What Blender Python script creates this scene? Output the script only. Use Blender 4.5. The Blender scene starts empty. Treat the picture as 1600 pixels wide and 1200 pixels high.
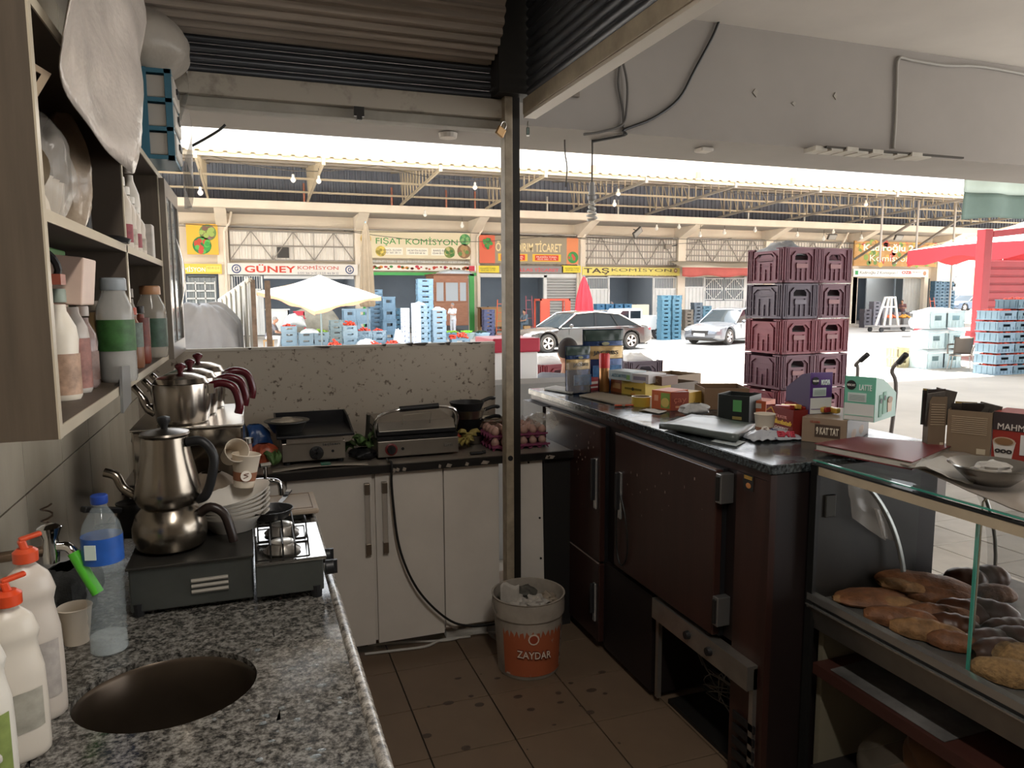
import bpy, math, random
from mathutils import Vector, Matrix, noise
from math import sin, cos, pi, radians, sqrt, atan2, tan
random.seed(7)
SC = bpy.context.scene
COL = SC.collection
# ------------------------------------------------------------------ camera
EYE = Vector((0, 0, 1.6)); FP = 1140.0
PITCH = math.atan(133/FP); YAW = math.atan(410*cos(PITCH)/FP); ROLL = radians(-0.25)
FWD = Vector((sin(YAW)*cos(PITCH), cos(YAW)*cos(PITCH), -sin(PITCH)))
RT0 = Vector((cos(YAW), -sin(YAW), 0)); UP0 = RT0.cross(FWD)
RT = RT0*cos(ROLL) + UP0*sin(ROLL); UPV = UP0*cos(ROLL) - RT0*sin(ROLL)
cd = bpy.data.cameras.new('camera'); cam = bpy.data.objects.new('camera', cd); COL.objects.link(cam)
cd.sensor_width = 36; cd.lens = FP/1600*36; cd.clip_end = 500; cd.clip_start = 0.02
cam.matrix_world = Matrix((( RT.x, UPV.x, -FWD.x, EYE.x), (RT.y, UPV.y, -FWD.y, EYE.y), (RT.z, UPV.z, -FWD.z, EYE.z), (0,0,0,1)))
SC.camera = cam
def at(px, py, x=None, y=None, z=None):
    """where the sight line of a measured photo point meets a real plane of the room"""
    d = FWD + RT*((px-800)/FP) - UPV*((py-600)/FP)
    t = x/d.x if x is not None else (y/d.y if y is not None else (z-EYE.z)/d.z)
    return EYE + d*t
# ------------------------------------------------------------------ light
w = bpy.data.worlds.new('sky'); SC.world = w; w.use_nodes = True
nt = w.node_tree; bg = nt.nodes['Background']
tc = nt.nodes.new('ShaderNodeTexCoord'); sx = nt.nodes.new('ShaderNodeSeparateXYZ'); rp = nt.nodes.new('ShaderNodeValToRGB')
nt.links.new(tc.outputs['Generated'], sx.inputs[0]); nt.links.new(sx.outputs['Z'], rp.inputs[0]); nt.links.new(rp.outputs[0], bg.inputs['Color'])
rp.color_ramp.elements[0].position = 0.0; rp.color_ramp.elements[0].color = (1.0, 0.99, 0.97, 1)
rp.color_ramp.elements[1].position = 0.6; rp.color_ramp.elements[1].color = (0.80, 0.89, 1.0, 1)
bg.inputs['Strength'].default_value = 1.15
sd = bpy.data.lights.new('sun', 'SUN'); sun = bpy.data.objects.new('sun', sd); COL.objects.link(sun)
sd.energy = 8.0; sd.angle = radians(0.8); sd.color = (1.0, 0.95, 0.86)
sun.rotation_euler = Vector((0.2, 1.0, 1.85)).to_track_quat('Z', 'Y').to_euler()   # from beyond the far hall, high
SC.view_settings.view_transform = 'Standard'; SC.view_settings.look = 'None'
SC.view_settings.gamma = 1; SC.view_settings.use_curve_mapping = False
SC.view_settings.exposure = 2.2
SC.cycles.use_denoising = True
SC.cycles.max_bounces = 8; SC.cycles.diffuse_bounces = 5; SC.cycles.glossy_bounces = 4; SC.cycles.transmission_bounces = 6; SC.cycles.transparent_max_bounces = 12
SC.cycles.caustics_reflective = False; SC.cycles.caustics_refractive = False
SC.cycles.sample_clamp_indirect = 6
# ------------------------------------------------------------------ materials
def lin(h):
    if isinstance(h, str):
        h = h.lstrip('#'); c = [int(h[i:i+2], 16)/255 for i in (0, 2, 4)]
    else: c = list(h)
    return tuple((x/12.92 if x <= .04045 else ((x+.055)/1.055)**2.4) for x in c) + (1,)
MATS = {}
def mat(key, col='808080', rough=.6, metal=0, var=0, scale=8, bump=0, trans=0, alpha=1, emit=None, es=1, stretch=None, ior=1.45, spec=.5, col2=None, thr=None, coat=0, detail=4, sheen=0):
    if key in MATS: return MATS[key]
    m = bpy.data.materials.new(key); m.use_nodes = True; MATS[key] = m
    n = m.node_tree.nodes; L = m.node_tree.links; b = n['Principled BSDF']
    c = lin(col); b.inputs['Base Color'].default_value = c
    b.inputs['Roughness'].default_value = rough; b.inputs['Metallic'].default_value = metal
    b.inputs['IOR'].default_value = ior; b.inputs['Specular IOR Level'].default_value = spec
    if trans: b.inputs['Transmission Weight'].default_value = trans
    if alpha < 1: b.inputs['Alpha'].default_value = alpha
    if coat: b.inputs['Coat Weight'].default_value = coat; b.inputs['Coat Roughness'].default_value = .1
    if emit: b.inputs['Emission Color'].default_value = lin(emit); b.inputs['Emission Strength'].default_value = es
    if var or bump or col2:
        t = n.new('ShaderNodeTexCoord'); mp = n.new('ShaderNodeMapping'); nz = n.new('ShaderNodeTexNoise')
        L.new(t.outputs['Object'], mp.inputs[0]); L.new(mp.outputs[0], nz.inputs['Vector'])
        if stretch: mp.inputs['Scale'].default_value = stretch
        nz.inputs['Scale'].default_value = scale; nz.inputs['Detail'].default_value = detail; nz.inputs['Roughness'].default_value = .6
        if var or col2:
            r = n.new('ShaderNodeValToRGB'); L.new(nz.outputs['Fac'], r.inputs[0]); L.new(r.outputs[0], b.inputs['Base Color'])
            lo, hi = thr or (.3, .7)
            r.color_ramp.elements[0].position = lo; r.color_ramp.elements[1].position = hi
            if col2: r.color_ramp.elements[0].color = lin(col2); r.color_ramp.elements[1].color = c
            else:
                r.color_ramp.elements[0].color = tuple(x*(1-var) for x in c[:3])+(1,)
                r.color_ramp.elements[1].color = tuple(min(1, x*(1+var*.6)) for x in c[:3])+(1,)
        if bump:
            bp = n.new('ShaderNodeBump'); bp.inputs['Strength'].default_value = bump; bp.inputs['Distance'].default_value = .01
            L.new(nz.outputs['Fac'], bp.inputs['Height']); L.new(bp.outputs[0], b.inputs['Normal'])
    return m
# ------------------------------------------------------------------ mesh builder
class MB:
    def __init__(s): s.v = []; s.f = []; s.mi = []; s.M = None; s.m = 0
    def add(s, vs, fs):
        o = len(s.v)
        s.v += [tuple(s.M @ Vector(p)) if s.M else tuple(p) for p in vs]
        s.f += [tuple(i+o for i in f) for f in fs]; s.mi += [s.m]*len(fs); return s
    def box(s, x0, x1, y0, y1, z0, z1):
        return s.add([(x0,y0,z0),(x1,y0,z0),(x1,y1,z0),(x0,y1,z0),(x0,y0,z1),(x1,y0,z1),(x1,y1,z1),(x0,y1,z1)],
                     [(0,3,2,1),(4,5,6,7),(0,1,5,4),(1,2,6,5),(2,3,7,6),(3,0,4,7)])
    def bar(s, a, b, w=.05, h=None, up=(0,0,1)):
        a = Vector(a); b = Vector(b); d = (b-a).normalized(); u = Vector(up)
        if abs(d.dot(u)) > .98: u = Vector((1,0,0))
        r = d.cross(u).normalized()*w/2; q = r.cross(d).normalized()*(h or w)/2
        return s.add([a-r-q, a+r-q, a+r+q, a-r+q, b-r-q, b+r-q, b+r+q, b-r+q],
                     [(0,1,2,3),(7,6,5,4),(4,5,1,0),(5,6,2,1),(6,7,3,2),(7,4,0,3)])
    def lathe(s, prof, c=(0,0,0), n=24, sx=1, sy=1, cap=True):
        vs = []; fs = []
        for r, z in prof:
            for i in range(n):
                a = 2*pi*i/n; vs.append((c[0]+r*cos(a)*sx, c[1]+r*sin(a)*sy, c[2]+z))
        for k in range(len(prof)-1):
            for i in range(n):
                j = (i+1) % n; fs.append((k*n+i, k*n+j, (k+1)*n+j, (k+1)*n+i))
        if cap:
            if prof[0][0] > 1e-5: fs.append(tuple(range(n))[::-1])
            if prof[-1][0] > 1e-5: fs.append(tuple((len(prof)-1)*n+i for i in range(n)))
        return s.add(vs, fs)
    def cyl(s, a, b, r0, r1=None, n=12):
        a = Vector(a); b = Vector(b); d = b-a; L = d.length
        q = d.to_track_quat('Z', 'Y').to_matrix().to_4x4(); q.translation = a
        old = s.M; s.M = (old @ q) if old else q
        s.lathe([(r0, 0), (r0 if r1 is None else r1, L)], n=n); s.M = old; return s
    def tube(s, pts, r, n=8, closed=False):
        P = [Vector(p) for p in pts]; N = len(P); vs = []; fs = []
        R = r if hasattr(r, '__len__') else [r]*N; pu = None
        for k in range(N):
            t = (P[(k+1) % N]-P[k-1]) if closed else (P[min(k+1, N-1)]-P[max(k-1, 0)])
            t.normalize()
            if pu is None:
                pu = Vector((0,0,1)) if abs(t.z) < .9 else Vector((1,0,0))
            u = (pu - t*pu.dot(t)); u = u.normalized() if u.length > 1e-6 else t.orthogonal().normalized(); pu = u; w_ = t.cross(u)
            for i in range(n):
                a = 2*pi*i/n; vs.append(P[k] + (u*cos(a)+w_*sin(a))*R[k])
        for k in range(N if closed else N-1):
            for i in range(n):
                j = (i+1) % n; k2 = (k+1) % N; fs.append((k*n+i, k*n+j, k2*n+j, k2*n+i))
        if not closed: fs += [tuple(range(n))[::-1], tuple((N-1)*n+i for i in range(n))]
        return s.add(vs, fs)
    def prism(s, poly, a, b, axis='y'):
        """poly in the plane across the axis; x: (y,z)  y: (x,z)  z: (x,y)"""
        n = len(poly)
        g = {'x': lambda p, t: (t, p[0], p[1]), 'y': lambda p, t: (p[0], t, p[1]), 'z': lambda p, t: (p[0], p[1], t)}[axis]
        fs = [tuple(range(n))[::-1], tuple(range(n, 2*n))] + [(i, (i+1) % n, (i+1) % n+n, i+n) for i in range(n)]
        return s.add([g(p, a) for p in poly]+[g(p, b) for p in poly], fs)
    def grid(s, nu, nv, fn, close=False):
        vs = [fn(i/(nu-1), j/(nv-1)) for j in range(nv) for i in range(nu)]
        return s.add(vs, [(j*nu+i, j*nu+i+1, (j+1)*nu+i+1, (j+1)*nu+i) for j in range(nv-1) for i in range(nu-1)])
    def ball(s, c, r, n=14, m=9, wob=0, seed=0):
        if not hasattr(r, '__len__'): r = (r, r, r)
        vs = []; fs = []
        for j in range(m+1):
            t = pi*j/m
            for i in range(n):
                a = 2*pi*i/n; d = Vector((sin(t)*cos(a), sin(t)*sin(a), -cos(t)))
                k = 1+wob*noise.noise(d*2.2+Vector((seed*3.1, seed, 0))) if wob else 1
                vs.append((c[0]+d.x*r[0]*k, c[1]+d.y*r[1]*k, c[2]+d.z*r[2]*k))
        for j in range(m):
            for i in range(n):
                fs.append((j*n+i, j*n+(i+1) % n, (j+1)*n+(i+1) % n, (j+1)*n+i))
        return s.add(vs, fs)
    def build(s, name, mats, parent=None, smooth=0, bevel=0, loc=None, rz=0, thick=0, sub=0):
        me = bpy.data.meshes.new(name); me.from_pydata(s.v, [], s.f)
        if not hasattr(mats, '__len__'): mats = [mats]
        for m in mats: me.materials.append(m)
        if len(mats) > 1: me.polygons.foreach_set('material_index', s.mi)
        if smooth: me.shade_smooth(); me.set_sharp_from_angle(angle=radians(smooth if smooth > 1 else 40))
        me.update()
        o = bpy.data.objects.new(name, me); COL.objects.link(o)
        if parent: o.parent = parent
        if loc is not None: o.location = loc
        if rz: o.rotation_euler = (0, 0, rz)
        if thick: q = o.modifiers.new('t', 'SOLIDIFY'); q.thickness = thick
        if sub: q = o.modifiers.new('s', 'SUBSURF'); q.levels = sub; q.render_levels = sub
        if bevel: q = o.modifiers.new('b', 'BEVEL'); q.width = bevel; q.segments = 2; q.limit_method = 'ANGLE'; q.angle_limit = radians(50)
        return o
def B(*a): return MB().box(*a)
def tag(o, label=None, cat=None, group=None, kind=None):
    if label: o['label'] = label
    if cat: o['category'] = cat
    if group: o['group'] = group
    if kind: o['kind'] = kind
    return o
def thing(name, label, cat, loc=(0,0,0), rz=0, group=None):
    o = bpy.data.objects.new(name, None); COL.objects.link(o); o.location = loc; o.rotation_euler = (0, 0, rz)
    o.empty_display_size = .05
    return tag(o, label, cat, group)
def struct(o): o['kind'] = 'structure'; return o
KIDS = {}
def copy_tree(o, loc=None, rz=None, label=None, parent=None, group=None):
    c = o.copy(); COL.objects.link(c)
    if parent: c.parent = parent
    if loc is not None: c.location = loc
    if rz is not None: c.rotation_euler = (0, 0, rz)
    if label: c['label'] = label
    if group: c['group'] = group
    if o.name not in KIDS: KIDS[o.name] = [x for x in COL.objects if x.parent == o]
    for ch in KIDS[o.name]: copy_tree(ch, parent=c)
    return c
def Rz(a): return Matrix.Rotation(a, 4, 'Z')
def Rx(a): return Matrix.Rotation(a, 4, 'X')
def Ry(a): return Matrix.Rotation(a, 4, 'Y')
def T(x, y=0, z=0): return Matrix.Translation((x, y, z) if not hasattr(x, '__len__') else x)
FACE = {'front': Rx(pi/2), 'left': Rz(-pi/2) @ Rx(pi/2), 'right': Rz(pi/2) @ Rx(pi/2), 'top': Matrix.Identity(4), 'back': Rz(pi) @ Rx(pi/2)}
# 'front' reads from -y, 'left' reads from -x, 'right' reads from +x
def text(s, w, h, m, parent, M, name='lettering', depth=.002, bold=0, shear=0, label=None):
    """flat lettering centred on M's origin in M's xy plane, fitted to w x h"""
    cu = bpy.data.curves.new(name, 'FONT'); cu.body = s; cu.extrude = depth; cu.offset = bold; cu.shear = shear; cu.resolution_u = 3
    cu.align_x = 'CENTER'
    o = bpy.data.objects.new(name, cu); COL.objects.link(o)
    dg = bpy.context.evaluated_depsgraph_get(); me = bpy.data.meshes.new_from_object(o.evaluated_get(dg))
    bpy.data.objects.remove(o); bpy.data.curves.remove(cu)
    vs = [v.co.copy() for v in me.vertices]
    x0 = min(v.x for v in vs); x1 = max(v.x for v in vs); y0 = min(v.y for v in vs); y1 = max(v.y for v in vs)
    for v in me.vertices:
        v.co = M @ Vector(((v.co.x-(x0+x1)/2)*w/(x1-x0), (v.co.y-(y0+y1)/2)*h/(y1-y0), v.co.z))
    me.materials.clear(); me.materials.append(m); me.name = name
    r = bpy.data.objects.new(name, me); COL.objects.link(r); r.parent = parent
    if label: r['label'] = label
    return r
def panel(name, w, h, m, parent, M, t=.0015):
    mb = MB(); mb.M = M; mb.box(-w/2, w/2, -h/2, h/2, 0, t); return mb.build(name, m, parent)
def disc(name, r, m, parent, M, t=.0015, n=20, sy=1):
    mb = MB(); mb.M = M; mb.lathe([(r, 0), (r, t)], n=n, sy=sy); return mb.build(name, m, parent)
def clus(pts, r, sub=2):   # pts helper for curves: smooth catmull
    P = [Vector(p) for p in pts]; out = []
    for i in range(len(P)-1):
        p0 = P[max(i-1, 0)]; p1 = P[i]; p2 = P[i+1]; p3 = P[min(i+2, len(P)-1)]
        for k in range(r):
            t = k/r; out.append(.5*((2*p1)+(-p0+p2)*t+(2*p0-5*p1+4*p2-p3)*t*t+(-p0+3*p1-3*p2+p3)*t**3))
    return out+[P[-1]]
# common materials
white_paint = mat('white_paint', 'c9c4ba', .7, var=.12, scale=3)
dirty_white = mat('dirty_white', 'b5ada2', .8, var=.22, scale=5, bump=.2)
concrete = mat('concrete', 'b9b0a4', .9, var=.15, scale=2, bump=.3)
steel = mat('brushed_steel', 'b9b4ac', .28, 1, var=.12, scale=6)
chrome = mat('chrome', 'd8d8d8', .08, 1)
black = mat('black_plastic', '18181a', .45)
dark_metal = mat('dark_metal', '2a2826', .5, .6)
# ================================================================== GROUND AND NEAR STRUCTURE
asph = mat('street_asphalt', 'bdb7ae', .9, var=.14, scale=.6, bump=.2, detail=8)
struct(MB().box(-60, 130, 5.2, 42, -.55, -.35).build('ground', asph))
struct(MB().box(-60, 130, 42, 75, -.55, -.3).build('ground', mat('shop_floor', '6b6660', .9, var=.15, scale=1)))
struct(MB().box(48, 130, 42, 130, -.55, -.34).build('ground', asph))
# paved kerb outside the kiosk, real slabs
kerb = struct(MB().box(-6, 9, 3.72, 5.2, -.55, -.13).build('pavement', mat('pavement_bed', '9b958c', .95)))
kerb2 = struct(MB().box(2.35, 9, -3, 3.72, -.55, -.13).build('pavement', mat('pavement_bed')))
slab_m = mat('pavement_slab', 'c4beb4', .85, var=.12, scale=4, bump=.15)
sl = B(.004, .396, .004, .396, 0, .03); slo = sl.build('slab', slab_m, kerb2, bevel=.004)
first = True
for i in range(16):
    for j in range(13):
        x = 2.37+i*.4; y = .0+j*.4
        o = slo if first else slo.copy()
        if not first: COL.objects.link(o)
        first = False; o.location = (x, y, -.13)
        o.rotation_euler = (random.uniform(-.004, .004), random.uniform(-.004, .004), 0)
# kiosk floor: grout bed + individual tiles
floor = struct(MB().box(-.6, 2.35, -3, 3.72, -.16, -.008).build('floor', mat('grout', '2e2620', .95)))
tile_m = mat('floor_tile', '6d5b4a', .38, var=.16, scale=3, bump=.04)
tile_me = B(.0025, .3175, .0025, .3175, -.008, 0).build('tile', tile_m, floor, bevel=.0015)
first = True
for i in range(-4, 6):
    for j in range(-5, 5):
        x = .53+.32*i; y = 2.35+.32*j
        if x > 2.05 or x < -.6: continue
        o = tile_me if first else tile_me.copy()
        if not first: COL.objects.link(o)
        first = False; o.location = (x, y, random.uniform(-.0006, .0004))
# footprints / drips on the tiles
dr = MB()
for k in range(24):
    c = at(random.choice([760, 850, 900, 730, 880]) + random.gauss(0, 45), random.uniform(1050, 1180), z=0)
    if -.1 < c.x < 1.38 and c.y < 3: dr.lathe([(random.uniform(.004, .016), 0), (.002, .0012)], (c.x, c.y, .0004), n=9, sx=random.uniform(.7, 1.6))
tag(dr.build('floor_stains', mat('drip', '44372e', .5)), 'dark dried drips and footprints on the brown floor tiles', 'stains', kind='stuff')
# left wall, tiled
wl = struct(MB().box(-.62, -.509, -3, 3.8, -.1, 3.3).build('wall_left', mat('wall_grout', '8d8478', .9)))
wt_m = mat('wall_tile', 'bdb3a2', .16, var=.10, scale=2.2, stretch=(1, 4, 1.2), bump=.02)
wt = B(-.509, -.5, .002, .348, .002, .328).build('wall_tile', wt_m, wl, bevel=.0012)
first = True
for i in range(-3, 5):
    for j in range(-1, 5):
        o = wt if first else wt.copy()
        if not first: COL.objects.link(o)
        first = False; o.location = (random.uniform(0, .0012), 2.26+.35*i, .83+.33*j)
# back sheet panel standing behind the back counter
rust = mat('speckled_sheet', 'a79c8e', .7, col2='5f5348', scale=42, thr=(.30, .40), detail=3)
bp_ = struct(MB().box(-.5, 1.225, 3.7, 3.73, .05, 1.366).build('wall_back', rust))
m = MB(); m.box(-.5, 1.225, 3.694, 3.736, 1.362, 1.374); m.build('trim_strip', mat('panel_rim', 'b8b0a4', .5), bp_)
m = MB()
for px, L, a in ((655, 30, .15), (690, 14, 0), (735, 10, -.1), (600, 8, .1), (700, 9, .2), (505, 26, -.12), (640, 12, .25), (745, 16, 0), (390, 6, 0)):
    c = at(px, 545, y=3.69); q = L*.0033
    m.prism([(c.x-q/2, 1.373), (c.x+q/2, 1.3735+a*.02), (c.x+q*.3, 1.366-abs(a)*.02), (c.x-q*.1, 1.3655)], 3.688, 3.738)
m.build('chip', mat('chipped_edge', '3c352e', .8), bp_)
# post where the two shutters meet
post = thing('shutter_post', 'tall dirty cream steel post between the two shutter openings', 'post', (1.062, 3.05, 0))
postm = mat('post_paint', '9a8d7a', .6, var=.3, scale=14, bump=.2)
MB().box(0, .036, 0, .06, 0, 2.46).build('upright', postm, post, bevel=.003)
MB().box(.036, .072, .012, .05, 0, 2.46).build('guide_channel', mat('channel_dark', '2b2825', .5, .5), post)
m = MB().cyl((.018, -.004, .885), (.018, .006, .885), .012, .012); m.build('bolt', black, post)
# back lintel, slatted shutter and its roll
SLAT_L = mat('shutter_slat_upper', 'b0a498', .55, .3, var=.25, scale=5, stretch=(.4, 1, 8))
SLAT_D = mat('shutter_slat_lower', '5b5d62', .42, .7, var=.2, scale=5, stretch=(.4, 1, 8))
sb = thing('rolling_shutter', 'dark corrugated rolled shutter over the opening behind the back counter', 'shutter', (0, 0, 0))
def slat_strip(x0, x1, y, z0, z1, n, name='slat', matr=SLAT_D, parent=None, axis='x'):
    h = (z1-z0)/n
    for k in range(n):
        z = z0+k*h; prof = []
        for q in range(7):
            t = q/6; prof.append((-.011*sin(pi*t)-.001, z+h*t*.94))
        prof += [(.004, z+h*.94), (.004, z)]
        mb = MB()
        if axis == 'x': mb.prism([(y+p[0], p[1]) for p in prof], x0, x1, 'x')
        else: mb.prism([(y+p[0], p[1]) for p in prof], x0, x1, 'y')
        mb.build(name, matr, parent, smooth=50)
slat_strip(-.495, 1.055, 3.12, 2.455, 2.68, 6, parent=sb)
# the drum of rolled slats in front and above
dz = 2.80; dy = 3.08; R = .20
prof = []
for k in range(30):
    a0 = radians(180+k*12)
    for q in range(5):
        a = a0+radians(q*2.4); rr = R*(1+.11*sin(pi*(q+.3)/5)-.05); prof.append((dy+rr*cos(a), dz+rr*sin(a)))
DR = MB().prism(prof, -.495, 1.01, 'x').build('drum_slats', SLAT_L, sb, smooth=30)
ln = thing('lintel', 'chipped cream painted steel lintel under the back shutter', 'lintel')
lm = mat('lintel_paint', 'aba295', .7, col2='6e655b', scale=7, thr=(.28, .45), bump=.3)
MB().box(-.6, 1.09, 3.09, 3.16, 2.375, 2.455).build('upper_flange', lm, ln, bevel=.004)
MB().box(-.6, 1.09, 3.12, 3.2, 2.335, 2.375).build('lower_flange', mat('lintel_grey', '9a948a', .7, var=.2, scale=6), ln, bevel=.004)
m = MB(); c = at(725, 0, y=3.09); m.box(.43, .47, 3.075, 3.09, 2.335, 2.372); m.box(.44, .46, 3.07, 3.09, 2.32, 2.345); m.build('catch', dark_metal, ln)
# side shutter above the cold counter side
ss = thing('rolling_shutter', 'dark slatted side shutter with cream bottom rail over the serving counter', 'shutter')
slat_strip(-.6, 2.995, 1.15, 2.45, 3.0, 14, parent=ss, axis='y')
for o in []: pass
MB().box(1.14, 1.165, -.6, 3.04, 2.385, 2.45).build('bottom_rail', mat('rail_cream', 'a79a86', .55, var=.25, scale=9), ss, bevel=.003)
MB().box(1.145, 1.2, -.6, 3.04, 2.372, 2.386).build('rail_lip', mat('rail_light', 'c8beb0', .5), ss)
MB().box(1.02, 1.2, 3.0, 3.13, 2.46, 3.1).build('end_plate', mat('dark_box', '26231f', .7), ss)
# ceiling of the kiosk and outside soffit
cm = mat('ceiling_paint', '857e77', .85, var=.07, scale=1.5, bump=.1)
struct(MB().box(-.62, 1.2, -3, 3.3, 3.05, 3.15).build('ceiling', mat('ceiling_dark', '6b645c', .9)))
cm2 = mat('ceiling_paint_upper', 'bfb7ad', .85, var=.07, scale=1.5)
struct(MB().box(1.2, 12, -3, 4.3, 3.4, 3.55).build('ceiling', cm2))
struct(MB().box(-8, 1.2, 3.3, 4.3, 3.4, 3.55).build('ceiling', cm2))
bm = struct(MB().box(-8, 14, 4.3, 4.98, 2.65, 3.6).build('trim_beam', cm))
# plaster scars, stubs on the beam
m = MB()
for px, py, w_, h_ in ((805, 148, 14, 10), (1305, 150, 9, 14), (1180, 145, 12, 16), (1240, 162, 10, 8)):
    c = at(px, py, y=4.295); q = .0035
    m.prism([(c.x-w_*q/2, c.z), (c.x, c.z+h_*q/2), (c.x+w_*q/2, c.z+.01), (c.x+w_*q*.2, c.z-h_*q/2)], 4.292, 4.3)
m.build('plaster_scar', mat('scar', '8d867c', .9), bm)
m = MB(); c = at(1320, 237, z=2.65)
for k in range(9):
    m.box(c.x-.35+k*.12, c.x-.25+k*.12, c.y-.1-.02*k % .05, c.y+.02, 2.63-random.random()*.01, 2.652)
m.build('plaster_patch', mat('scar2', 'a39c90', .9, var=.2), bm)
c = at(1410, 238, z=2.65); m = MB(); m.box(c.x-.7, c.x+.6, c.y-.01, c.y+.012, 2.638, 2.651); m.build('crack_strip', mat('crack', '3f3a34', .9), bm)
c = at(700, 207, z=2.65); m = MB().lathe([(.055, 0), (.06, .03), (.045, .035)], (c.x, c.y, 2.615), n=16)
tag(m.build('junction_box', dirty_white), 'round plaster junction box under the concrete beam by the post', 'junction box')
c = at(1100, 231, z=2.65); m = MB().box(c.x-.05, c.x+.05, c.y-.05, c.y+.05, 2.62, 2.65)
tag(m.build('junction_box', dirty_white, bevel=.01), 'small square box under the concrete beam right of the lamp', 'junction box')
# roof of our own hall, out over the street, and the hall behind us
nr = struct(MB().box(-50, 60, 5.5, 17, 7.2, 7.3).build('ceiling', mat('near_roof', '8f8b86', .8)))
nw = struct(MB().box(-50, 14, 4.98, 5.1, 3.6, 7.2).build('wall_outside', concrete))
struct(MB().box(14, 60, 5.0, 5.3, 3.6, 7.2).build('wall_outside', concrete))
struct(MB().box(-.62, 6, -3.1, -3, -.1, 3.4).build('wall_behind', mat('rear_wall', '8f877c', .9)))
struct(MB().box(-8, -.62, 3.72, 3.85, -.13, 3.4).build('wall_neighbour', mat('rear_wall', '8f877c', .9)))
# ================================================================== THE MARKET HALL ACROSS THE STREET
FY = 42.0
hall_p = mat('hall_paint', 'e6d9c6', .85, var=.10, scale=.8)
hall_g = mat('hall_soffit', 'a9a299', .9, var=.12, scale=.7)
sheet_w = mat('sheet_offwhite', 'e9e1d5', .6, var=.06, scale=1)
sheet_d = mat('roof_sheet_blue', '7b808b', .6, .2, var=.12, scale=1)
tan_m = mat('roof_underside', '9a8768', .9, var=.25, scale=3, stretch=(1, 3, 1))
bar_m = mat('hall_steel', 'b5a78f', .6, .2)
bar_d = mat('hall_bar_dark', '948c82', .6, .2)
hall = thing('market_hall', 'long cream wholesale market hall with deep truss canopy across the street', 'building', (0, 0, 0))
COLX = [-15.5, -8.2, -1.2, 5.97, 12.7, 19.6, 26.85, 33.8, 41.4, 49.6]
def hp(name, mb, m, **k): return mb.build(name, m, hall, **k)
for x in COLX:
    m = MB().box(x-.28, x+.28, 41.9, 42.5, -.33, 5.5)
    m.prism([(41.9, 5.45), (42.5, 5.45), (42.5, 6.2), (39.9, 6.2)], x-.28, x+.28, 'x')
    hp('column', m, hall_p)
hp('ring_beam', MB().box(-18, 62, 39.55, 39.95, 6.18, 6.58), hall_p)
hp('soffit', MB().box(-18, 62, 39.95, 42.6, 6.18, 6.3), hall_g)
hp('upper_wall', MB().box(-18, 50.2, 42.45, 42.6, 3.0, 6.2), mat('upper_wall', 'e0d2bd', .9, var=.06, scale=.5))
hp('ledge', MB().box(-18, 50, 41.95, 42.4, 5.44, 5.52), hall_g)
# roof sheet with ribs, fascia, dark sheeted wall above the beam
def ribbed(x0, x1, p0, p1, pitch, h, thick=.03):
    """ribs run from p0 to p1 in the yz plane"""
    m = MB(); n = int((x1-x0)/pitch); d = Vector((0, p1[0]-p0[0], p1[1]-p0[1])); nr_ = Vector((0, -d.z, d.y)).normalized()*h
    vs = []
    for i in range(n+1):
        for t, u in ((0, 0), (.5, 0), (.62, 1), (.88, 1)):
            x = x0+(i+t)*pitch; o = nr_*u
            vs += [(x, p0[0]+o.y, p0[1]+o.z), (x, p1[0]+o.y, p1[1]+o.z)]
    m.add(vs, [(2*i, 2*i+2, 2*i+3, 2*i+1) for i in range(len(vs)//2-1)])
    return m
hp('roof_sheet', ribbed(-18, 62, (30.9, 7.26), (42.6, 8.85), .5, .07), tan_m, thick=.04)
hp('clad_wall', ribbed(-18, 62, (42.3, 6.3), (42.3, 8.8), .3, .06), sheet_d, thick=.03)
hp('fascia', MB().box(-18, 62, 30.95, 31.02, 7.1, 7.26), bar_m)
for i, x in enumerate([-11.6, -6.6, -1.7, 3.05, 7.88, 12.7, 17.8, 22.8, 28.0, 33.2, 38.2, 43.2, 48.2]):
    tr = MB(); y0, z0, y1, z1 = 31.0, 7.08, 39.8, 6.62; yt, zt = 42.2, 8.72
    tr.bar((x, y0, z0), (x, y1, z1), .09, .12); tr.bar((x, y0, 7.2), (x, yt, zt), .09, .12)
    tr.box(x-.07, x+.07, 30.9, 31.05, 6.98, 7.25)
    T_ = tr.build('truss', bar_m if i < 6 else mat('hall_steel_grey', '938c82', .6, .2), hall)
    st = MB()
    for k in range(1, 13):
        t = k/13; y = y0+t*(y1-y0); zb = z0+t*(z1-z0); za = 7.2+(y-31)*(zt-7.2)/(yt-31)
        st.bar((x, y, zb), (x, y, za), .05)
        t2 = (k+.9)/13
        if k > 5: y2 = y0+t2*(y1-y0); st.bar((x, y, zb), (x, min(y2, 41), 7.2+(y2-31)*(zt-7.2)/(yt-31)), .035)
    tag(st.build('strut', bar_m, T_), kind='stuff')
for y, z in ((35.6, 7.12), (38.7, 6.95)):
    m = MB(); m.bar((-18, y, z), (60, y, z), .09); hp('tie_pipe', m, bar_m)
for y in (34.5, 38.5): hp('purlin', MB().box(-18, 60, y-.05, y+.05, 7.1+(y-31)*.136, 7.2+(y-31)*.136), bar_d)
for px in (475, 612, 697, 742): c = at(px, 300, y=39.5); hp('standpipe', MB().cyl((c.x, 39.5, 6.58), (c.x, 39.5, 7.5), .05), mat('red_pipe', 'b0705a', .6))
for px in (855, 966, 1170, 1258, 1351, 1430): c = at(px, 320, y=39.5); hp('standpipe', MB().cyl((c.x, 39.5, 6.58), (c.x, 39.5, 7.4), .05), white_paint)
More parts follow.
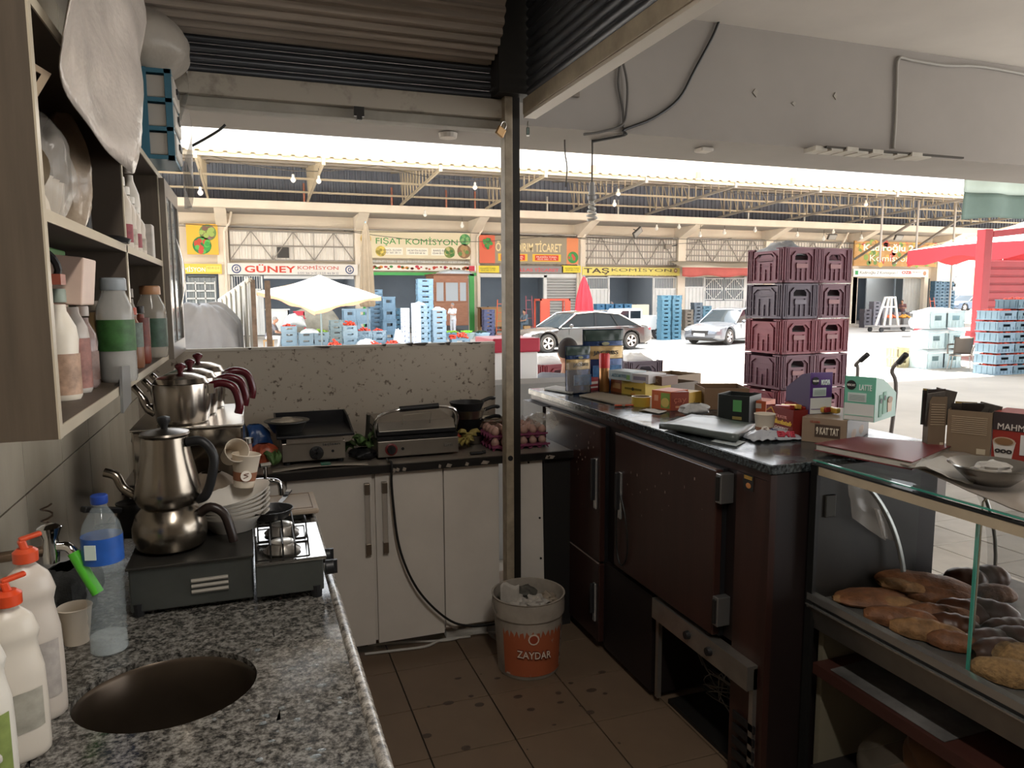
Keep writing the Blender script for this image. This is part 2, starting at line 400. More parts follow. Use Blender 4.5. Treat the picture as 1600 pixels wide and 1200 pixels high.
# sloping braces at the right
for a, b in (((1335, 405), (1430, 345)), ((1395, 412), (1502, 340))):
    A_ = at(*a, y=40.5); B_ = at(*b, y=33); m = MB(); m.bar(A_, B_, .12); hp('diagonal_brace', m, bar_d)
for px in (1378, 1434, 1492): c = at(px, 345, y=33); m = MB(); m.cyl((c.x, 33, -.35 if px == 1492 else 3.6), (c.x, 33, 7.2), .06); hp('canopy_post', m, bar_d)
# hall floor, party walls and back
hp('back_wall', MB().box(-18, 50, 49, 49.2, -.3, 4.5), mat('shop_inside', '8a949e', .9, var=.1, scale=.6))  # inside walls coloured lighter, standing in for haze
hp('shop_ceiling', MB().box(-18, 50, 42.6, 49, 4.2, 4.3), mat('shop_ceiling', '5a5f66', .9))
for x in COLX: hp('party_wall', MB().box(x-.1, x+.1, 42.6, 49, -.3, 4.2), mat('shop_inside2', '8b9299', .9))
hp('end_wall', MB().box(49.9, 50.1, 42.4, 49.2, -.3, 8.7), hall_p)
# upper cladding and cages per bay
def P(px, py, y=FY): return at(px, py, y=y)
def clad(px0, py0, px1, py1, m, name='cladding', y=42.2, pitch=.3, dep=.05):
    a = P(px0, py0, y); b = P(px1, py1, y)
    return hp(name, ribbed(a.x, b.x, (y, b.z), (y, a.z), pitch, dep), m, thick=.03)
def cage(px0, py0, px1, py1, y=42.1, nx=24, rows=3, cross=True, name='bar_grille', m_=None, w_=.025):
    a = P(px0, py0, y); b = P(px1, py1, y); m = MB()
    for i in range(nx+1):
        x = a.x+(b.x-a.x)*i/nx; m.box(x-w_/2, x+w_/2, y-w_/2, y+w_/2, b.z, a.z)
    for j in range(rows+1):
        z = b.z+(a.z-b.z)*j/rows; m.box(a.x, b.x, y-.05, y+.02, z-.035, z+.035)
    if cross:
        for k in range(cross):
            xa = a.x+(b.x-a.x)*k/cross; xb = a.x+(b.x-a.x)*(k+1)/cross; xm = (xa+xb)/2
            m.bar((xa, y-.04, b.z), (xm, y-.04, a.z), .05); m.bar((xm, y-.04, a.z), (xb, y-.04, b.z), .05)
    return hp(name, m, m_ or bar_d)
clad(358, 360, 553, 408, sheet_w); cage(358, 360, 553, 408, nx=6, rows=2, cross=3)
c0 = P(433, 386, 42.05); c1 = P(452, 403, 42.05); hp('cladding_hole', MB().box(c0.x, c1.x, 42.04, 42.1, c1.z, c0.z), mat('hole_dark', '4a4744', .9))
clad(914, 372, 1056, 415, sheet_w); cage(914, 370, 1056, 415, nx=34, rows=4, cross=3)
clad(1070, 374, 1195, 418, sheet_w); cage(1070, 372, 1195, 410, nx=34, rows=4, cross=3)
clad(1205, 377, 1330, 420, sheet_w); cage(1205, 376, 1330, 415, nx=30, rows=4, cross=3)
clad(566, 406, 740, 412, white_paint); clad(745, 410, 900, 414, white_paint)
# doors --------------------------------------------------------
fr_w = mat('door_white', 'dcdcd8', .5, var=.05, scale=2)
def doorleaf(px0, pyt, px1, pyb, name='sheet_door', y=42.1, m_=None, grille=0, pitch=.28):
    a = P(px0, pyt, y); b = P(px1, pyb, y); m = MB(); m_ = m_ or fr_w; z0 = -.3
    zt = a.z-(grille if grille else 0)
    d = ribbed(a.x, b.x, (y, z0), (y, zt), pitch, .04).build(name, m_, hall, thick=.03)
    m.box(a.x-.05, a.x+.05, y-.06, y+.04, z0, a.z); m.box(b.x-.05, b.x+.05, y-.06, y+.04, z0, a.z)
    m.box(a.x, b.x, y-.06, y+.04, zt-.05, zt+.03); m.box(a.x, b.x, y-.06, y+.04, a.z-.06, a.z)
    m.build('door_frame', m_, d)
    if grille:
        g = MB(); n = int((b.x-a.x)/.12)
        for i in range(1, n): x = a.x+(b.x-a.x)*i/n; g.box(x-.015, x+.015, y-.02, y+.01, zt, a.z)
        g.build('door_bars', m_, d)
    return d
doorleaf(386, 430, 412, 512, grille=.75); doorleaf(362, 430, 386, 512, grille=.75)
a = P(412, 430); b = P(553, 436); hp('door_head', MB().box(a.x, b.x, 42.05, 42.2, b.z, a.z), fr_w)
green = mat('green_frame', '4fae5a', .5)
for r in ((566, 425, 745, 431), (566, 431, 572, 510), (667, 431, 674, 506), (733, 428, 741, 507)):
    a = P(r[0], r[1], 41.9); b = P(r[2], r[3], 41.9); hp('green_frame_bar', MB().box(a.x, b.x, 41.82, 41.95, b.z if r[3] < 500 else -.3, a.z), green)
a = P(674, 431); b = P(735, 435); hp('door_head', MB().box(a.x, b.x, 41.95, 42.05, b.z, a.z), fr_w)
a = P(748, 427); b = P(906, 434); hp('door_head', MB().box(a.x, b.x, 41.98, 42.15, b.z, a.z), fr_w)
for px in (748, 852, 903): a = P(px, 430); hp('door_jamb', MB().box(a.x-.1, a.x+.1, 41.98, 42.15, -.3, a.z), fr_w)
# half open grey roller shutter, slats individual
a = P(854, 432); b = P(902, 500); sh = hp('roller_shutter', MB().box(a.x, b.x, 42.12, 42.16, .9, a.z), mat('roller_grey', 'a9a8a4', .5, .3))
for k in range(18):
    z = a.z-.17*k-.17; m = MB().prism([(42.11, z), (42.06, z+.04), (42.06, z+.12), (42.11, z+.15)], a.x, b.x, 'x'); m.build('slat', mat('roller_grey'), sh)
doorleaf(916, 433, 950, 512, grille=.75); doorleaf(1021, 433, 1055, 512, grille=.75)
a = P(950, 431); b = P(1021, 434); hp('door_head', MB().box(a.x, b.x, 42.05, 42.2, b.z, a.z), fr_w)
# corrugated front with two barred windows (bay right of the pillar)
doorleaf(1068, 432, 1098, 512, grille=.7); doorleaf(1163, 432, 1330, 512, pitch=.4)
a = P(1099, 470); b = P(1162, 500)
hp('sheet_front', ribbed(a.x, b.x, (42.15, -.3), (42.15, a.z), .4, .05), fr_w, thick=.03)
for p0, p1 in ((1100, 1129), (1133, 1161)):
    a = P(p0, 435, 42.1); b = P(p1, 468, 42.1); wn = hp('barred_window', MB().box(a.x, b.x, 42.25, 42.3, b.z, a.z), mat('window_dark', '4c5660', .3))
    m = MB()
    for i in range(11): x = a.x+(b.x-a.x)*i/10; m.box(x-.02, x+.02, 42.08, 42.12, b.z, a.z)
    for z in (a.z, b.z, (a.z+b.z)/2): m.box(a.x, b.x, 42.06, 42.12, z-.03, z+.03)
    xm = (a.x+b.x)/2; zm = (a.z+b.z)/2
    for s in ((a.x, zm, xm, a.z), (xm, a.z, b.x, zm), (b.x, zm, xm, b.z), (xm, b.z, a.x, zm)): m.bar((s[0], 42.07, s[1]), (s[2], 42.07, s[3]), .04)
    m.build('window_bars', fr_w, wn)
# right bay: pale interior with sheet door
a = P(1340, 433); b = P(1440, 505)
hp('inner_panel', MB().box(P(1355, 440, 46).x, P(1400, 440, 46).x, 46, 46.1, -.3, 3.4), mat('inner_panel', 'aeb3b4', .8))
hp('inner_panel', MB().box(P(1400, 440, 45).x, P(1412, 440, 45).x, 45, 45.1, -.3, 3.4), mat('inner_panel2', '8c9498', .8))
doorleaf(1413, 434, 1440, 505, y=43.2)
for px in (1335, 1446): a = P(px, 433); hp('door_jamb', MB().box(a.x-.2, a.x+.2, 41.9, 42.2, -.3, a.z), hall_p)
# left bay window wall
doorleaf(294, 432, 340, 512, m_=mat('left_front', '8e9494', .6))
m = MB(); a = P(290, 445, 41.98); b = P(338, 490, 41.98)
for z in (0, .5, 1, 1.5, 2): m.box(a.x, b.x, 41.95, 42.0, b.z+z*.8-.04, b.z+z*.8+.04)
for x in (0, .33, .66, 1): m.box(a.x+(b.x-a.x)*x-.03, a.x+(b.x-a.x)*x+.03, 41.95, 42.0, b.z, b.z+1.7)
hp('window_frame', m, fr_w)
# downpipes
for px in (352, 746, 908, 1312):
    m = MB(); c = P(px, 400, 41.8); m.tube([(c.x+.4, 41.5, 6.2), (c.x+.25, 41.7, 5.6), (c.x, 41.8, 5.2), (c.x, 41.8, -.3)], .07, 6); hp('downpipe', m, hall_p)
# cables along the facade
m = MB()
for (x0, z0, x1, z1, sag, y) in ((-3, 5.5, 26, 5.45, .15, 41.7), (5, 5.3, 30, 5.5, .5, 41), (-1.5, 7.5, 12.7, 7.4, .45, 33), (12, 7.5, 30, 7.4, .4, 33), (20, 5.5, 50, 5.5, .1, 41.6)):
    m = MB(); m.tube([(x0+(x1-x0)*t/16, y, z0+(z1-z0)*t/16-sag*sin(pi*(t % 8)/8)) for t in range(17)], .018, 5); hp('cable', m, mat('cable_grey', '57524c', .8))
# ---------------------------------------------------------------- signs
def sign(label, px0, py0, px1, py1, colr, y=41.75, d=.12, name='shop_sign'):
    a = P(px0, py0, y); b = P(px1, py1, y); t = thing(name, label, 'sign', ((a.x+b.x)/2, y, (a.z+b.z)/2))
    w_, h_ = b.x-a.x, a.z-b.z
    MB().box(-w_/2, w_/2, 0, d, -h_/2, h_/2).build('board', mat('sign_'+colr, colr, .6), t)
    return t, w_, h_
FR = FACE['front']
def F(x, z, y=-.004): return T(x, y, z) @ FR
INK = lambda c: mat('ink_'+c, c, .6)
def fruit(t, x, z, r, cols, n=14, seed=1):
    rnd = random.Random(seed)
    o = disc('food_picture', r, INK(cols[0]), t, F(x, z), .004, 18)
    mbs = {}
    for k in range(n):
        a = rnd.random()*6.28; q = r*.75*sqrt(rnd.random()); c = rnd.choice(cols[1:])
        mb = mbs.setdefault(c, MB()); mb.M = F(x+q*cos(a), z+q*sin(a), -.006-.001*k); mb.lathe([(r*.3*rnd.uniform(.6, 1.1), 0), (r*.28, .003)], n=8)
    for c, mb in mbs.items(): tag(mb.build('fruit_print', INK(c), o), kind='stuff')
t, w_, h_ = sign('yellow sign board with two round vegetable pictures at far left', 290, 349, 342, 398, 'eab23c')
fruit(t, w_*.18, h_*.22, .42, ['6d8a48', '8a6a6a', '7b5a4a', '9bb05a']); fruit(t, -w_*.02, -h_*.2, .46, ['2f7a3c', '3f9a45', '5ab050', 'c24a35'], 22, 3)
t, w_, h_ = sign('narrow yellow sign ending in white letters ON, far left', 285, 412, 347, 428, 'e8c650')
text('KOMİSYON', w_*.75, h_*.6, INK('ffffff'), t, F(-w_*.3, 0)); panel('phone_strip', w_*.36, h_*.6, INK('f2dc70'), t, F(w_*.28, 0))
text('0532 451 22 10', w_*.3, h_*.22, INK('8a7a40'), t, F(w_*.28, .05, -.008))
t, w_, h_ = sign('long white GÜNEY KOMİSYON sign in red letters', 355, 411, 559, 430, 'e2dcd2')
text('GÜNEY', w_*.385, h_*.74, INK('d0422c'), t, F(-w_*.182, .03), bold=.02)
text('KOMİSYON', w_*.32, h_*.42, INK('c8452f'), t, F(w_*.185, .12)); text('0-532 366 24 32 / 0 535 466 84 32', w_*.32, h_*.2, INK('6a6a74'), t, F(w_*.185, -.2))
for sx_ in (-.435, .435):
    disc('emblem', h_*.4, INK('2f3f6e'), t, F(w_*sx_, 0), .004); disc('emblem_ring', h_*.3, INK('e2dcd2'), t, F(w_*sx_, 0, -.009), .003)
    text('G', h_*.32, h_*.42, INK('2f3f6e'), t, F(w_*sx_, 0, -.014), bold=.03)
t, w_, h_ = sign('large cream FIŞAT KOMİSYON sign in green letters', 564, 360, 735, 405, 'e0d2b0')
text('FIŞAT KOMİSYON', w_*.75, h_*.36, INK('3f8e44'), t, F(.02, h_*.14))
for x, s in ((-.2, 'İSMAİL ELDEM\n0532 365 38 11'), (.03, 'HÜSEYİN ELDEM\n0544 820 68 36'), (.26, 'BARIŞ ELDEM\n0544 811 71 42')):
    panel('phone_panel', w_*.2, h_*.27, INK('efe8d6'), t, F(w_*x-.2, -h_*.24)); text(s, w_*.17, h_*.18, INK('57544c'), t, F(w_*x-.2, -h_*.24, -.008))
for x, z, r, cs in ((-.33, -.25, .3, ['c9b25a', '9a8a3c', 'e0c860']), (.3, -.25, .33, ['7a8a4a', 'b8b070', '4c7a3c']), (.44, -.2, .42, ['8a6a4a', '6a8a4a', 'b08a5a']), (.45, .25, .33, ['4c8a54', '70a860', '8ab070']), (-.46, .2, .3, ['c8a860', 'b09040'])): fruit(t, w_*x, h_*z, r, cs, 10, int(r*100))
t, w_, h_ = sign('white strip printed with a row of small vegetables over green door frame', 562, 413, 744, 424, 'efe9dc')
rnd = random.Random(5)
for c in ('c8452f', '4c8a44', 'd08a3a', '8a5a3c', 'c03a4a'):
    mb = MB()
    for k in range(9):
        mb.M = F(rnd.uniform(-.42, .46)*w_, rnd.uniform(-.2, .2)*h_); r = rnd.uniform(.06, .13); mb.lathe([(r, 0), (r*.9, .004)], n=8, sy=.7)
    tag(mb.build('vegetable_print', INK(c), t), kind='stuff')
panel('red_patch', .35, h_*.9, INK('c83a4a'), t, F(w_*.46, 0, -.01))
t, w_, h_ = sign('faded brown sign reading TİCARET with fruit pictures behind the post', 748, 367, 904, 413, '9c8f78')
text('ÖZ YILDIRIM TİCARET', w_*.66, h_*.42, INK('e4cf9c'), t, F(-.05, h_*.14), bold=.02)
panel('fruit_panel', w_*.15, h_, INK('d8694a'), t, F(-w_*.42, 0)); fruit(t, -w_*.42, h_*.2, .36, ['d04a3a', '4a9a4c', '3c7a3c'], 12, 9); panel('fruit_panel', w_*.12, h_, INK('e08a5a'), t, F(w_*.435, 0)); fruit(t, w_*.44, -h_*.25, .36, ['3f8a44', '4aa050', 'c85040'], 16, 11)
for x in (-.17, .17):
    panel('phone_panel', w_*.29, h_*.27, INK('e6b83c'), t, F(w_*x, -h_*.28)); panel('phone_field', w_*.24, h_*.2, INK('cf4030'), t, F(w_*x, -h_*.28, -.008)); text('MUHSİN TÜREL\n0535 683 11 76', w_*.21, h_*.15, INK('f0e6d0'), t, F(w_*x, -h_*.28, -.012))
t, w_, h_ = sign('narrow grey sign reading TİCARET in red over the roller shutter', 780, 415, 880, 427, '8c8884')
text('YILLAS TİCARET', w_*.7, h_*.6, INK('d05a5e'), t, F(w_*.08, 0), bold=.03)
for p0, p1, lb in ((745, 780, 'small yellow phone number plate left of the post'), (878, 910, 'small yellow phone number plate left of the TAŞ sign')):
    t, w_, h_ = sign(lb, p0, 415, p1, 426, 'e6cf3e', name='phone_plate'); text('MUHSİN TÜREL\n0535 683 11 76', w_*.7, h_*.55, INK('5a5430'), t, F(0, 0))
t, w_, h_ = sign('long yellow TAŞ KOMİSYON sign in dark letters', 910, 417, 1062, 431, 'e0d070', y=41.7)
text('TAŞ', w_*.25, h_*.8, INK('4c3a30'), t, F(-w_*.36, 0), bold=.02); text('KOMİSYON', w_*.62, h_*.5, INK('54443c'), t, F(w_*.1, .12))
text('HACI EMİR 0531 327 27 18   TAŞKIN 0555 811 22 42   MEHMET 0507 34 32 42', w_*.68, h_*.2, INK('6a5a40'), t, F(w_*.13, -.24)); disc('emblem', h_*.25, INK('8a4a44'), t, F(w_*.455, .08)); disc('emblem_ring', h_*.15, INK('d8c8a0'), t, F(w_*.455, .08, -.01))
t, w_, h_ = sign('colourful Kadiroğlu 2 Komisyon sign over a fruit print, far right', 1336, 376, 1463, 417, 'b98a4e', y=41.6)
for k, c in enumerate(('c87a4a', '8aa04c', 'b84a3c', 'd8a850', '6a8a44', 'c0945a')):
    mb = MB(); rnd = random.Random(k)
    for q in range(22): mb.M = F(rnd.uniform(-.48, .48)*w_, rnd.uniform(-.45, .45)*h_, -.004-.0005*k); r = rnd.uniform(.12, .26); mb.lathe([(r, 0), (r*.9, .003)], n=8)
    tag(mb.build('fruit_print', INK(c), t), kind='stuff')
text('Kadiroğlu 2', w_*.6, h_*.36, INK('f2ead8'), t, F(-w_*.1, h_*.22, -.02), bold=.03); text('Komisyon', w_*.48, h_*.34, INK('f2ead8'), t, F(-w_*.08, -h_*.22, -.02))
t, w_, h_ = sign('narrow white Kadiroğlu 2 Komisyon strip above the far right opening', 1334, 420, 1450, 433, 'e6e4dc', y=41.6)
text('Kadiroğlu 2 Komisyon /', w_*.5, h_*.5, INK('55524c'), t, F(-w_*.17, 0), shear=.15); text('OZB', w_*.13, h_*.4, INK('c83a34'), t, F(w_*.2, .05), bold=.04); panel('green_logo', h_*.5, h_*.5, INK('3f9a5a'), t, F(-w_*.46, 0)); disc('emblem', h_*.3, INK('b08060'), t, F(w_*.45, 0)); text('0532 366 24 32', w_*.12, h_*.16, INK('8a5a50'), t, F(w_*.34, .08))
t, w_, h_ = sign('small green and orange sign beyond the right end of the market hall', 1452, 407, 1468, 428, 'c8b45a', y=43)
text('KOMİSYON', w_*.8, h_*.25, INK('4a8a44'), t, F(0, .2)); panel('strip', w_*.6, h_*.3, INK('d0704a'), t, F(0, -.3))
# ---------------------------------------------------------------- hanging bulbs and floodlights
bulb_m = mat('bulb_glass', 'f2efe6', .3); wire_m = mat('wire', '4c4843', .7)
def hbulb(px, py, y, ztop, label, grp=None, s=1):
    c = at(px, py, y=y); t = thing('hanging_bulb', label, 'lamp', (c.x, c.y, c.z), group=grp)
    MB().tube([(0, 0, .1), (.01, 0, (ztop-c.z)*.5), (0, 0, ztop-c.z)], .012, 5).build('cord', wire_m, t)
    MB().lathe([(.02, .16), (.05, .14), (.06, .02*s), (.10*s, -.02), (.115*s, -.09*s), (.07*s, -.17*s), (.0, -.2*s)], n=12).build('bulb', bulb_m, t, smooth=1); return t
hb = [(313, 298, 33, 7.2, 'hanging bulb at the far left end of the market canopy'), (458, 278, 33, 7.2, 'hanging bulb under the canopy above the white GÜNEY sign'),
 (498, 280, 33, 7.2, 'hanging bulb beside the second canopy truss'), (664, 333, 39, 6.3, 'hanging bulb above the cream FIŞAT sign, centre'), (722, 351, 40.5, 6.3, 'hanging bulb above the right end of the FIŞAT sign'),
 (742, 290, 33, 7.2, 'hanging bulb high under the canopy left of the post'), (960, 317, 34, 7.2, 'hanging bulb under the canopy just right of the spiral lamp'), (966, 300, 33, 7.2, 'upper bulb of the pair right of the spiral lamp'),
 (1061, 353, 40, 6.2, 'hanging bulb above the right end of the yellow TAŞ sign'), (1026, 355, 40, 6.2, 'dim hanging bulb above the TAŞ sign, second from its right end'), (1094, 366, 40, 6.2, 'low hanging bulb at the left of the red awning bay'),
 (1132, 362, 40, 6.2, 'hanging bulb over the middle of the red awning'), (1180, 358, 40, 6.2, 'hanging bulb just left above the maroon crate stack'), (1246, 366, 40, 6.2, 'hanging bulb above the maroon crates, left'),
 (1302, 361, 40, 6.2, 'hanging bulb above the maroon crates, right'), (1287, 372, 40.5, 6.2, 'lower hanging bulb above the maroon crate stack'), (1346, 370, 40.5, 6.2, 'hanging bulb left over the far right fruit sign'), (1353, 317, 33, 7.2, 'twin hanging bulb under the trusses near the green tarpaulin')]
for a in hb: hbulb(*a)
def flood(px, py, label, y=41, tilt=.5):
    c = at(px, py, y=y); t = thing('floodlight', label, 'lamp', tuple(c))
    m = MB(); m.M = Ry(tilt) @ Rx(.5); m.box(-.35, .35, -.06, .06, -.2, .2); m.build('housing', mat('flood_grey', '6b6762', .5, .5), t)
    m = MB(); m.M = Ry(tilt) @ Rx(.5); m.box(-.3, .3, -.08, -.055, -.16, .16); m.build('lens', mat('flood_lens', 'a8a49c', .2), t)
    MB().bar((0, .02, .1), (.1, .7, .25), .04).build('bracket', dark_metal, t)
flood(996, 363, 'tilted grey floodlight above the middle of the TAŞ sign', tilt=-.7); flood(1300, 370, 'grey floodlight above the right column of maroon crates', tilt=0); flood(1404, 371, 'grey floodlight above the far right fruit sign', tilt=0)
c = P(1050, 385, 41.3); t = thing('security_camera', 'bracket lamp and camera on the pillar right of the TAŞ sign', 'camera', tuple(c))
m = MB().box(-.55, -.1, -.15, .1, -.18, .12); m.build('housing', mat('cctv', '8f8478', .6), t); m = MB().bar((-.2, 0, 0), (.55, .3, .12), .06); m.build('bracket', dark_metal, t)
# apartment blocks beyond the hall, overexposure put into their near-white walls
bw = mat('far_block', 'f4efe6', .9); bwin = mat('far_window', 'c8cfd6', .5); bro = mat('far_chimney', 'c98f74', .9)
for (x0, x1, y0, zt, lb) in ((-25, 28, 95, 21, 'pale apartment block rising behind the left of the market hall'), (36, 92, 100, 23, 'pale apartment block behind the middle of the market hall'), (100, 190, 105, 22, 'pale apartment block behind the right end of the market hall')):
    t = thing('apartment_building', lb, 'building', (0, 0, 0)); MB().box(x0, x1, y0, y0+14, -.3, zt).build('wall', bw, t)
    MB().box(x0-.5, x1+.5, y0-1, y0+14.5, zt, zt+.6).build('roof', bw, t)
    n = int((x1-x0)/6)
    f = True; o0 = None
    for i in range(n):
        for z in (10.5, 13.8, 17.1):
            if f: o0 = MB().box(0, 2.2, -.1, .1, 0, 1.6).build('window', bwin, t); o = o0; f = False
            else: o = o0.copy(); COL.objects.link(o)
            o.location = (x0+2+i*6, y0, z)
    for k in range(int((x1-x0)/9)): m = MB().box(x0+3+9*k, x0+3.7+9*k, y0-.8, y0-.3, 9, zt-2); m.build('downpipe_pier', bro if k % 2 else bw, t)
struct(MB().box(52, 130, 74, 74.5, -.34, 5.5).build('wall_yard', mat('yard_wall', 'd8c49a', .9, var=.1, scale=.3)))
# ================================================================== STREET: CRATES, CARS, PEOPLE
GZ = -.35
def crate_mb(L=.56, W=.4, H=.22, slots=True, grid=False):
    """open plastic crate, origin at base centre; slot faces towards -y/+y"""
    m = MB(); t = .018; hx, hy = L/2, W/2
    m.box(-hx, hx, -hy, hy, 0, .02)
    for s in (-1, 1):                                # long sides with a handle slot
        y0, y1 = sorted((s*hy, s*(hy-t)))
        m.box(-hx, hx, y0, y1, .02, H*.45); m.box(-hx, -hx*.42, y0, y1, H*.45, H*.72); m.box(hx*.42, hx, y0, y1, H*.45, H*.72)
        m.box(-hx, hx, y0, y1, H*.72, H*.96)
        r0, r1 = sorted((s*hy, s*(hy+.012)))
        m.box(-hx-.01, hx+.01, r0, r1, H*.86, H*.98); m.box(-hx-.008, hx+.008, r0, r1, 0.0, .03)
        for k in range(5): x = -hx+L*(k+.5)/5; m.box(x-.008, x+.008, r0, r1, .03, H*.4)
        x0, x1 = sorted((s*hx, s*(hx-t)))
        m.box(x0, x1, -hy, hy, .02, H*.96)
        q0, q1 = sorted((s*hx, s*(hx+.012)))
        m.box(q0, q1, -hy, hy, H*.86, H*.98)
        for k in range(4): y = -hy+W*(k+.5)/4; m.box(q0, q1, y-.008, y+.008, .03, H*.86)
    return m
ORD = ['topmost', 'second from top', 'third from top', 'fourth from top', 'fifth from top', 'sixth from top', 'seventh from top', 'eighth from top', 'ninth from top', 'tenth from top', 'eleventh from top', 'twelfth from top', 'thirteenth from top', 'fourteenth from top']
CR = {}
def crate(colr, L, W, H, loc, rz, label, group, kind='crate'):
    key = (colr, L, W, H)
    if key not in CR: o = crate_mb(L, W, H).build('plastic_crate', mat('crate_'+colr, colr, .5, var=.12, scale=3)); CR[key] = o.data
    else: o = bpy.data.objects.new('plastic_crate', CR[key]); COL.objects.link(o)
    o.location = loc; o.rotation_euler = (0, 0, rz); return tag(o, label, 'crate', group)
def stack(px, y, n, colr, place, adj='blue', L=.56, W=.4, H=.22, rz=0, z0=GZ, fill=None, x=None, gap=0):
    if x is None: x = at(px, 500, y=y).x
    out = []
    for k in range(n):
        pl_ = place.replace('the ', '', 1) if place.startswith('the ') else place
        lb = '%s crate, %s of %s' % (adj, ORD[n-1-k], place) if n > 1 else '%s crate %s' % (adj, place)
        if len(lb.split()) > 16: print('LONG', lb)
        out.append(crate(colr, L, W, H, (x+random.uniform(-.012, .012), y+random.uniform(-.012, .012), z0+k*(H+gap)), rz+random.uniform(-.02, .02), lb, 'crates in '+place if n > 1 else None))
    return out, z0+n*H, x
def heap(name, label, cat, x, y, z, L, W, r, m, n=34, h=.12, seed=0):
    rnd = random.Random(seed); mb = MB()
    for k in range(n):
        u = rnd.uniform(-1, 1); v = rnd.uniform(-1, 1); e = max(0, 1-(u*u+v*v)*.6)
        mb.ball((u*(L/2-r), v*(W/2-r), e*h*rnd.uniform(.4, 1)), r*rnd.uniform(.85, 1.1), 7, 5)
    o = mb.build(name, m, smooth=1, loc=(x, y, z)); return tag(o, label, cat, kind='stuff')
BL = '8299a8'; BL2 = '6d8799'; BLG = '8b9a9a'; BLN = '5b8496'
tom = mat('tomato', 'd8452a', .35, var=.2, scale=6); grn = mat('green_pepper', '8db83f', .4, var=.2, scale=6); dgr = mat('aubergine', '31402f', .4)
plas = mat('thin_plastic', 'd3dde2', .3, var=.1, scale=8, bump=.4)
# stacks left of the post
stack(588, 33.5, 12, BL2, 'the tall stack beside the folded beige parasol', H=.2)
stack(547, 32.5, 3, BL, 'the left solid column behind the tomatoes', H=.52, W=.5, L=.6)
stack(567, 32.5, 3, BL, 'the right solid blue column behind the tomatoes', H=.52, W=.5, L=.6)
stack(525, 31.5, 5, BLG, 'the grey-green column under the open parasol', 'grey-green', H=.22)
stack(607, 33.0, 4, BL2, 'the broad column just right of the folded parasol', H=.52, L=.6, W=.5)
stack(620, 33.8, 7, '4e7488', 'the narrow dark column left of the white cartons', 'dark blue', H=.22, L=.42)
o, zt, x = stack(656, 29.6, 8, BL, 'the left stack before the wooden booth', H=.215)
o, zt, x = stack(685, 29.6, 7, BL, 'the right stack before the wooden booth', H=.215)
stack(664, 33.2, 12, '86a6ba', 'the tall stack at the green door post', 'light blue', H=.24, L=.72)
carton_p = mat('printed_carton', 'dfe3ea', .6, col2='8a90a8', scale=9, thr=(.35, .45))
for px, n in ((633, 8), (646, 9)):
    x = at(px, 500, y=29.9).x
    for k in range(n):
        o = B(-.15, .15, -.2, .2, 0, .195).build('produce_box', carton_p, loc=(x, 29.9 if px < 640 else 29.4, GZ+k*.2), bevel=.01)
        tag(o, 'white printed box, %s of the %s column beside blue crates' % (ORD[n-1-k], 'left' if px < 640 else 'right'), 'box', 'white printed boxes in two columns')
# tomato and pepper crates
def filled(px, y, n, what, m, place, adj='blue', colr=BL, H=.24, h=.14, **k):
    o, zt, x = stack(px, y, n, colr, place, adj, H=H, **k)
    heap(what[0], what[1], what[2], x, y, zt-.06, .54, .38, .04, m, h=h, seed=px); return o
filled(451, 29.2, 4, ('tomatoes', 'red tomatoes heaped on the far left crate stack', 'tomatoes'), tom, 'the leftmost tomato stack beside the seated man')
filled(546, 28.8, 4, ('tomatoes', 'tall heap of red tomatoes right of the parasol pole', 'tomatoes'), tom, 'the tomato stack right of the parasol pole', h=.3)
filled(569, 29.4, 3, ('tomatoes', 'red tomatoes on the crate below the folded parasol', 'tomatoes'), tom, 'the tomato stack below the folded parasol', h=.2)
filled(591, 29.4, 3, ('tomatoes', 'red tomatoes in the crates left of the white cartons', 'tomatoes'), tom, 'the tomato stack left of the white bag')
filled(501, 29.0, 3, ('green_peppers', 'green peppers heaped beside the parasol pole', 'peppers'), grn, 'the pepper stack at the parasol pole', h=.2)
filled(477, 29.0, 3, ('green_peppers', 'yellow green peppers on the crate left of the parasol pole', 'peppers'), grn, 'the pepper stack left of the parasol pole', h=.14)
filled(522, 27.8, 1, ('tomatoes', 'low heap of tomatoes on the ground crate by the sheet panel edge', 'tomatoes'), tom, 'low on the ground right of the parasol pole', h=.3)
filled(612, 28.6, 1, ('tomatoes', 'tomatoes in the low front crate beside the white cartons', 'tomatoes'), tom, 'low in front of the white cartons', h=.2)
filled(585, 28.0, 1, ('tomatoes', 'tomatoes in the front crate right of the white cloth', 'tomatoes'), tom, 'low in front right of the white cloth', h=.2)
def cloth(name, label, cat, px, y, z, L, W, H, m, seed=0):
    x = at(px, 500, y=y).x
    def f(u, v):
        e = sin(pi*u)*sin(pi*v); n_ = noise.noise(Vector((u*5+seed, v*5, seed)))
        return ((u-.5)*L, (v-.5)*W, H*(e**.5)+n_*H*.35*(.3+e))
    return tag(MB().grid(14, 12, f).build(name, m, smooth=1, loc=(x, y, z), thick=.004), label, cat)
cloth('plastic_bag', 'crumpled pale plastic over the leftmost crate pile', 'bag', 460, 29.9, .55, .9, .5, .5, plas, 1)
cloth('plastic_sheet', 'crumpled plastic sheet on the crate left of the parasol pole', 'sheet', 483, 28.7, .35, .7, .4, .16, plas, 2)
cloth('plastic_sheet', 'crumpled plastic over the low crate below the folded parasol', 'sheet', 571, 28.2, -.1, .75, .5, .2, plas, 3)
cloth('white_bag', 'bright white bag propped against the white printed cartons', 'bag', 622, 29.2, GZ+.02, .5, .4, .7, mat('bag_white', 'f0f0f0', .6), 4)
cloth('plastic_sheet', 'blue and white plastic on top of the left booth-side crate stack', 'sheet', 655, 29.6, 1.37, .5, .38, .12, plas, 5)
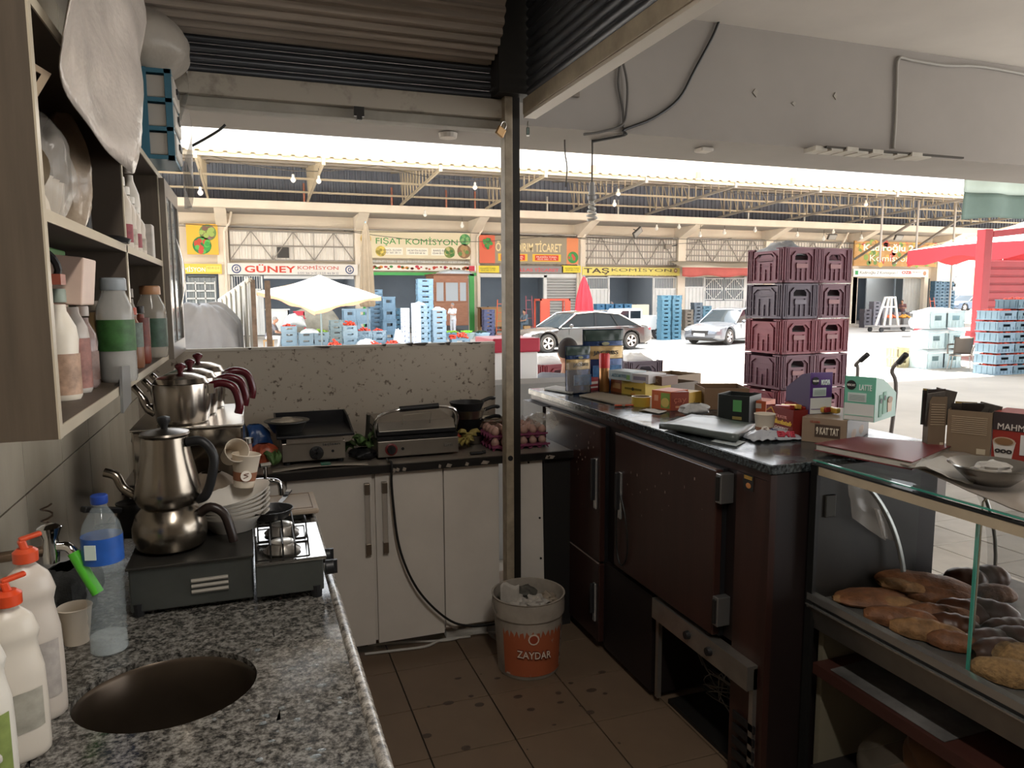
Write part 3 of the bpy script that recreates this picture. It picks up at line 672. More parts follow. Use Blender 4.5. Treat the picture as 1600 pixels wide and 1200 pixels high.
cloth('plastic_sheet', 'blue and white plastic on top of the right booth-side crate stack', 'sheet', 685, 29.6, 1.15, .55, .38, .12, plas, 6)
cloth('sack_pile', 'beige sacks slumped in the dark opening behind the parasol', 'sacks', 492, 36, .1, 2.6, .9, 1.3, mat('sacking', '9a9484', .9, var=.2, scale=3), 7)
# vegetable tubs in front of the wooden booth
for px, m_, lb, c in ((708, grn, 'blue tub of green peppers in front of the booth', '8fb6cf'), (730, mat('lime', '84cc3c', .4), 'pale tub of long green peppers, middle of three', 'a9b8b8'), (753, dgr, 'pale blue tub of dark aubergines, rightmost of three', 'a4bfd0')):
    c_ = at(px, 523, y=30.5); t = thing('vegetable_tub', lb, 'tub', (c_.x, 30.5, c_.z-.18), group='vegetable tubs before the booth')
    MB().lathe([(.24, 0), (.34, .25), (.37, .26), (.35, .22), (.25, .03)], n=16).build('tub', mat('tub_'+c, c, .4), t, smooth=1)
    rnd = random.Random(px); mb = MB()
    for k in range(22): a = rnd.random()*6.28; q = rnd.random()*.24; mb.tube([(q*cos(a)-.07, q*sin(a), .26+rnd.random()*.08), (q*cos(a)+.07, q*sin(a)+rnd.uniform(-.06, .06), .28+rnd.random()*.08)], [.03, .018], 5)
    tag(mb.build('contents', m_, t), kind='stuff')
heap('tomatoes', 'tomatoes spilling between the vegetable tubs before the booth', 'tomatoes', at(717, 500, y=29.8).x, 29.8, -.05, .9, .5, .05, tom, 44, .3, 9)
stack(718, 29.8, 1, BL, 'holding tomatoes between the vegetable tubs', H=.3, L=.8)
c = at(736, 532, y=29); tag(B(-.35, .35, -.2, .2, 0, .16).build('produce_box', mat('card', 'a99a80', .9), loc=(c.x, 29, GZ+.0), bevel=.01), 'small brown carton before the vegetable tubs', 'box')
# wooden booth
c = at(709, 437, y=38.3); bx = c.x
bt = thing('wooden_booth', 'brown wooden cabin with three windows inside the green framed opening', 'booth', (bx, 39, -.1)); wd = mat('booth_wood', '9c6c52', .6, var=.2, scale=3, stretch=(1, 1, 8))
MB().box(-.95, 1.0, 0, 1.8, .25, 3.0).build('body', wd, bt, bevel=.02)
for k in range(7): MB().box(-.93, .98, -.02, 0, .3+k*.17, .45+k*.17).build('plank', wd, bt)
for x0, x1 in ((-.8, -.4), (-.28, .42), (.52, .88)):
    wn = MB().box(x0, x1, -.03, .0, 1.6, 2.6).build('window', mat('booth_glass', '9aa0a4', .15), bt)
    m = MB(); m.box(x0-.05, x1+.05, -.05, -.01, 1.54, 1.6); m.box(x0-.05, x1+.05, -.05, -.01, 2.6, 2.66); m.box(x0-.05, x0, -.05, -.01, 1.6, 2.6); m.box(x1, x1+.05, -.05, -.01, 1.6, 2.6); m.build('window_frame', wd, wn)
MB().box(-1.0, 1.05, -.1, 1.9, 3.0, 3.08).build('roof', mat('booth_roof', '7c5642', .7), bt)
cloth('plastic_sheet', 'crumpled clear plastic on the roof of the brown booth', 'sheet', 710, 39.8, 2.99, 2.0, 1.2, .25, plas, 8)
# desks, small things in the openings
def desk(label, px0, px1, pyt, y, colr, name='desk', h=None):
    a = at(px0, pyt, y=y); b = at(px1, pyt, y=y); t = thing(name, label, 'desk', (a.x, y, -.3)); W_ = b.x-a.x; Hh = a.z+.3
    m_ = mat('desk_'+colr, colr, .6)
    MB().box(0, W_, 0, .7, Hh-.05, Hh).build('top', m_, t); MB().box(.05, W_-.05, .05, .1, .3, Hh-.05).build('front_panel', m_, t)
    for x in (.05, W_-.11): MB().box(x, x+.06, .05, .65, 0, Hh-.05).build('side_panel', m_, t)
    return t
t = desk('white low desk with two drawers in the GÜNEY opening', 414, 453, 483, 37.5, 'dcdad4')
for x in (.3, 1.0): MB().box(x, x+.5, .03, .05, .55, .85).build('drawer', mat('desk_dcdad4'), t)
desk('brown counter desk just left of the post, across the street', 750, 789, 480, 40.2, 'a88258')
t = thing('plastic_chair', 'small red plastic chair behind the seated man', 'chair', tuple(at(468, 505, y=34.8)))
m = MB(); m.box(-.25, .25, -.25, .25, .0, .04); m.box(-.25, .25, .2, .25, .35, .55); m.box(-.25, -.2, .2, .25, 0, .5); m.box(.2, .25, .2, .25, 0, .5); m.box(-.28, -.24, -.25, .25, .2, .24); m.box(.24, .28, -.25, .25, .2, .24); m.build('seat_shell', mat('red_plastic', 'b83a44', .5), t)
for sx_ in (-.22, .22):
    for sy_ in (-.22, .22): MB().bar((sx_, sy_, 0), (sx_*1.1, sy_*1.1, -.42), .04).build('leg', mat('red_plastic'), t)
# ---------------------------------------------------------------- parasols
def folded_parasol(label, px, y, ztop, zbot, r, colr, zg=GZ):
    x = at(px, 500, y=y).x; t = thing('folded_parasol', label, 'parasol', (x, y, zg))
    MB().cyl((0, 0, 0), (0, 0, ztop-zg+.06), .035).build('pole', mat('parasol_pole', '7d8c90', .5, .3), t)
    m = MB(); n = 20; L_ = []
    zs = [ztop-zg, ztop-zg-.1, ztop-zg-.5, (ztop+zbot)/2-zg, zbot-zg+.1, zbot-zg]; rs = [.03, .08, .5*r, .8*r, r, r*.85]
    def f(u, v):
        k = v*(len(zs)-1); i = min(int(k), len(zs)-2); q = k-i; R_ = rs[i]*(1-q)+rs[i+1]*q; a = 2*pi*u
        R2 = R_*(1+.16*sin(8*a)+.05*sin(3*a+v*4)); return (R2*cos(a), R2*sin(a), zs[i]*(1-q)+zs[i+1]*q)
    m.grid(49, 16, f); m.build('canopy', mat('fold_'+colr, colr, .85, var=.1, scale=3), t, smooth=1)
    MB().lathe([(.3, 0), (.3, .1), (.06, .14)], n=14).build('base', mat('parasol_base', '6c6a66', .8), t); return t
folded_parasol('tall folded beige parasol standing before the FIŞAT sign', 575, 31, 4.75, 1.3, .30, '84745e')
folded_parasol('folded bright red parasol behind the dark sedan', 912, 31, 2.62, .55, .42, 'c93a44')
def open_parasol(label, x, y, ze, za, hw, top, under, rz=0, val=.25, sag=.12, zg=GZ, tilt=0):
    t = thing('open_parasol', label, 'parasol', (x, y, zg), rz)
    MB().cyl((0, 0, 0), (0, 0, za-zg), .035).build('pole', mat('parasol_pole'), t)
    n = 8; cs = []
    for k in range(4): a = pi/4+k*pi/2; cs.append((hw*sqrt(2)*cos(a), hw*sqrt(2)*sin(a)))
    m = MB()
    for k in range(4):
        p, q = cs[k], cs[(k+1) % 4]
        def f(u, v):
            ex = p[0]*(1-u)+q[0]*u; ey = p[1]*(1-u)+q[1]*u
            return (ex*v, ey*v, (za-zg)*(1-v)+(ze-zg)*v-sag*sin(pi*v)*.6-sag*sin(pi*u)*v*v*-.4)
        m.grid(9, 9, f)
    m.build('canopy', mat('canopy_'+top, top, .8), t, smooth=1)
    m = MB()
    for k in range(4):
        p, q = cs[k], cs[(k+1) % 4]
        m.grid(17, 3, lambda u, v: (p[0]*(1-u)+q[0]*u+.03*sin(u*18)*v, p[1]*(1-u)+q[1]*u+.03*cos(u*16)*v, ze-zg+sag*.4*sin(pi*u)-val*v*(1+.25*sin(u*14))))
    m.build('valance', mat('valance_'+under, under, .8), t, smooth=1)
    for c_ in cs:
        MB().bar((0, 0, za-zg-.12), (c_[0], c_[1], ze-zg-.03), .03).build('rib', mat('rib_wood', 'a98a6a', .6), t)
        MB().bar((0, 0, ze-zg-.1), (c_[0]*.5, c_[1]*.5, (za+ze)/2-zg-.1), .025).build('strut', mat('rib_wood'), t)
    if tilt:
        for o in [o for o in COL.objects if o.parent == t and not o.name.startswith('pole')]: o.matrix_local = T(0, 0, za-zg) @ Rz(-rz) @ Rx(tilt) @ Rz(rz) @ T(0, 0, zg-za)
    return t
x = at(502, 500, y=28.2).x
up = open_parasol('open square white parasol with orange underside among tomato crates', x, 28.2, 1.78, 2.52, 1.6, 'f2e9e0', 'c98a6c', rz=.62, val=.12, tilt=.27)
x = at(1560, 400, y=21).x
open_parasol('large open red parasol with top coloured as sun glare behind the red truck', x+5.0, 23.0, 3.75, 5.1, 3.6, 'e8d8cc', 'a02d35', rz=.1, val=.6, sag=.3)  # top cloth coloured near-white for strong sun; valance keeps the red
# red awning over the barred windows
t = thing('awning', 'faded cream awning with red valance over the barred windows', 'awning', (0, 0, 0))
a = P(1066, 420, 40.4); b = P(1330, 420, 40.4)
m = MB().grid(25, 5, lambda u, v: (a.x+(b.x-a.x)*u, 42-1.6*v, P(1100, 409, 42).z*(1-v)+P(1100, 418, 40.4).z*v+.1*sin(u*pi*5)*v*(1-v)*4)); m.build('sloping_cloth', mat('awning_cream', 'd5cbb8', .8), t, smooth=1, thick=.02)
m = MB().grid(50, 4, lambda u, v: (a.x+(b.x-a.x)*u, 40.4+.06*sin(u*60)*v, P(1100, 418, 40.4).z-.55*v*(1+.12*sin(u*33)))); m.build('valance', mat('awning_red', 'bd6158', .8, var=.15, scale=1), t, smooth=1, thick=.02)
# ---------------------------------------------------------------- people
SKIN = mat('skin', 'b98a70', .6); HAIR = mat('hair_dark', '2b2420', .8); HAIRG = mat('hair_grey', '8c8a88', .8)
def remesh(mb, name, m_, parent, vox):
    o = mb.build(name, m_, parent)
    q = o.modifiers.new('r', 'REMESH'); q.mode = 'VOXEL'; q.voxel_size = vox; q.use_smooth_shade = True
    q2 = o.modifiers.new('sm', 'SMOOTH'); q2.iterations = 4; q2.factor = .5
    dg = bpy.context.evaluated_depsgraph_get(); me = bpy.data.meshes.new_from_object(o.evaluated_get(dg)); old = o.data
    o.modifiers.clear(); o.data = me; bpy.data.meshes.remove(old); me.materials.clear(); me.materials.append(m_); me.shade_smooth(); return o
def cap(mb, a, b, ra, rb, n=10):
    a = Vector(a); b = Vector(b); mb.cyl(a, b, ra, rb, n); mb.ball(a, ra, n, 6); mb.ball(b, rb, n, 6)
def person(label, loc, rz, J, shirt, trousers, shirt_sleeve='short', hair=HAIR, skin=None, group=None, vox=.011, shoes='2a2624', looks=0, beard=False):
    """J: joints dict in local metres; person looks along -y before rz"""
    t = thing('person', label, 'person', loc, rz); m = MB(); skin = skin or SKIN
    V_ = {k: Vector(v) for k, v in J.items()}
    pel, che, nk, hd = V_['pelvis'], V_['chest'], V_['neck'], V_['head']
    # head with face
    Mh = T(hd) @ Rz(looks)
    m.ball(hd, (.075, .095, .115), 16, 12); old = m.M; m.M = Mh
    m.ball((0, -.02, -.06), (.055, .07, .055), 12, 8); m.ball((0, -.1, -.01), (.014, .022, .03), 8, 6)
    m.ball((-.078, .0, -.01), (.012, .02, .03), 8, 6); m.ball((.078, .0, -.01), (.012, .02, .03), 8, 6)
    m.ball((0, -.088, -.055), (.025, .012, .008), 8, 5); m.M = old
    cap(m, nk, hd+Vector((0, .01, -.07)), .052, .048); cap(m, nk+Vector((0, 0, -.03)), che, .06, .12)
    cap(m, che, pel, .13, .135); 
    for s in ('l', 'r'):
        sh, el, wr, hip, kn, an, to = (V_[q+s] for q in ('sh', 'el', 'wr', 'hip', 'kn', 'an', 'to'))
        cap(m, che+Vector((0, 0, .1)), sh, .07, .052); cap(m, sh, el, .05, .038); cap(m, el, wr, .038, .026)
        d = (wr-el).normalized(); side = Vector((1 if s == 'l' else -1, 0, 0)); side = (side-d*side.dot(d)).normalized(); nrm = d.cross(side)
        pc = wr+d*.05; m.ball(wr+d*.045, .034, 8, 6)
        for k in range(4):
            o_ = (k-1.5)*.019; L_ = (.07, .08, .075, .058)[k]
            b0 = pc+side*o_+d*.02; b1 = b0+d*L_*.55+nrm*.01; b2 = b1+d*L_*.4+nrm*.025; cap(m, b0, b1, .010, .009, 6); cap(m, b1, b2, .009, .008, 6)
        b0 = wr+d*.02+side*.03; b1 = b0+side*.025+d*.035; cap(m, b0, b1, .012, .010, 6); cap(m, b1, b1+d*.03+nrm*.01, .010, .008, 6)
        cap(m, pel, hip, .11, .088); cap(m, hip, kn, .082, .055); cap(m, kn, an, .052, .036); cap(m, an, to, .038, .03)
    remesh(m, 'body', skin, t, vox)
    c = MB()
    for k in ('l', 'r'):
        cap(c, che+Vector((0, 0, .1)), V_['sh'+k], .085, .068); el = V_['el'+k]; sh = V_['sh'+k]; wr = V_['wr'+k]
        if shirt_sleeve == 'short': cap(c, sh, sh+(el-sh)*.62, .066, .06)
        else: cap(c, sh, el, .064, .052); cap(c, el, el+(wr-el)*.93, .052, .04)
    c.ball(che, (.17, .125, .17), 14, 10); cap(c, che, pel+Vector((0, 0, .02)), .14, .15)
    mid = (che+pel)/2; c.ball(mid, (.165, .135, .2), 14, 10)
    remesh(c, 'shirt', mat('cloth_'+shirt, shirt, .85, var=.08, scale=6), t, .014)
    c = MB(); c.ball(pel, (.165, .135, .12), 14, 8)
    for k in ('l', 'r'):
        cap(c, V_['hip'+k], V_['kn'+k], .1, .072); cap(c, V_['kn'+k], V_['an'+k]+Vector((0, 0, .04)), .07, .055)
    remesh(c, 'trousers', mat('cloth_'+trousers, trousers, .85, var=.08, scale=6), t, .014)
    for k in ('l', 'r'):
        s_ = MB(); a_, b_ = V_['an'+k], V_['to'+k]; cap(s_, a_+Vector((0, 0, -.02)), b_, .048, .042); remesh(s_, 'shoe', mat('shoe_'+shoes, shoes, .6), t, .014)
    h_ = MB(); h_.M = Mh; h_.ball((0, .015, .03), (.084, .1, .1), 16, 10); h = remesh(h_, 'hair', hair, t, .012)
    if beard: b_ = MB(); b_.M = Mh; b_.ball((0, -.045, -.085), (.05, .05, .035), 10, 8); b_.build('beard', hair, t, smooth=1)
    return t
def J_stand(bend=0, arms='down', stride=0):
    J = dict(pelvis=(0, 0, .95), chest=(0, -bend*.25, 1.28), neck=(0, -bend*.35, 1.47), head=(0, -bend*.5, 1.62),
             hipl=(.09, 0, .9), hipr=(-.09, 0, .9), knl=(.1, -.03, .5), knr=(-.1, -.02, .5), anl=(.1, .02+stride, .08), anr=(-.1, .02-stride, .08), tol=(.12, -.13+stride, .045), tor=(-.12, -.13-stride, .045),
             shl=(.19, -bend*.3, 1.4), shr=(-.19, -bend*.3, 1.4), ell=(.24, -bend*.3, 1.12), elr=(-.24, -bend*.3, 1.12), wrl=(.22, -.08-bend*.3, .88), wrr=(-.22, -.08-bend*.3, .88))
    if arms == 'front': J.update(ell=(.23, -.12, 1.14), elr=(-.23, -.12, 1.14), wrl=(.08, -.36, 1.17), wrr=(-.08, -.36, 1.15))
    return J
def J_sit(seat=.45, lean=.15, arms='lap', twist=0):
    s = seat+.125
    J = dict(pelvis=(0, 0, s), chest=(0, -lean*.8, s+.34), neck=(0, -lean*1.1, s+.53), head=(0, -lean*1.4, s+.67),
             hipl=(.1, -.04, s-.02), hipr=(-.1, -.04, s-.02), knl=(.14, -.46, s), knr=(-.14, -.44, s), anl=(.14, -.42, .08), anr=(-.14, -.38, .08), tol=(.15, -.56, .045), tor=(-.15, -.52, .045),
             shl=(.19, -lean, s+.46), shr=(-.19, -lean, s+.46), ell=(.23, -lean-.14, s+.2), elr=(-.23, -lean-.14, s+.2), wrl=(.1, -lean-.36, s+.16), wrr=(-.1, -lean-.36, s+.16))
    return J
x = at(420, 540, y=29.5).x
st = thing('wooden_stool', 'small wooden stool under the man in a grey shirt', 'stool', (x, 29.5, GZ))
MB().box(-.2, .2, -.2, .2, .38, .42).build('seat', mat('stool_wood', 'b08a5c', .7), st)
for a in (-.17, .17):
    for b in (-.17, .17): MB().box(a-.02, a+.02, b-.02, b+.02, 0, .38).build('leg', mat('stool_wood'), st)
person('man in grey t-shirt and white trousers seated on a stool reading', (x, 29.5, GZ), radians(80), J_sit(.40, .2), '77757a', 'd8d4d0', hair=HAIRG)
person('standing man in white t-shirt and pale trousers before the brown booth', (at(708, 500, y=36).x, 36, -.33), radians(-55), J_stand(.1, 'front'), 'efefef', 'cfd0d4', beard=True, hair=HAIRG)
person('person in pink shirt seated behind the brown desk left of the post', (at(766, 480, y=41.5).x, 41.5, -.3), radians(-60), J_sit(.55), 'c08a94', '4a4c54')
x = at(822, 480, y=38.5).x
tag(B(-.2, .2, -.2, .2, 0, .42).build('wooden_box_seat', mat('stool_wood'), loc=(x, 38.5, -.33), bevel=.01), 'wooden box under the man beside the red hand truck', 'seat')
person('man in grey-blue clothes seated by the red hand truck', (x, 38.5, -.33), radians(-70), J_sit(.42, .1), '6d7a84', '5a6670')
person('man in pale blue shirt standing at the left of the TAŞ doorway', (at(955, 480, y=41).x, 41, -.33), radians(60), J_stand(.05, 'front'), 'a9bcd6', '5a5c64', hair=HAIRG)
person('man in dark shirt leaning in the TAŞ doorway, right', (at(992, 480, y=41.6).x, 41.6, -.5), radians(40), J_stand(.2, 'front'), '5c6670', '3c3e44')
person('person in dark red top bending over crates in the far right opening', (at(1411, 480, y=40.5).x, 40.5, -.33), radians(-60), J_stand(.7, 'front'), '7a5a5c', '4a4a50')
person('dark haired man mostly hidden behind the grey covered heap', (at(330, 480, y=21).x, 21, -.33), radians(10), J_stand(), '6a6d74', '4a4c54')
# ---------------------------------------------------------------- vehicles
def wheel(parent, x, y, r, rim='d3c8c6', w_=.2, side=-1):
    t_ = MB(); t_.M = T(x, y, r) @ Rx(pi/2); t_.lathe([(r*.62, -w_/2), (r*.93, -w_/2), (r, -w_*.3), (r, w_*.3), (r*.93, w_/2), (r*.62, w_/2)], n=28, cap=False); W_ = t_.build('wheel', mat('tyre', '3a3836', .8), parent, smooth=1)
    q = MB(); q.M = T(x, y+side*w_*.36, r) @ Rx(pi/2)
    q.lathe([(r*.66, -.02), (r*.66, .02), (r*.58, .02), (r*.58, -.02)], n=28, cap=False); q.lathe([(r*.15, -.03), (r*.13, .03)], n=12)
    for k in range(5):
        a = 2*pi*k/5
        for d in (-.16, .16): q.bar((r*.1*cos(a), r*.1*sin(a), 0), (r*.62*cos(a+d), r*.62*sin(a+d), 0), .035, .03, up=(0, 0, 1))
    q.build('rim', mat('rim_'+rim, rim, .3, .7), W_)
    q = MB(); q.M = T(x, y+side*w_*.1, r) @ Rx(pi/2); q.lathe([(r*.6, -.01), (r*.6, .01)], n=20); q.build('brake_disc', dark_metal, W_)
def car(label, loc, rz, body, L=4.9, Wd=1.86, H=1.44, suv=False, plate='34 AB 123'):
    """nose towards -x; x from -L/2 to L/2"""
    t = thing('car', label, 'car', loc, rz); bm_ = mat('carpaint_'+body, body, .25, .35, coat=.6); gl = mat('car_glass', '262c30', .06, spec=.5)
    # lower body: side outline lofted across the width
    N = 40; hw = Wd/2; hl = L/2
    def shoulder(u):   # z of the shoulder line
        x = -hl+L*u
        if suv: return .62+.30*min(1, u/.08)**.6 + .04*sin(pi*u)-.12*max(0, (u-.93)/.07)
        return .50+.22*min(1, u/.07)**.5+.20*min(1, u/.35)-.03*max(0, (u-.8)/.2)-.10*max(0, (u-.95)/.05)
    def width(u): return hw*(1-.22*max(0, 1-u/.13)**2-.14*max(0, (u-.9)/.1)**2)
    def bottom(u):
        z = .2+.08*max(0, 1-u/.05)+.12*max(0, (u-.93)/.07); return z
    R_ = .345; wx = (-hl+.88, hl-1.02)
    def arch(x):
        z = 0
        for c_ in wx:
            d = abs(x-c_)
            if d < R_+.045: z = max(z, sqrt((R_+.045)**2-d*d)+R_*.98)
        return z
    vs = []; sec = []
    for i in range(N*2+1):
        u = i/(N*2); x = -hl+L*u; zt = shoulder(u); w2 = width(u); zb = max(bottom(u), arch(x)) ; zb = min(zb, zt-.06)
        cr = [(w2*.94, zb), (w2, zb+.06), (w2*1.0, (zb+zt)/2), (w2*.975, zt-.05), (w2*.88, zt), (w2*.45, zt+.035), (0, zt+.045)]
        cr = [(-a, b) for a, b in cr]+[(a, b) for a, b in cr[::-1][1:]]
        sec.append([(x, a, b) for a, b in cr])
    m = MB(); k = len(sec[0])
    for s_ in sec: vs += s_
    m.add(vs, [(i*k+j, i*k+j+1, (i+1)*k+j+1, (i+1)*k+j) for i in range(len(sec)-1) for j in range(k-1)]+[tuple(range(k))[::-1], tuple((len(sec)-1)*k+j for j in range(k))])
    m.build('body', bm_, t, smooth=35)
    und = MB().box(-hl+.15, hl-.15, -hw*.8, hw*.8, .18, .5); und.build('underbody', black, t)
    # greenhouse
    if suv: g = [(-hl+1.05, .92), (-hl+1.75, H-.04), (0, H), (hl-.55, H-.08), (hl-.12, .95)]
    else: g = [(-hl+1.35, .9), (-hl+2.15, H-.06), (-.05+.3, H), (hl-1.5, H-.09), (hl-.55, .93)]
    def gz(x, pts):
        for a, b in zip(pts, pts[1:]):
            if a[0] <= x <= b[0]: return a[1]+(b[1]-a[1])*(x-a[0])/(b[0]-a[0])
        return pts[-1][1]
    xs = [g[0][0]+(g[-1][0]-g[0][0])*i/30 for i in range(31)]; vs = []
    for x in xs:
        z = max(gz(x, g), .86); q = (z-.86)/(H-.86)
        wt_ = hw*(.93-.2*q); vs += [(x, -hw*.93, .84), (x, -wt_, z-.03*q), (x, -wt_*.7, z+.02*q), (x, 0, z+.03*q), (x, wt_*.7, z+.02*q), (x, wt_, z-.03*q), (x, hw*.93, .84)]
    MB().add(vs, [(i*7+j, i*7+j+1, (i+1)*7+j+1, (i+1)*7+j) for i in range(30) for j in range(6)]).build('side_glass', gl, t, smooth=50)
    # roof and pillars as a painted shell just proud of the glass
    x0, x1 = g[1][0]-.05, g[-2][0]+.15; m = MB()
    def rf(u, v):
        x = x0+(x1-x0)*u; z = gz(x, g); wt_ = hw*.735; yv = (v*2-1)*wt_; return (x, yv, z+.035-.03*(v*2-1)**2)
    m.grid(16, 9, rf); m.build('roof', bm_, t, smooth=1, thick=.02)
    for s in (-1, 1):
        wlow, wup = hw*.94*s, hw*.745*s
        def side(x, z): q = (z-.84)/(H-.84); return (x, (wlow+(wup-wlow)*max(0, min(1, q)))*1.005, z)
        rail = [side(x, z) for x, z in g]
        MB().tube([side(g[0][0], .88)]+rail[1:-1]+[side(g[-1][0], .9)], .028, 6).build('roof_rail', chrome if not suv else bm_, t)
        MB().bar(side(.15, .88), side(.22, H-.04), .07, .03).build('pillar', black, t); MB().bar(side(g[-2][0]-.1, .9), side(g[-2][0]-.35, H-.1), .06, .03).build('pillar', black, t)
        MB().bar((g[0][0]+.1, hw*.95*s, .885), (g[-1][0], hw*.95*s, .905), .02).build('waist_trim', chrome, t)
        mm = MB(); mm.ball((g[0][0]+.42, s*(hw+.1), .96), (.08, .11, .075), 12, 8); mm.build('mirror', bm_, t, smooth=1)
        for c_ in wx: wheel(t, c_, s*(hw-.12), R_, side=s)
        dl = MB()
        for x in (-hl+1.75, .18, hl-1.55): dl.box(x-.006, x+.006, s*hw*.985-.008, s*hw*.985+.008, .3, .84)
        dl.box(-hl+1.75, hl-1.55, s*hw*.99-.008, s*hw*.99+.008, .3, .312); dl.build('door_gap', black, t)
        for x in (.0, 1.0): MB().box(x-.1, x+.1, s*hw-.01, s*hw+.03 if s > 0 else s*hw+.01, .74, .77) if False else MB().bar((x-.1, s*(hw+.005), .76), (x+.12, s*(hw+.005), .765), .025).build('door_handle', chrome, t)
        h_ = MB(); h_.ball((-hl+.2, s*hw*.68, .62), (.17, .2, .075), 12, 8); h_.build('headlight', mat('headlight', 'e9eef0', .15), t, smooth=1)
        h_ = MB(); h_.ball((hl-.12, s*hw*.74, .78), (.12, .2, .07), 12, 8); h_.build('tail_light', mat('tail_light', 'b3242c', .25), t, smooth=1)
    m = MB(); m.box(-hl-.02, -hl+.12, -hw*.42, hw*.42, .42, .62); m.build('grille', black, t, bevel=.03)
    m = MB(); m.box(-hl-.01, -hl+.15, -hw*.7, hw*.7, .24, .33); m.build('lower_intake', black, t, bevel=.02)
    p_ = MB().box(-hl-.035, -hl-.02, -.26, .26, .38, .49).build('number_plate', mat('plate', 'eceef0', .4), t)
    text(plate, .44, .075, INK('2a2a2e'), p_, T(-hl-.04, 0, .435) @ FACE['left'])
    MB().box(hl-.02, hl+.01, -.26, .26, .62, .73).build('number_plate', mat('plate'), t)
    return t
pf = at(862, 551, z=GZ); pr = at(982, 546, z=GZ); mid = (pf+pr)/2; ang = atan2(pr.y-pf.y, pr.x-pf.x)
nrm = Vector((-sin(ang), cos(ang), 0)); mid = mid+nrm*.8
car('long dark grey sedan with multi-spoke rims passing in the sunlit street', (mid.x, mid.y, GZ), ang, '3a3634', L=5.0*(pf-pr).length/3.05, H=1.46)
pf = at(1136, 539, z=GZ); a_ = radians(24); c_ = pf+Vector((cos(a_), sin(a_), 0))*(2.25-.88)+Vector((-sin(a_), cos(a_), 0))*.78
car('silver grey hatchback parked left of the maroon crate stack', (c_.x, c_.y, GZ), a_, '5d6066', L=4.5, H=1.5, plate='34 KM 27')
g2 = at(1512, 487, y=50)
ramp = struct(MB().add([(50, 42, -.33), (130, 42, -.33), (130, 42, -.345), (50, 44, -.2), (58, 47, .2), (130, 50, .3), (130, 120, .5), (52, 120, .4)], [(0, 1, 5, 4), (4, 5, 6, 7), (0, 4, 7)]).build('ground_ramp', asph))
car('dark blue estate car parked beyond the right end of the hall', (at(1510, 480, y=50).x, 50, .3), radians(0), '48566a', L=4.4, H=1.5)
car('silver car behind the dark blue one beyond the hall end', (at(1500, 480, y=56).x, 56, .34), radians(0), 'b6c2cc', L=4.4, H=1.5)
# white pickup
x = at(985, 500, y=31.5).x
t = thing('pickup_truck', 'white pickup truck with crate load standing before the TAŞ doorway', 'truck', (x, 31.5, GZ)); t.scale = (.82, .82, .82); wp = mat('truck_white', 'e6e6e2', .35, coat=.4)
MB().prism([(-1.9, .45), (.35, .45), (.35, 1.72), (.2, 1.8), (-1.0, 1.78), (-1.5, 1.2), (-1.9, 1.1)], -.8, .8, 'y').build('cab', wp, t, bevel=.04)
MB().prism([(-1.38, 1.22), (-.95, 1.66), (-.55, 1.66), (-.55, 1.22)], -.815, .815, 'y').build('window', mat('car_glass'), t)
MB().box(-.45, .22, -.815, .815, 1.22, 1.66).build('window', mat('car_glass'), t)
MB().prism([(-1.45, 1.2), (-1.02, 1.74), (-1.0, 1.7), (-1.40, 1.18)], -.7, .7, 'y').build('windscreen', mat('car_glass'), t)
bd = MB().box(.4, 2.3, -.82, .82, .55, .68); bd.build('bed_floor', wp, t)
for y in (-.82, .78): MB().box(.4, 2.3, y, y+.04, .68, 1.35).build('bed_side', wp, t)
MB().box(2.26, 2.3, -.82, .82, .68, 1.35).build('tailgate', wp, t)
for y in (-.6, .6): MB().box(2.3, 2.33, y-.1, y+.1, .75, .85).build('tail_light', mat('tail_light'), t)
MB().box(-1.6, 2.2, -.5, .5, .35, .55).build('chassis', dark_metal, t)
for wx_ in (-1.2, 1.4):
    for s in (-1, 1): wheel(t, wx_, s*.72, .33, 'c8c8c8', side=s)
for k, px in enumerate((936, 950, 964, 978)):
    stack(px, 33.0, 1, '3f6a86', 'in the dark blue row behind the pickup, %s' % ('leftmost', 'second from left', 'third from left', 'rightmost')[k], 'dark blue', H=.3, L=.42, z0=at(px, 484, y=33).z)
    stack(px, 33.0, 1, '3f6a86', 'under the row behind the pickup, %s' % ('leftmost', 'second from left', 'third from left', 'rightmost')[k], 'dark blue', H=1.35, L=.42, z0=GZ)
c = at(984, 476, y=34); d = at(1014, 500, y=34); tag(MB().box(c.x, d.x, 34, 34.6, GZ, c.z).build('cardboard_carton', mat('card_pale', 'cdbfa8', .9), bevel=.02), 'large pale carton behind the white pickup', 'box')
stack(1037, 30.0, 11, BLN, 'the left stack beside the pickup', 'bright blue', H=.19, L=.5); stack(1054, 30.2, 11, BLN, 'the right stack by the hatchback', 'bright blue', H=.19, L=.5)
for px, n, c_, adj, pl in ((1074, 6, '7d7468', 'brown-grey', 'the low brown stack left of the barred windows'), (1088, 8, '64717c', 'slate', 'the slate stack left of the barred windows'), (1102, 7, '5c8496', 'teal', 'the teal stack below the barred windows')):
    stack(px, 38.6, n, c_, pl, adj, H=.21, L=.6)
t = thing('tyre_pile', 'pale green tyre-like ring behind the hatchback bonnet', 'tyre', tuple(at(1120, 494, y=33))); MB().tube([(.45*cos(k*pi/8), .3*sin(k*pi/8), 0) for k in range(16)], .12, 8, True).build('ring', mat('ringgreen', '9fb59a', .7), t, smooth=1)
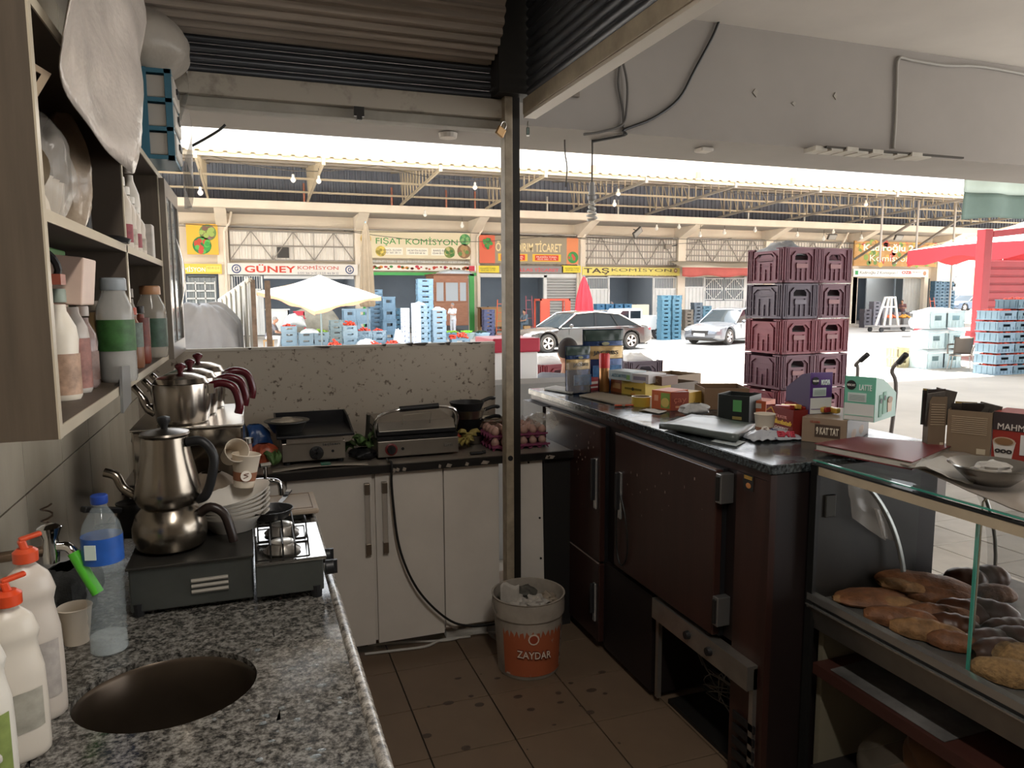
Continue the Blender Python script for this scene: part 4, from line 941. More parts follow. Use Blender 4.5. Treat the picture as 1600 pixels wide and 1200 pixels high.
# red frame cart, hand trucks
x = at(863, 500, y=33.5).x; rd = mat('cart_red', 'c4523c', .5, var=.12, scale=3); t = thing('frame_cart', 'orange-red box frame cart behind the dark sedan', 'cart', (x, 33.5, GZ))
for a in (-.8, .72): 
    for b in (-.4, .4): MB().box(a, a+.08, b, b+.06, .15, 1.95).build('corner_post', rd, t)
MB().box(-.8, .8, -.4, .46, 1.85, 1.95).build('top', rd, t); MB().box(-.8, .8, -.4, .46, .2, .3).build('floor', rd, t); MB().box(-.8, -.3, -.41, -.37, .2, 1.85).build('side_panel', rd, t); MB().box(.5, .8, -.41, -.37, .2, 1.85).build('side_panel', rd, t)
for z in (.75, 1.1): MB().box(-.3, .5, -.4, -.36, z, z+.05).build('rail', mat('cart_dark', '5c3a38', .5), t)
for a in (-.6, .6): wheel(t, a, -.2, .14, w_=.06)
def hand_truck(label, px, pyb, y, h, colr, lean=.25, rz=0, zb=None):
    c = at(px, pyb, y=y); t = thing('hand_truck', label, 'hand truck', (c.x, y, GZ+.02), rz); m_ = mat('ht_'+colr, colr, .5)
    for s in (-.2, .2): MB().tube([(s, 0, .1), (s*.9, lean*h, h)], .025, 6).build('side_rail', m_, t)
    for k in range(4): z = .3+k*(h-.4)/3.3; MB().bar((-.2, lean*z, z), (.2, lean*z, z), .03).build('cross_bar', m_, t)
    MB().box(-.22, .22, -.25, 0, .05, .08).build('toe_plate', m_, t)
    for s in (-.26, .26): m = MB(); m.M = T(s, .08, .13) @ Ry(pi/2); m.lathe([(.13, -.03), (.13, .03)], n=14); m.build('wheel', black, t)
    return t
hand_truck('red hand truck standing behind the seated man left of the roller shutter', 828, 505, 39.5, 2.1, 'a8545c', .08)
hand_truck('orange hand truck leaning beside the post over a folding chair', 781, 520, 37, 1.9, 'd8623c', -.1)
hand_truck('orange hand truck leaning on dark crates at the far right opening', 1462, 490, 36, 1.9, 'c8603f', .2)
# stack of red and navy crates left of the post
stack(763, 37, 7, '5a5f7e', 'the navy and red stack before the brown desk', 'navy', H=.2, L=.6)
# covered heap and sheet metal gate at far left
tarp = mat('grey_tarp', 'a3a4a8', .6, var=.12, scale=2, bump=.3)
def f(u, v):
    a = 2*pi*u; h = sin(v*pi/2); r = cos(v*pi/2)**.55
    k = 1+.22*noise.noise(Vector((cos(a)*2.2, sin(a)*2.2, v*4)))+.07*sin(a*11+v*5)*(1-v)+.06*abs(noise.noise(Vector((cos(a)*6, sin(a)*6, v*9))))
    return (.72*r*cos(a)*k, .75*r*sin(a)*k, 1.86*h*(1+.06*noise.noise(Vector((cos(a)*2, sin(a)*2, v*3)))))
xx = at(318, 500, y=12.6).x
tag(MB().grid(97, 40, f).build('covered_heap', tarp, smooth=1, loc=(xx-.05, 12.8, GZ)), 'large heap under folded grey tarpaulin at the far left of the street', 'tarpaulin')
gt = thing('sheet_gate', 'rusty edged corrugated grey sheet gate beside the tarpaulin heap', 'gate', (0, 0, 0))
pa = at(391, 437, y=12.4); pb = at(343, 470, y=14.8); n = 13; m = MB()
for k in range(n):
    t0, t1 = k/n, (k+.92)/n; A_ = pb.lerp(pa, t0); B_ = pb.lerp(pa, t1); m = MB(); off = Vector((-.04, -.02, 0)) if k % 2 else Vector((0, 0, 0))
    A_ += off; B_ += off; d = Vector((.03, .01, 0))
    m.add([(A_.x, A_.y, GZ+.1), (B_.x, B_.y, GZ+.1), B_, A_, (A_.x+d.x, A_.y+d.y, GZ+.1), (B_.x+d.x, B_.y+d.y, GZ+.1), B_+d, A_+d], [(0, 1, 2, 3), (7, 6, 5, 4), (0, 4, 5, 1), (1, 5, 6, 2), (2, 6, 7, 3), (3, 7, 4, 0)])
    m.build('sheet_panel', mat('gate_sheet', 'b6b5ae', .6, var=.15, scale=4, stretch=(1, 1, .2)), gt)
for p_, w_ in ((pa, .07), (pa+Vector((.22, .5, .0)), .09)): MB().box(p_.x, p_.x+w_, p_.y, p_.y+w_, GZ, p_.z).build('gate_post', mat('rust_post', '8a7666', .8, var=.3, scale=9), gt)
MB().bar((pb.x, pb.y, pb.z), (pa.x, pa.y, pa.z), .06).build('top_rail', mat('gate_rail', 'c8c0b0', .6), gt)
c = at(312, 455, y=30); 
# right side: red truck body, tomato crates, chair, pale crates
t = thing('red_truck', 'red stake-sided truck body standing at the right edge', 'truck', (20.6, 16, GZ)); rt = mat('truck_red', '983038', .45, var=.12, scale=2)
rz_ = radians(-4); t.rotation_euler = (0, 0, rz_)
for x_ in (0, 3.2): MB().box(x_, x_+.3, -.05, .25, .5, 3.95).build('stake_post', rt, t, bevel=.02)
MB().prism([(.3, 3.7), (6, 4.3), (6, 4.5), (.3, 3.9)], -.06, .1, 'y').build('top_rail', rt, t, bevel=.02)
for k in range(9): z = .95+k*.235; MB().box(.3, 6, 0, .06, z, z+.19).build('side_board', rt, t, bevel=.02)
MB().box(.3, 6, .05, .07, .95, 3.05).build('inner_board', rt, t)
MB().box(0, 6, 0, 2.4, .75, .92).build('bed', rt, t)
for x_ in (1.2, 5): wheel(t, x_, .3, .42)
MB().box(1.8, 3.4, -.03, .0, 2.25, 2.5).build('white_board', mat('truck_stripe', 'd9d2d0', .5), t)
for i in range(3):
    nn = 6+(1 if i == 0 else 0)
    for j in range(1):
        n_ = 6+(1 if (i == 1 and j == 0) else 0)
        o, zt, x = stack(0, 13.3+j*.62, n_, BL2 if not (i or j) else '54707f', 'the %s tomato column, right picture edge' % ['left', 'middle', 'right'][i], 'blue', H=.235, L=.6, W=.6, x=17.75+i*.62, gap=.04)
        for k in range(n_ if i < 2 else 0):
            if j == 0 or k == n_-1: heap('tomatoes', 'tomatoes in the %s crate, %s column, right edge' % (ORD[n_-1-k], ['left', 'middle', 'right'][i]), 'tomatoes', x, 13.3+j*.62, GZ+k*.275+.20, .60, .60, .045, tom, 44, .055, k+i)
cage_m = '9fb4bd'
for lv in range(3):
    for s in (0, 1):
        crate('c3d6dc', .62, .55, .48, (17.6+s*.68+random.uniform(-.05, .05), 15.1, GZ+lv*.55), random.uniform(-.06, .06), 'pale blue crate, %s level, %s side of the sunlit pair stack' % (['bottom', 'middle', 'top'][lv], ['left', 'right'][s]), 'sunlit pale crates in the street')
    cloth('white_bag', 'white plastic lining between the pale crates, %s level' % ['bottom', 'middle', 'top'][lv], 'bag', 1463, 15.1, GZ+lv*.55+.42, 1.3, .6, .14, mat('bag_white'), 20+lv)
    if lv < 2: crate('6f6a64', .4, .5, .5, (18.75, 15.4, GZ+lv*.52), .1, 'dark brown crate, %s, behind the pale crate pair' % ['lower', 'upper'][lv], 'dark crates behind the pale pair')
t = thing('plastic_armchair', 'brown plastic armchair with thin metal legs in the street', 'chair', (17.75, 14.2, GZ), radians(-60)); cp = mat('chair_brown', '5c534c', .5)
m = MB().grid(9, 6, lambda u, v: (-.24+.48*u, -.24+.46*v, .43-.02*sin(pi*u))); m.build('seat', cp, t, smooth=1, thick=.02)
m = MB().grid(9, 8, lambda u, v: (-.22+.44*u, .22+.12*v-.04*sin(pi*u), .43+.45*v)); m.build('backrest', cp, t, smooth=1, thick=.02)
for s in (-1, 1):
    MB().tube(clus([(s*.24, .3, .68), (s*.3, .1, .68), (s*.3, -.15, .66), (s*.27, -.24, .45)], 5), .022, 6).build('armrest', cp, t, smooth=1)
    for y_ in (-.2, .22): MB().tube([(s*.22, y_, .42), (s*.27, y_*1.25, 0)], .013, 6).build('leg', mat('leg_grey', '9a9794', .4, .6), t)
stack(1406, 15.6, 2, 'b9b090', 'the yellowish basket pair alone in the sun', 'yellowish', H=.28, L=.42, W=.4)
# trolley with white frame
x = at(1388, 500, y=32).x; t = thing('flat_trolley', 'flat steel trolley carrying a white tapered frame in the shade', 'trolley', (x, 32, GZ)); wf = mat('frame_white', 'dedad0', .6)
MB().box(-1.2, 1.9, -.5, .5, .28, .36).build('deck', mat('deck_grey', '9a9792', .6), t)
for s in (-.9, 1.6):
    for y_ in (-.4, .4): m = MB(); m.M = T(s, y_, .14) @ Rx(pi/2); m.lathe([(.14, -.04), (.14, .04)], n=14); m.build('wheel', black, t)
fr = MB().box(-.35, .45, -.05, .05, 1.9, 1.98).build('frame', wf, t)
for a, b in ((-.9, -.3), (-.3, -.05), (.15, .15), (.75, .4)): MB().bar((a, 0, .36), (b, 0, 1.95), .09).build('frame_bar', wf, fr)
MB().bar((-.5, 0, 1.4), (.55, 0, 1.4), .07).build('frame_bar', wf, fr)
for px, y, n, c_, adj, pl in ((1352, 37, 5, '4e4a50', 'dark', 'the dark stack left in the fruit sign opening'), (1366, 37.2, 7, '6c6a72', 'grey', 'the grey stack behind the white trolley frame'), (1380, 37.4, 6, '7a7678', 'dusty grey', 'the dusty stack behind the white trolley frame'), (1398, 37.6, 4, '7c6a6c', 'reddish', 'the reddish stack before the bending person'), (1412, 37.8, 4, '6d6668', 'brown', 'the brown stack before the bending person'), (1438, 37, 4, '5f5c60', 'dark', 'the low dark stack right of the bending person')):
    stack(px, y, n, c_, pl, adj, H=.24, L=.6)
for px, c_, lb in ((1392, 'd0683c', 'orange produce heap behind the trolley, left'), (1412, 'd8963a', 'yellow produce heap behind the trolley, right')):
    heap('produce', lb, 'produce', at(px, 500, y=34).x, 34, .35, .7, .6, .06, mat('prod_'+c_, c_, .5), 44, .2, px)
    tag(B(-.38, .38, -.35, .35, 0, .68).build('produce_bin', mat('bin_grey', '6f6c68', .8), loc=(at(px, 500, y=34).x, 34.0, GZ), bevel=.02), 'grey bin under the ' + ('orange' if px < 1400 else 'yellow') + ' produce heap', 'bin')
for k, px in enumerate((1458, 1466, 1474, 1482)):
    stack(px, 40.5, 13, ('4a6a80', '537388', '44647a', '4f7086')[k], 'the %s column past the fruit sign' % ('leftmost', 'left middle', 'right middle', 'rightmost')[k], 'dark blue', H=.24, L=.5)
x = at(1431, 500, y=27).x; t = thing('pedestal_stand', 'white cloth bag hung on a low pedestal stand in the shade', 'stand', (x, 27, GZ))
MB().box(-.5, .4, -.3, .3, 0, .06).build('base', mat('deck_grey'), t); MB().cyl((0, 0, .06), (0, 0, .9), .03).build('post', wf, t)
m = MB().ball((0, 0, .72), (.38, .25, .32), 14, 10, wob=.3, seed=4); m.build('bag', mat('bag_white'), t, smooth=1)
# dark green tarpaulin hanging at upper right
t = thing('hanging_tarpaulin', 'grey-green tarpaulin with pale translucent top hanging at upper right', 'tarpaulin', (0, 0, 0))
a = at(1507, 275, y=9); b = at(1505, 343, y=9)
m = MB().grid(30, 6, lambda u, v: (a.x+3.2*u, 9+.05*sin(u*22), 3.95+(3.3-3.95)*v)); m.build('pale_cloth', mat('tarp_pale', 'a9b6ac', .6, var=.08, scale=2), t, smooth=1, thick=.01)
m = MB().grid(30, 6, lambda u, v: (a.x+3.2*u, 8.99+.05*sin(u*22)+.02*v, 3.3+(b.z+.06*sin(pi*u*1.5)-3.3)*v)); m.build('green_cloth', mat('tarp_green', '5d7068', .7, var=.1, scale=3), t, smooth=1, thick=.01)
MB().box(a.x, a.x+3.3, 8.97, 9.03, 3.93, 3.98).build('top_bar', bar_d, t)
# street lamp mirror & sign beyond the hall end
t = thing('round_mirror', 'round grey traffic mirror on a pole beyond the hall end', 'mirror', tuple(at(1494, 438, y=33)))
m = MB(); m.M = Rx(pi/2); m.lathe([(.01, .05), (.22, .03), (.25, 0), (.22, -.03)], n=18); m.build('disc', mat('mirror_grey', '8c8c8c', .3, .6), t); MB().box(-.25, .25, -.03, .03, -.6, -.38).build('plate', mat('mirror_grey'), t); MB().box(-.02, .02, .03, .08, -.6, .1).build('bracket', dark_metal, t)
# ---------------------------------------------------------------- near maroon crates on the pavement
def maroon_crate(colr, loc, rz, label, group, lab=None):
    key = 'MC'+colr
    W_, D_, H_ = .36, .48, .31; hx, hy = W_/2, D_/2; tk = .012
    if key not in CR:
        cm_ = mat('maroon_'+colr, colr, .5, var=.1, scale=5); root = thing('produce_crate', label, 'crate', loc, rz, group)
        def side(w_, wide):
            m = MB()     # a wall seen from -y, x across, origin base middle
            if wide: m.box(-w_*.4, w_*.4, 0, tk, H_*.6, H_*.82)
            m.box(-w_, w_, 0, tk, 0, H_*.62); m.box(-w_, -w_*.38, 0, tk, H_*.62, H_*.8); m.box(w_*.38, w_, 0, tk, H_*.62, H_*.8); 
            m.prism([(-w_*.38, H_*.72), (-w_*.25, H_*.8), (-w_*.38, H_*.8)], 0, tk, 'y'); m.prism([(w_*.38, H_*.8), (w_*.25, H_*.8), (w_*.38, H_*.72)], 0, tk, 'y')
            m.box(-w_, w_, 0, tk, H_*.8, H_*.97 if not wide else H_*.9)
            e = -.012
            for s in (-1, 1):
                for q in (.98, .86, .76): m.box(s*w_*q-.005, s*w_*q+.005, e, 0, 0, H_*.97)
                m.box(min(s*w_*.62, s*w_*.58), max(s*w_*.62, s*w_*.58), e*1.2, 0, .03, H_*.75)
            m.box(-w_, w_, e, 0, 0, .018); m.box(-w_, w_, e, 0, H_*.93, H_*.97) if not wide else [m.box(-w_, -w_*.6, e, 0, H_*.93, H_*.97), m.box(w_*.6, w_, e, 0, H_*.93, H_*.97)]
            m.prism([(-w_*.62, H_*.72), (-w_*.4, H_*.86), (w_*.4, H_*.86), (w_*.62, H_*.72), (w_*.56, H_*.72), (w_*.36, H_*.82), (-w_*.36, H_*.82), (-w_*.56, H_*.72)], e*1.2, 0, 'y')
            m.box(-.006, .006, e, 0, .02, H_*.38) ; m.box(-w_*.3, -w_*.27, e, 0, .02, H_*.55); m.box(w_*.27, w_*.3, e, 0, .02, H_*.55)
            for z in ((.09, .15, .21) if wide else (.1,)): m.box(-w_, w_, e*.6, 0, z-.003, z+.003)
            return m
        parts = []
        for M_, w_, wd_ in ((T(0, -hy, 0), hx, False), (T(0, hy, 0) @ Rz(pi), hx, False), (T(-hx, 0, 0) @ Rz(-pi/2), hy, True), (T(hx, 0, 0) @ Rz(pi/2), hy, True)):
            s_ = side(w_, wd_); q = MB(); q.M = M_; q.add(s_.v, s_.f); q.build('side_wall', cm_, root)
        MB().box(-hx, hx, -hy, hy, 0, .012).build('bottom', cm_, root)
        MB().box(-.06, .06, -hy-.013, -hy-.001, H_*.4, H_*.52).build('label_plate', mat('plate_'+colr, '8d5f60' if colr != '5c505c' else '6d6570', .5), root)
        MB().box(-hx+.02, hx-.02, -hy+.02, hy-.02, .013, .2).build('contents_bag', mat('crate_bag', '8e9094', .5, var=.3, scale=12, bump=.5), root, bevel=.04)
        CR[key] = root; return root
    return copy_tree(CR[key], loc, rz, label, group=group)
cols = ['754450', '5c505c', '843f49', '6c4450', '843f49', '754450', '6c4450']
for k in range(7):
    zc = -.13+k*.31; n_ = ORD[6-k]
    maroon_crate(cols[6-k], (4.33+.18, 5.17+.24, zc), random.uniform(-.012, .012), '%s crate, %s of the left maroon column outside the counter' % ('dark plum' if cols[6-k] == '5c505c' else 'maroon', n_), 'left maroon crate column')
    maroon_crate(['754450', '6c4450', '843f49', '6f4350', '754450', '6c4450', '843f49'][6-k], (4.72+.18, 5.2+.24, zc), random.uniform(-.02, .02), 'maroon crate, %s of the right maroon column outside the counter' % n_, 'right maroon crate column')
cloth('plastic_bag', 'grey plastic bag bulging from the top left maroon crate', 'bag', 1205, 5.42, 1.97, .34, .44, .12, mat('crate_bag'), 31)
bpy.data.objects[-1 if False else 'plastic_bag.001' if 'plastic_bag.001' in bpy.data.objects else 'plastic_bag'].location.x = 4.50
for px_, lb in ((2.48, 'wooden pallet under the short red crate stack'), (3.38, 'wooden pallet under the short grey-plum crate stack')):
    t = thing('wooden_pallet', lb, 'pallet', (px_, 6.1, -.35))
    for q_ in range(4): MB().box(-.28, .28, -.3+q_*.16, -.2+q_*.16, .13, .15).build('slat', mat('stool_wood'), t)
    for q_ in (-.25, 0, .21): MB().box(q_, q_+.05, -.3, .28, 0, .13).build('bearer', mat('stool_wood'), t)
for k in range(4):
    maroon_crate('8a2a34', (2.48, 6.1, -.20+k*.31), .25, 'red crate, %s of short stack left of coffee bags' % ORD[3-k], 'short red crate stack')
    maroon_crate('6a5a66', (3.38, 6.1, -.20+k*.31), .05, 'grey-plum crate, %s of short stack right of coffee bags' % ORD[3-k], 'short grey-plum crate stack')
for px, yy, lb in ((852, 6.05, 'white plastic on the short red crate stack'), (990, 6.05, 'white plastic on the short grey-plum crate stack')): cloth('plastic_sheet', lb, 'sheet', px, 6.1, 1.02, .3, .3, .07, mat('bag_white'), px)
x = at(886, 560, y=5.05).x
st = thing('wooden_stool', 'low stool under the grey shirted person behind the coffee bags', 'stool', (x, 5.1, -.13))
MB().box(-.2, .2, -.18, .18, .42, .46).build('seat', mat('stool_wood'), st)
for a in (-.16, .16):
    for b in (-.14, .14): MB().box(a-.02, a+.02, b-.02, b+.02, 0, .42).build('leg', mat('stool_wood'), st)
person('grey shirted person seated outside behind the coffee bags, facing the street', (x, 5.1, -.13), radians(150), J_sit(.5, .2), '8c929a', '4a4c54')
# wheeled cart handles sticking up beyond the counter
t = thing('hand_cart', 'hand cart with two bent grey handles beyond the coffee boxes', 'cart', (0, 0, 0)); hm = mat('handle_steel', '77716e', .4, .6)
for k, (p0, p1, p2) in enumerate((((1400, 612), (1394, 578), (1412, 558)), ((1340, 585), (1337, 570), (1352, 557)))):
    yy = 3.9 if k == 0 else 4.5
    a, b, c_ = at(*p0, y=yy), at(*p1, y=yy), at(*p2, y=yy-.1)
    MB().tube(clus([(a.x+.05, yy+.1, .3), a, b, c_], 5), .014, 8).build('handle', hm, t, smooth=1); d = (c_-b).normalized()
    MB().cyl(c_-d*.06, c_+d*.03, .02).build('grip', black, t)
a = at(1400, 612, y=3.9)
MB().box(a.x-.15, a.x+.6, 3.95, 4.6, .1, .3).build('deck', hm, t)
for yy in (4.0, 4.55): m = MB(); m.M = T(a.x+.2, yy, .03) @ Rx(pi/2); m.lathe([(.16, -.03), (.16, .03)], n=16); m.build('wheel', black, t)
# low concrete block and white freezer outside behind the post
a = at(812, 600, y=4.45); b = at(850, 645, y=4.45)
tag(MB().box(a.x-.2, b.x+.3, 4.45, 4.75, -.13, a.z).build('concrete_block', mat('block_grey', '9b9a97', .9, var=.1, scale=4), bevel=.01), 'plain grey concrete block outside, seen just right of the post', 'block')
a = at(771, 536, y=4.9); b = at(800, 540, y=4.9); t = thing('display_freezer', 'white cabinet with red top edge outside, left of the post', 'cabinet', (a.x, 4.9, -.13))
MB().box(0, .34, 0, .4, 0, a.z+.06).build('body', mat('freezer_white', 'f2f0ee', .4), t, bevel=.01); MB().box(-.01, .35, -.02, .42, a.z+.06, a.z+.16).build('top_edge', mat('freezer_red', 'c2344a', .4), t, bevel=.01)
for z in (.9, 1.0, 1.1): MB().box(.03, .2, -.01, .0, z, z+.012).build('grille_line', mat('freezer_line', '9a8f90', .5), t)
# ================================================================== KIOSK FURNITURE
def granite(key, a, b, c, rough=.12, sc=70):
    m = bpy.data.materials.new(key); m.use_nodes = True; MATS[key] = m; n = m.node_tree.nodes; L = m.node_tree.links; p = n['Principled BSDF']
    t = n.new('ShaderNodeTexCoord'); v = n.new('ShaderNodeTexNoise'); v.inputs['Scale'].default_value = sc; v.inputs['Detail'].default_value = 5; v.inputs['Roughness'].default_value = .75
    r = n.new('ShaderNodeValToRGB'); L.new(t.outputs['Object'], v.inputs['Vector']); L.new(v.outputs['Fac'], r.inputs[0]); L.new(r.outputs[0], p.inputs['Base Color'])
    e = r.color_ramp.elements; e[0].position = .40; e[0].color = lin(a); e[1].position = .62; e[1].color = lin(c); q = e.new(.5); q.color = lin(b)
    p.inputs['Roughness'].default_value = rough
    v2 = n.new('ShaderNodeTexNoise'); v2.inputs['Scale'].default_value = 9; L.new(t.outputs['Object'], v2.inputs['Vector']); mr = n.new('ShaderNodeMapRange'); L.new(v2.outputs['Fac'], mr.inputs[0])
    mr.inputs[1].default_value = .3; mr.inputs[2].default_value = .7; mr.inputs[3].default_value = rough; mr.inputs[4].default_value = rough+.22; L.new(mr.outputs[0], p.inputs['Roughness']); return m
gran = granite('granite_speckled', '242321', '585550', '86837e', .06, 80)
dgran = granite('granite_dark', '15181a', '2c3133', '50585a', .1, 90)
def steelpot(name, prof, parent, c=(0, 0, 0), m_=None, n=32): return MB().lathe(prof, c, n).build(name, m_ or steel, parent, smooth=35)
# ---- left worktop with round sink
lc = thing('granite_worktop', 'wet speckled granite worktop with a round sink cut-out along the tiled wall', 'worktop', (0, 0, 0))
cx, cy, sr = -.175, 1.432, .158; ry_ = .143
m = MB(); n = 48; x0, x1, y0, y1 = -.36, .02, 1.25, 1.615
ring = []; out = []
for k in range(n):
    a = 2*pi*k/n; ring.append((cx+sr*cos(a), cy+ry_*sin(a)))
    s = 1/max(abs(cos(a))/((x1-x0)/2), abs(sin(a))/((y1-y0)/2)); out.append(((x0+x1)/2+s*cos(a), (y0+y1)/2+s*sin(a)))
vs = [(p[0], p[1], .88) for p in out]+[(p[0], p[1], .88) for p in ring]+[(p[0], p[1], .85) for p in ring]
m.add(vs, [(k, (k+1) % n, n+(k+1) % n, n+k) for k in range(n)]+[(n+k, n+(k+1) % n, 2*n+(k+1) % n, 2*n+k) for k in range(n)])
m.box(-.5, x0, .3, 2.62, .85, .88); m.box(x1, .165, .3, 2.62, .85, .88); m.box(x0, x1, .3, y0, .85, .88); m.box(x0, x1, y1, 2.62, .85, .88)
m.build('slab', gran, lc)
MB().tube([(.168, .3, .876), (.168, 2.62, .876)], .0125, 10).build('edge_moulding', granite('granite_edge', '4c4844', '8d877f', 'b5afa6', .15, 60), lc, smooth=1)
m = MB(); m.lathe([(sr/.158*.158, -.012), (.152, -.02), (.15, -.12), (.13, -.165), (.03, -.175)], (cx, cy, .88), 48, sy=ry_/.158, cap=False); m.build('sink_bowl', mat('sink_dark', '4a4036', .28, .75, var=.2, scale=5), lc, smooth=1)
m = MB().lathe([(.022, 0), (.025, .004), (.008, .006)], (cx, cy, .706), 16); m.build('drain', chrome, lc)
m = MB(); rnd = random.Random(3)
for k in range(46):
    c = at(rnd.uniform(330, 570), rnd.uniform(1010, 1195), z=.88)
    if (c.x-cx)**2/.031+(c.y-cy)**2/.026 < 1 or c.x > .155: continue
    r_ = rnd.uniform(.0015, .006); m.ball((c.x, c.y, .8805), (r_*rnd.uniform(.7, 1.8), r_, .0012), 8, 5)
tag(m.build('water_drops', mat('water', 'a9b4b8', .02, alpha=.35, spec=1), smooth=1), 'drops of water lying on the granite worktop right of the sink', 'water', kind='stuff')
cb = thing('sink_cabinet', 'white cabinet carrying the granite worktop', 'cabinet', (0, 0, 0)); cw = mat('cabinet_white', 'cfc8bf', .45, var=.07, scale=4, bump=.02)
MB().box(-.49, .12, .32, 2.55, .0, .7).build('carcass', cw, cb); MB().box(-.49, -.37, .32, 2.55, .7, .849).build('carcass_back', cw, cb); MB().box(.06, .12, .32, 2.55, .7, .849).build('carcass_rail', cw, cb)
for k in range(4):
    d = MB().box(.121, .139, .34+k*.55, .88+k*.55, .08, .84).build('door', cw, cb, bevel=.002); MB().tube([(.139, .84+k*.55, .5), (.165, .84+k*.55, .51), (.165, .84+k*.55, .7), (.139, .84+k*.55, .71)], .006, 8).build('handle', steel, d)
# ---- back counter
bt = thing('dark_worktop', 'grey worktop with chipped black front edge under the grills', 'worktop', (0, 0, 0))
MB().box(-.5, 1.425, 3.14, 3.69, .853, .879).build('top', mat('worktop_grey', '7c746b', .35, var=.2, scale=9), bt)
m = MB().box(-.5, 1.425, 3.122, 3.14, .847, .881); m.build('front_edge', mat('edge_black', '1d1b1a', .4, var=.4, scale=20), bt)
m = MB(); rnd = random.Random(2)
for k in range(12):
    x = rnd.uniform(-.05, 1.35); q = rnd.uniform(.006, .03); m.prism([(x, .853), (x+q, .849), (x+q*1.4, .862), (x+q*.4, .868)], 3.1195, 3.123)
tag(m.build('chip', mat('chip_pale', '8f857a', .8), bt), kind='stuff')
bc = thing('base_cabinet', 'white two door base cabinet with bar handles under the grills', 'cabinet', (0, 0, 0))
MB().box(-.48, 1.06, 3.17, 3.68, .07, .846).build('carcass', cw, bc)
seams = [(-.45, .105), (.115, .471), (.485, .789)]
for k, (a, b) in enumerate(seams):
    d = MB().box(a, b, 3.15, 3.168, .062 if k else .2, .842).build('door', cw, bc, bevel=.0015)
    if k:
        hx = .447 if k == 1 else .523; m = MB()
        m.box(hx-.011, hx+.011, 3.128, 3.149, .49, .80); h = m.build('handle', mat('handle_bright', 'e2ded8', .38, .9), d, bevel=.003)
        m = MB(); m.box(hx-.012, hx+.012, 3.124, 3.149, .485, .535); m.box(hx-.012, hx+.012, 3.124, 3.149, .755, .805); m.build('handle_end', mat('handle_brown', '8a7f72', .3, .9), h, bevel=.002)
MB().box(.795, 1.058, 3.15, 3.168, .085, .842).build('cover_panel', cw, bc, bevel=.0015)
t = thing('white_board', 'narrow white screwed panel right of the shutter post above the bucket', 'panel', (0, 0, 0))
MB().prism([(1.14, .846), (1.275, .85), (1.29, .03), (1.14, .03)], 3.15, 3.166, 'y').build('sheet', cw, t)
for x, z in ((1.205, .835), (1.262, .56), (1.268, .36), (1.155, .82)): m = MB().cyl((x, 3.1495, z), (x, 3.145, z), .005, n=8); m.build('screw', dark_metal, t)
tag(MB().box(1.29, 1.43, 3.16, 3.68, .0, .85).build('dark_filler', mat('filler_dark', '1b1918', .6)), 'dark filler board between the white panel and the dark wood cooler', 'panel')
# cables on the floor
def wire(label, pts, r, m_, name='cable', cat='cable', n=5):
    return tag(MB().tube(clus(pts, n), r, 8).build(name, m_, smooth=1), label, cat)
bk = mat('cable_black', '161514', .5)
pts = [at(a, b, y=3.105) for a, b in ((612, 725), (612, 760), (620, 835), (632, 880), (652, 920), (680, 952), (710, 973), (740, 978), (775, 975))]
pts = [Vector((.55, 3.2, .892)), Vector((.545, 3.13, .895))]+pts
wire('black power cable hanging from the contact grill down the white doors', pts, .0055, bk)
wc = mat('cable_white', 'b8b4ad', .5)
wire('white cable lying under the white cabinet doors, rear strand', [at(a, b, z=.008) for a, b in ((575, 1008), (640, 1003), (700, 1000), (740, 990), (785, 988))], .006, wc)
wire('white cable lying under the white cabinet doors, front strand', [at(a, b, z=.008) for a, b in ((570, 1022), (620, 1016), (665, 1010), (690, 1000), (735, 994))], .006, wc)
wire('grey cable curling on the floor between cabinet and bucket', [at(a, b, z=.008) for a, b in ((762, 985), (770, 996), (790, 1003), (812, 1000))], .005, mat('cable_grey2', '77736c', .6))
c = at(730, 985, z=.03); t = thing('power_strip', 'white power strip with plugs under the cabinet corner', 'power strip', (c.x, c.y+.03, .001)); MB().box(-.1, .1, -.025, .025, 0, .035).build('body', wc, t, bevel=.005)
for k in (-.05, .02): MB().cyl((k, 0, .035), (k, -.01, .06), .016, n=12).build('plug', wc, t)
# ---- shelf unit on the left wall
wood = mat('shelf_wood', '554a3e', .55, var=.28, scale=3, stretch=(8, 8, .6), bump=.05, detail=6)
edge = mat('shelf_edge_lit', 'b5aa96', .3, var=.1, scale=5)  # front edges coloured lighter, as if catching light
inner = mat('shelf_inner', '54493f', .7, var=.15, scale=4)
su = thing('wall_shelf_unit', 'dark wood grain wall shelf unit with edges coloured as lit on the left wall', 'shelf', (0, 0, 0))
XF = -.3
def upright(y, z0=1.375, z1=2.08, m_=wood, name='upright', t_=.018, xb=-.497):
    u = MB().box(xb, XF-.003, y, y+t_, z0, z1).build(name, m_, su); MB().box(XF-.003, XF, y, y+t_, z0, z1).build('lit_edge_strip', edge, u)
upright(1.355, 1.375, 2.45, wood, 'end_panel', .02)
upright(2.19, 1.395, 2.06, inner, 'upright', .018); upright(3.05, 1.375, 2.06, wood, 'upright', .022); upright(3.62, 1.375, 2.06)
for z, nme in ((1.377, 'bottom_board'), (1.728, 'middle_board'), (2.06, 'top_board')):
    y1_ = 3.05 if nme != 'top_board' else 3.64
    b_ = MB().box(-.497, XF-.003, 1.375, y1_, z, z+.018).build(nme, inner if z > 1.4 else wood, su); MB().box(XF-.003, XF, 1.375, y1_, z-.001, z+.019).build('lit_edge_strip', edge, b_)
MB().box(-.498, -.492, 1.375, 3.62, 1.38, 2.06).build('back_panel', inner, su)
MB().box(-.497, XF-.02, 3.07, 3.62, 1.377, 1.395).build('cupboard_floor', wood, su)
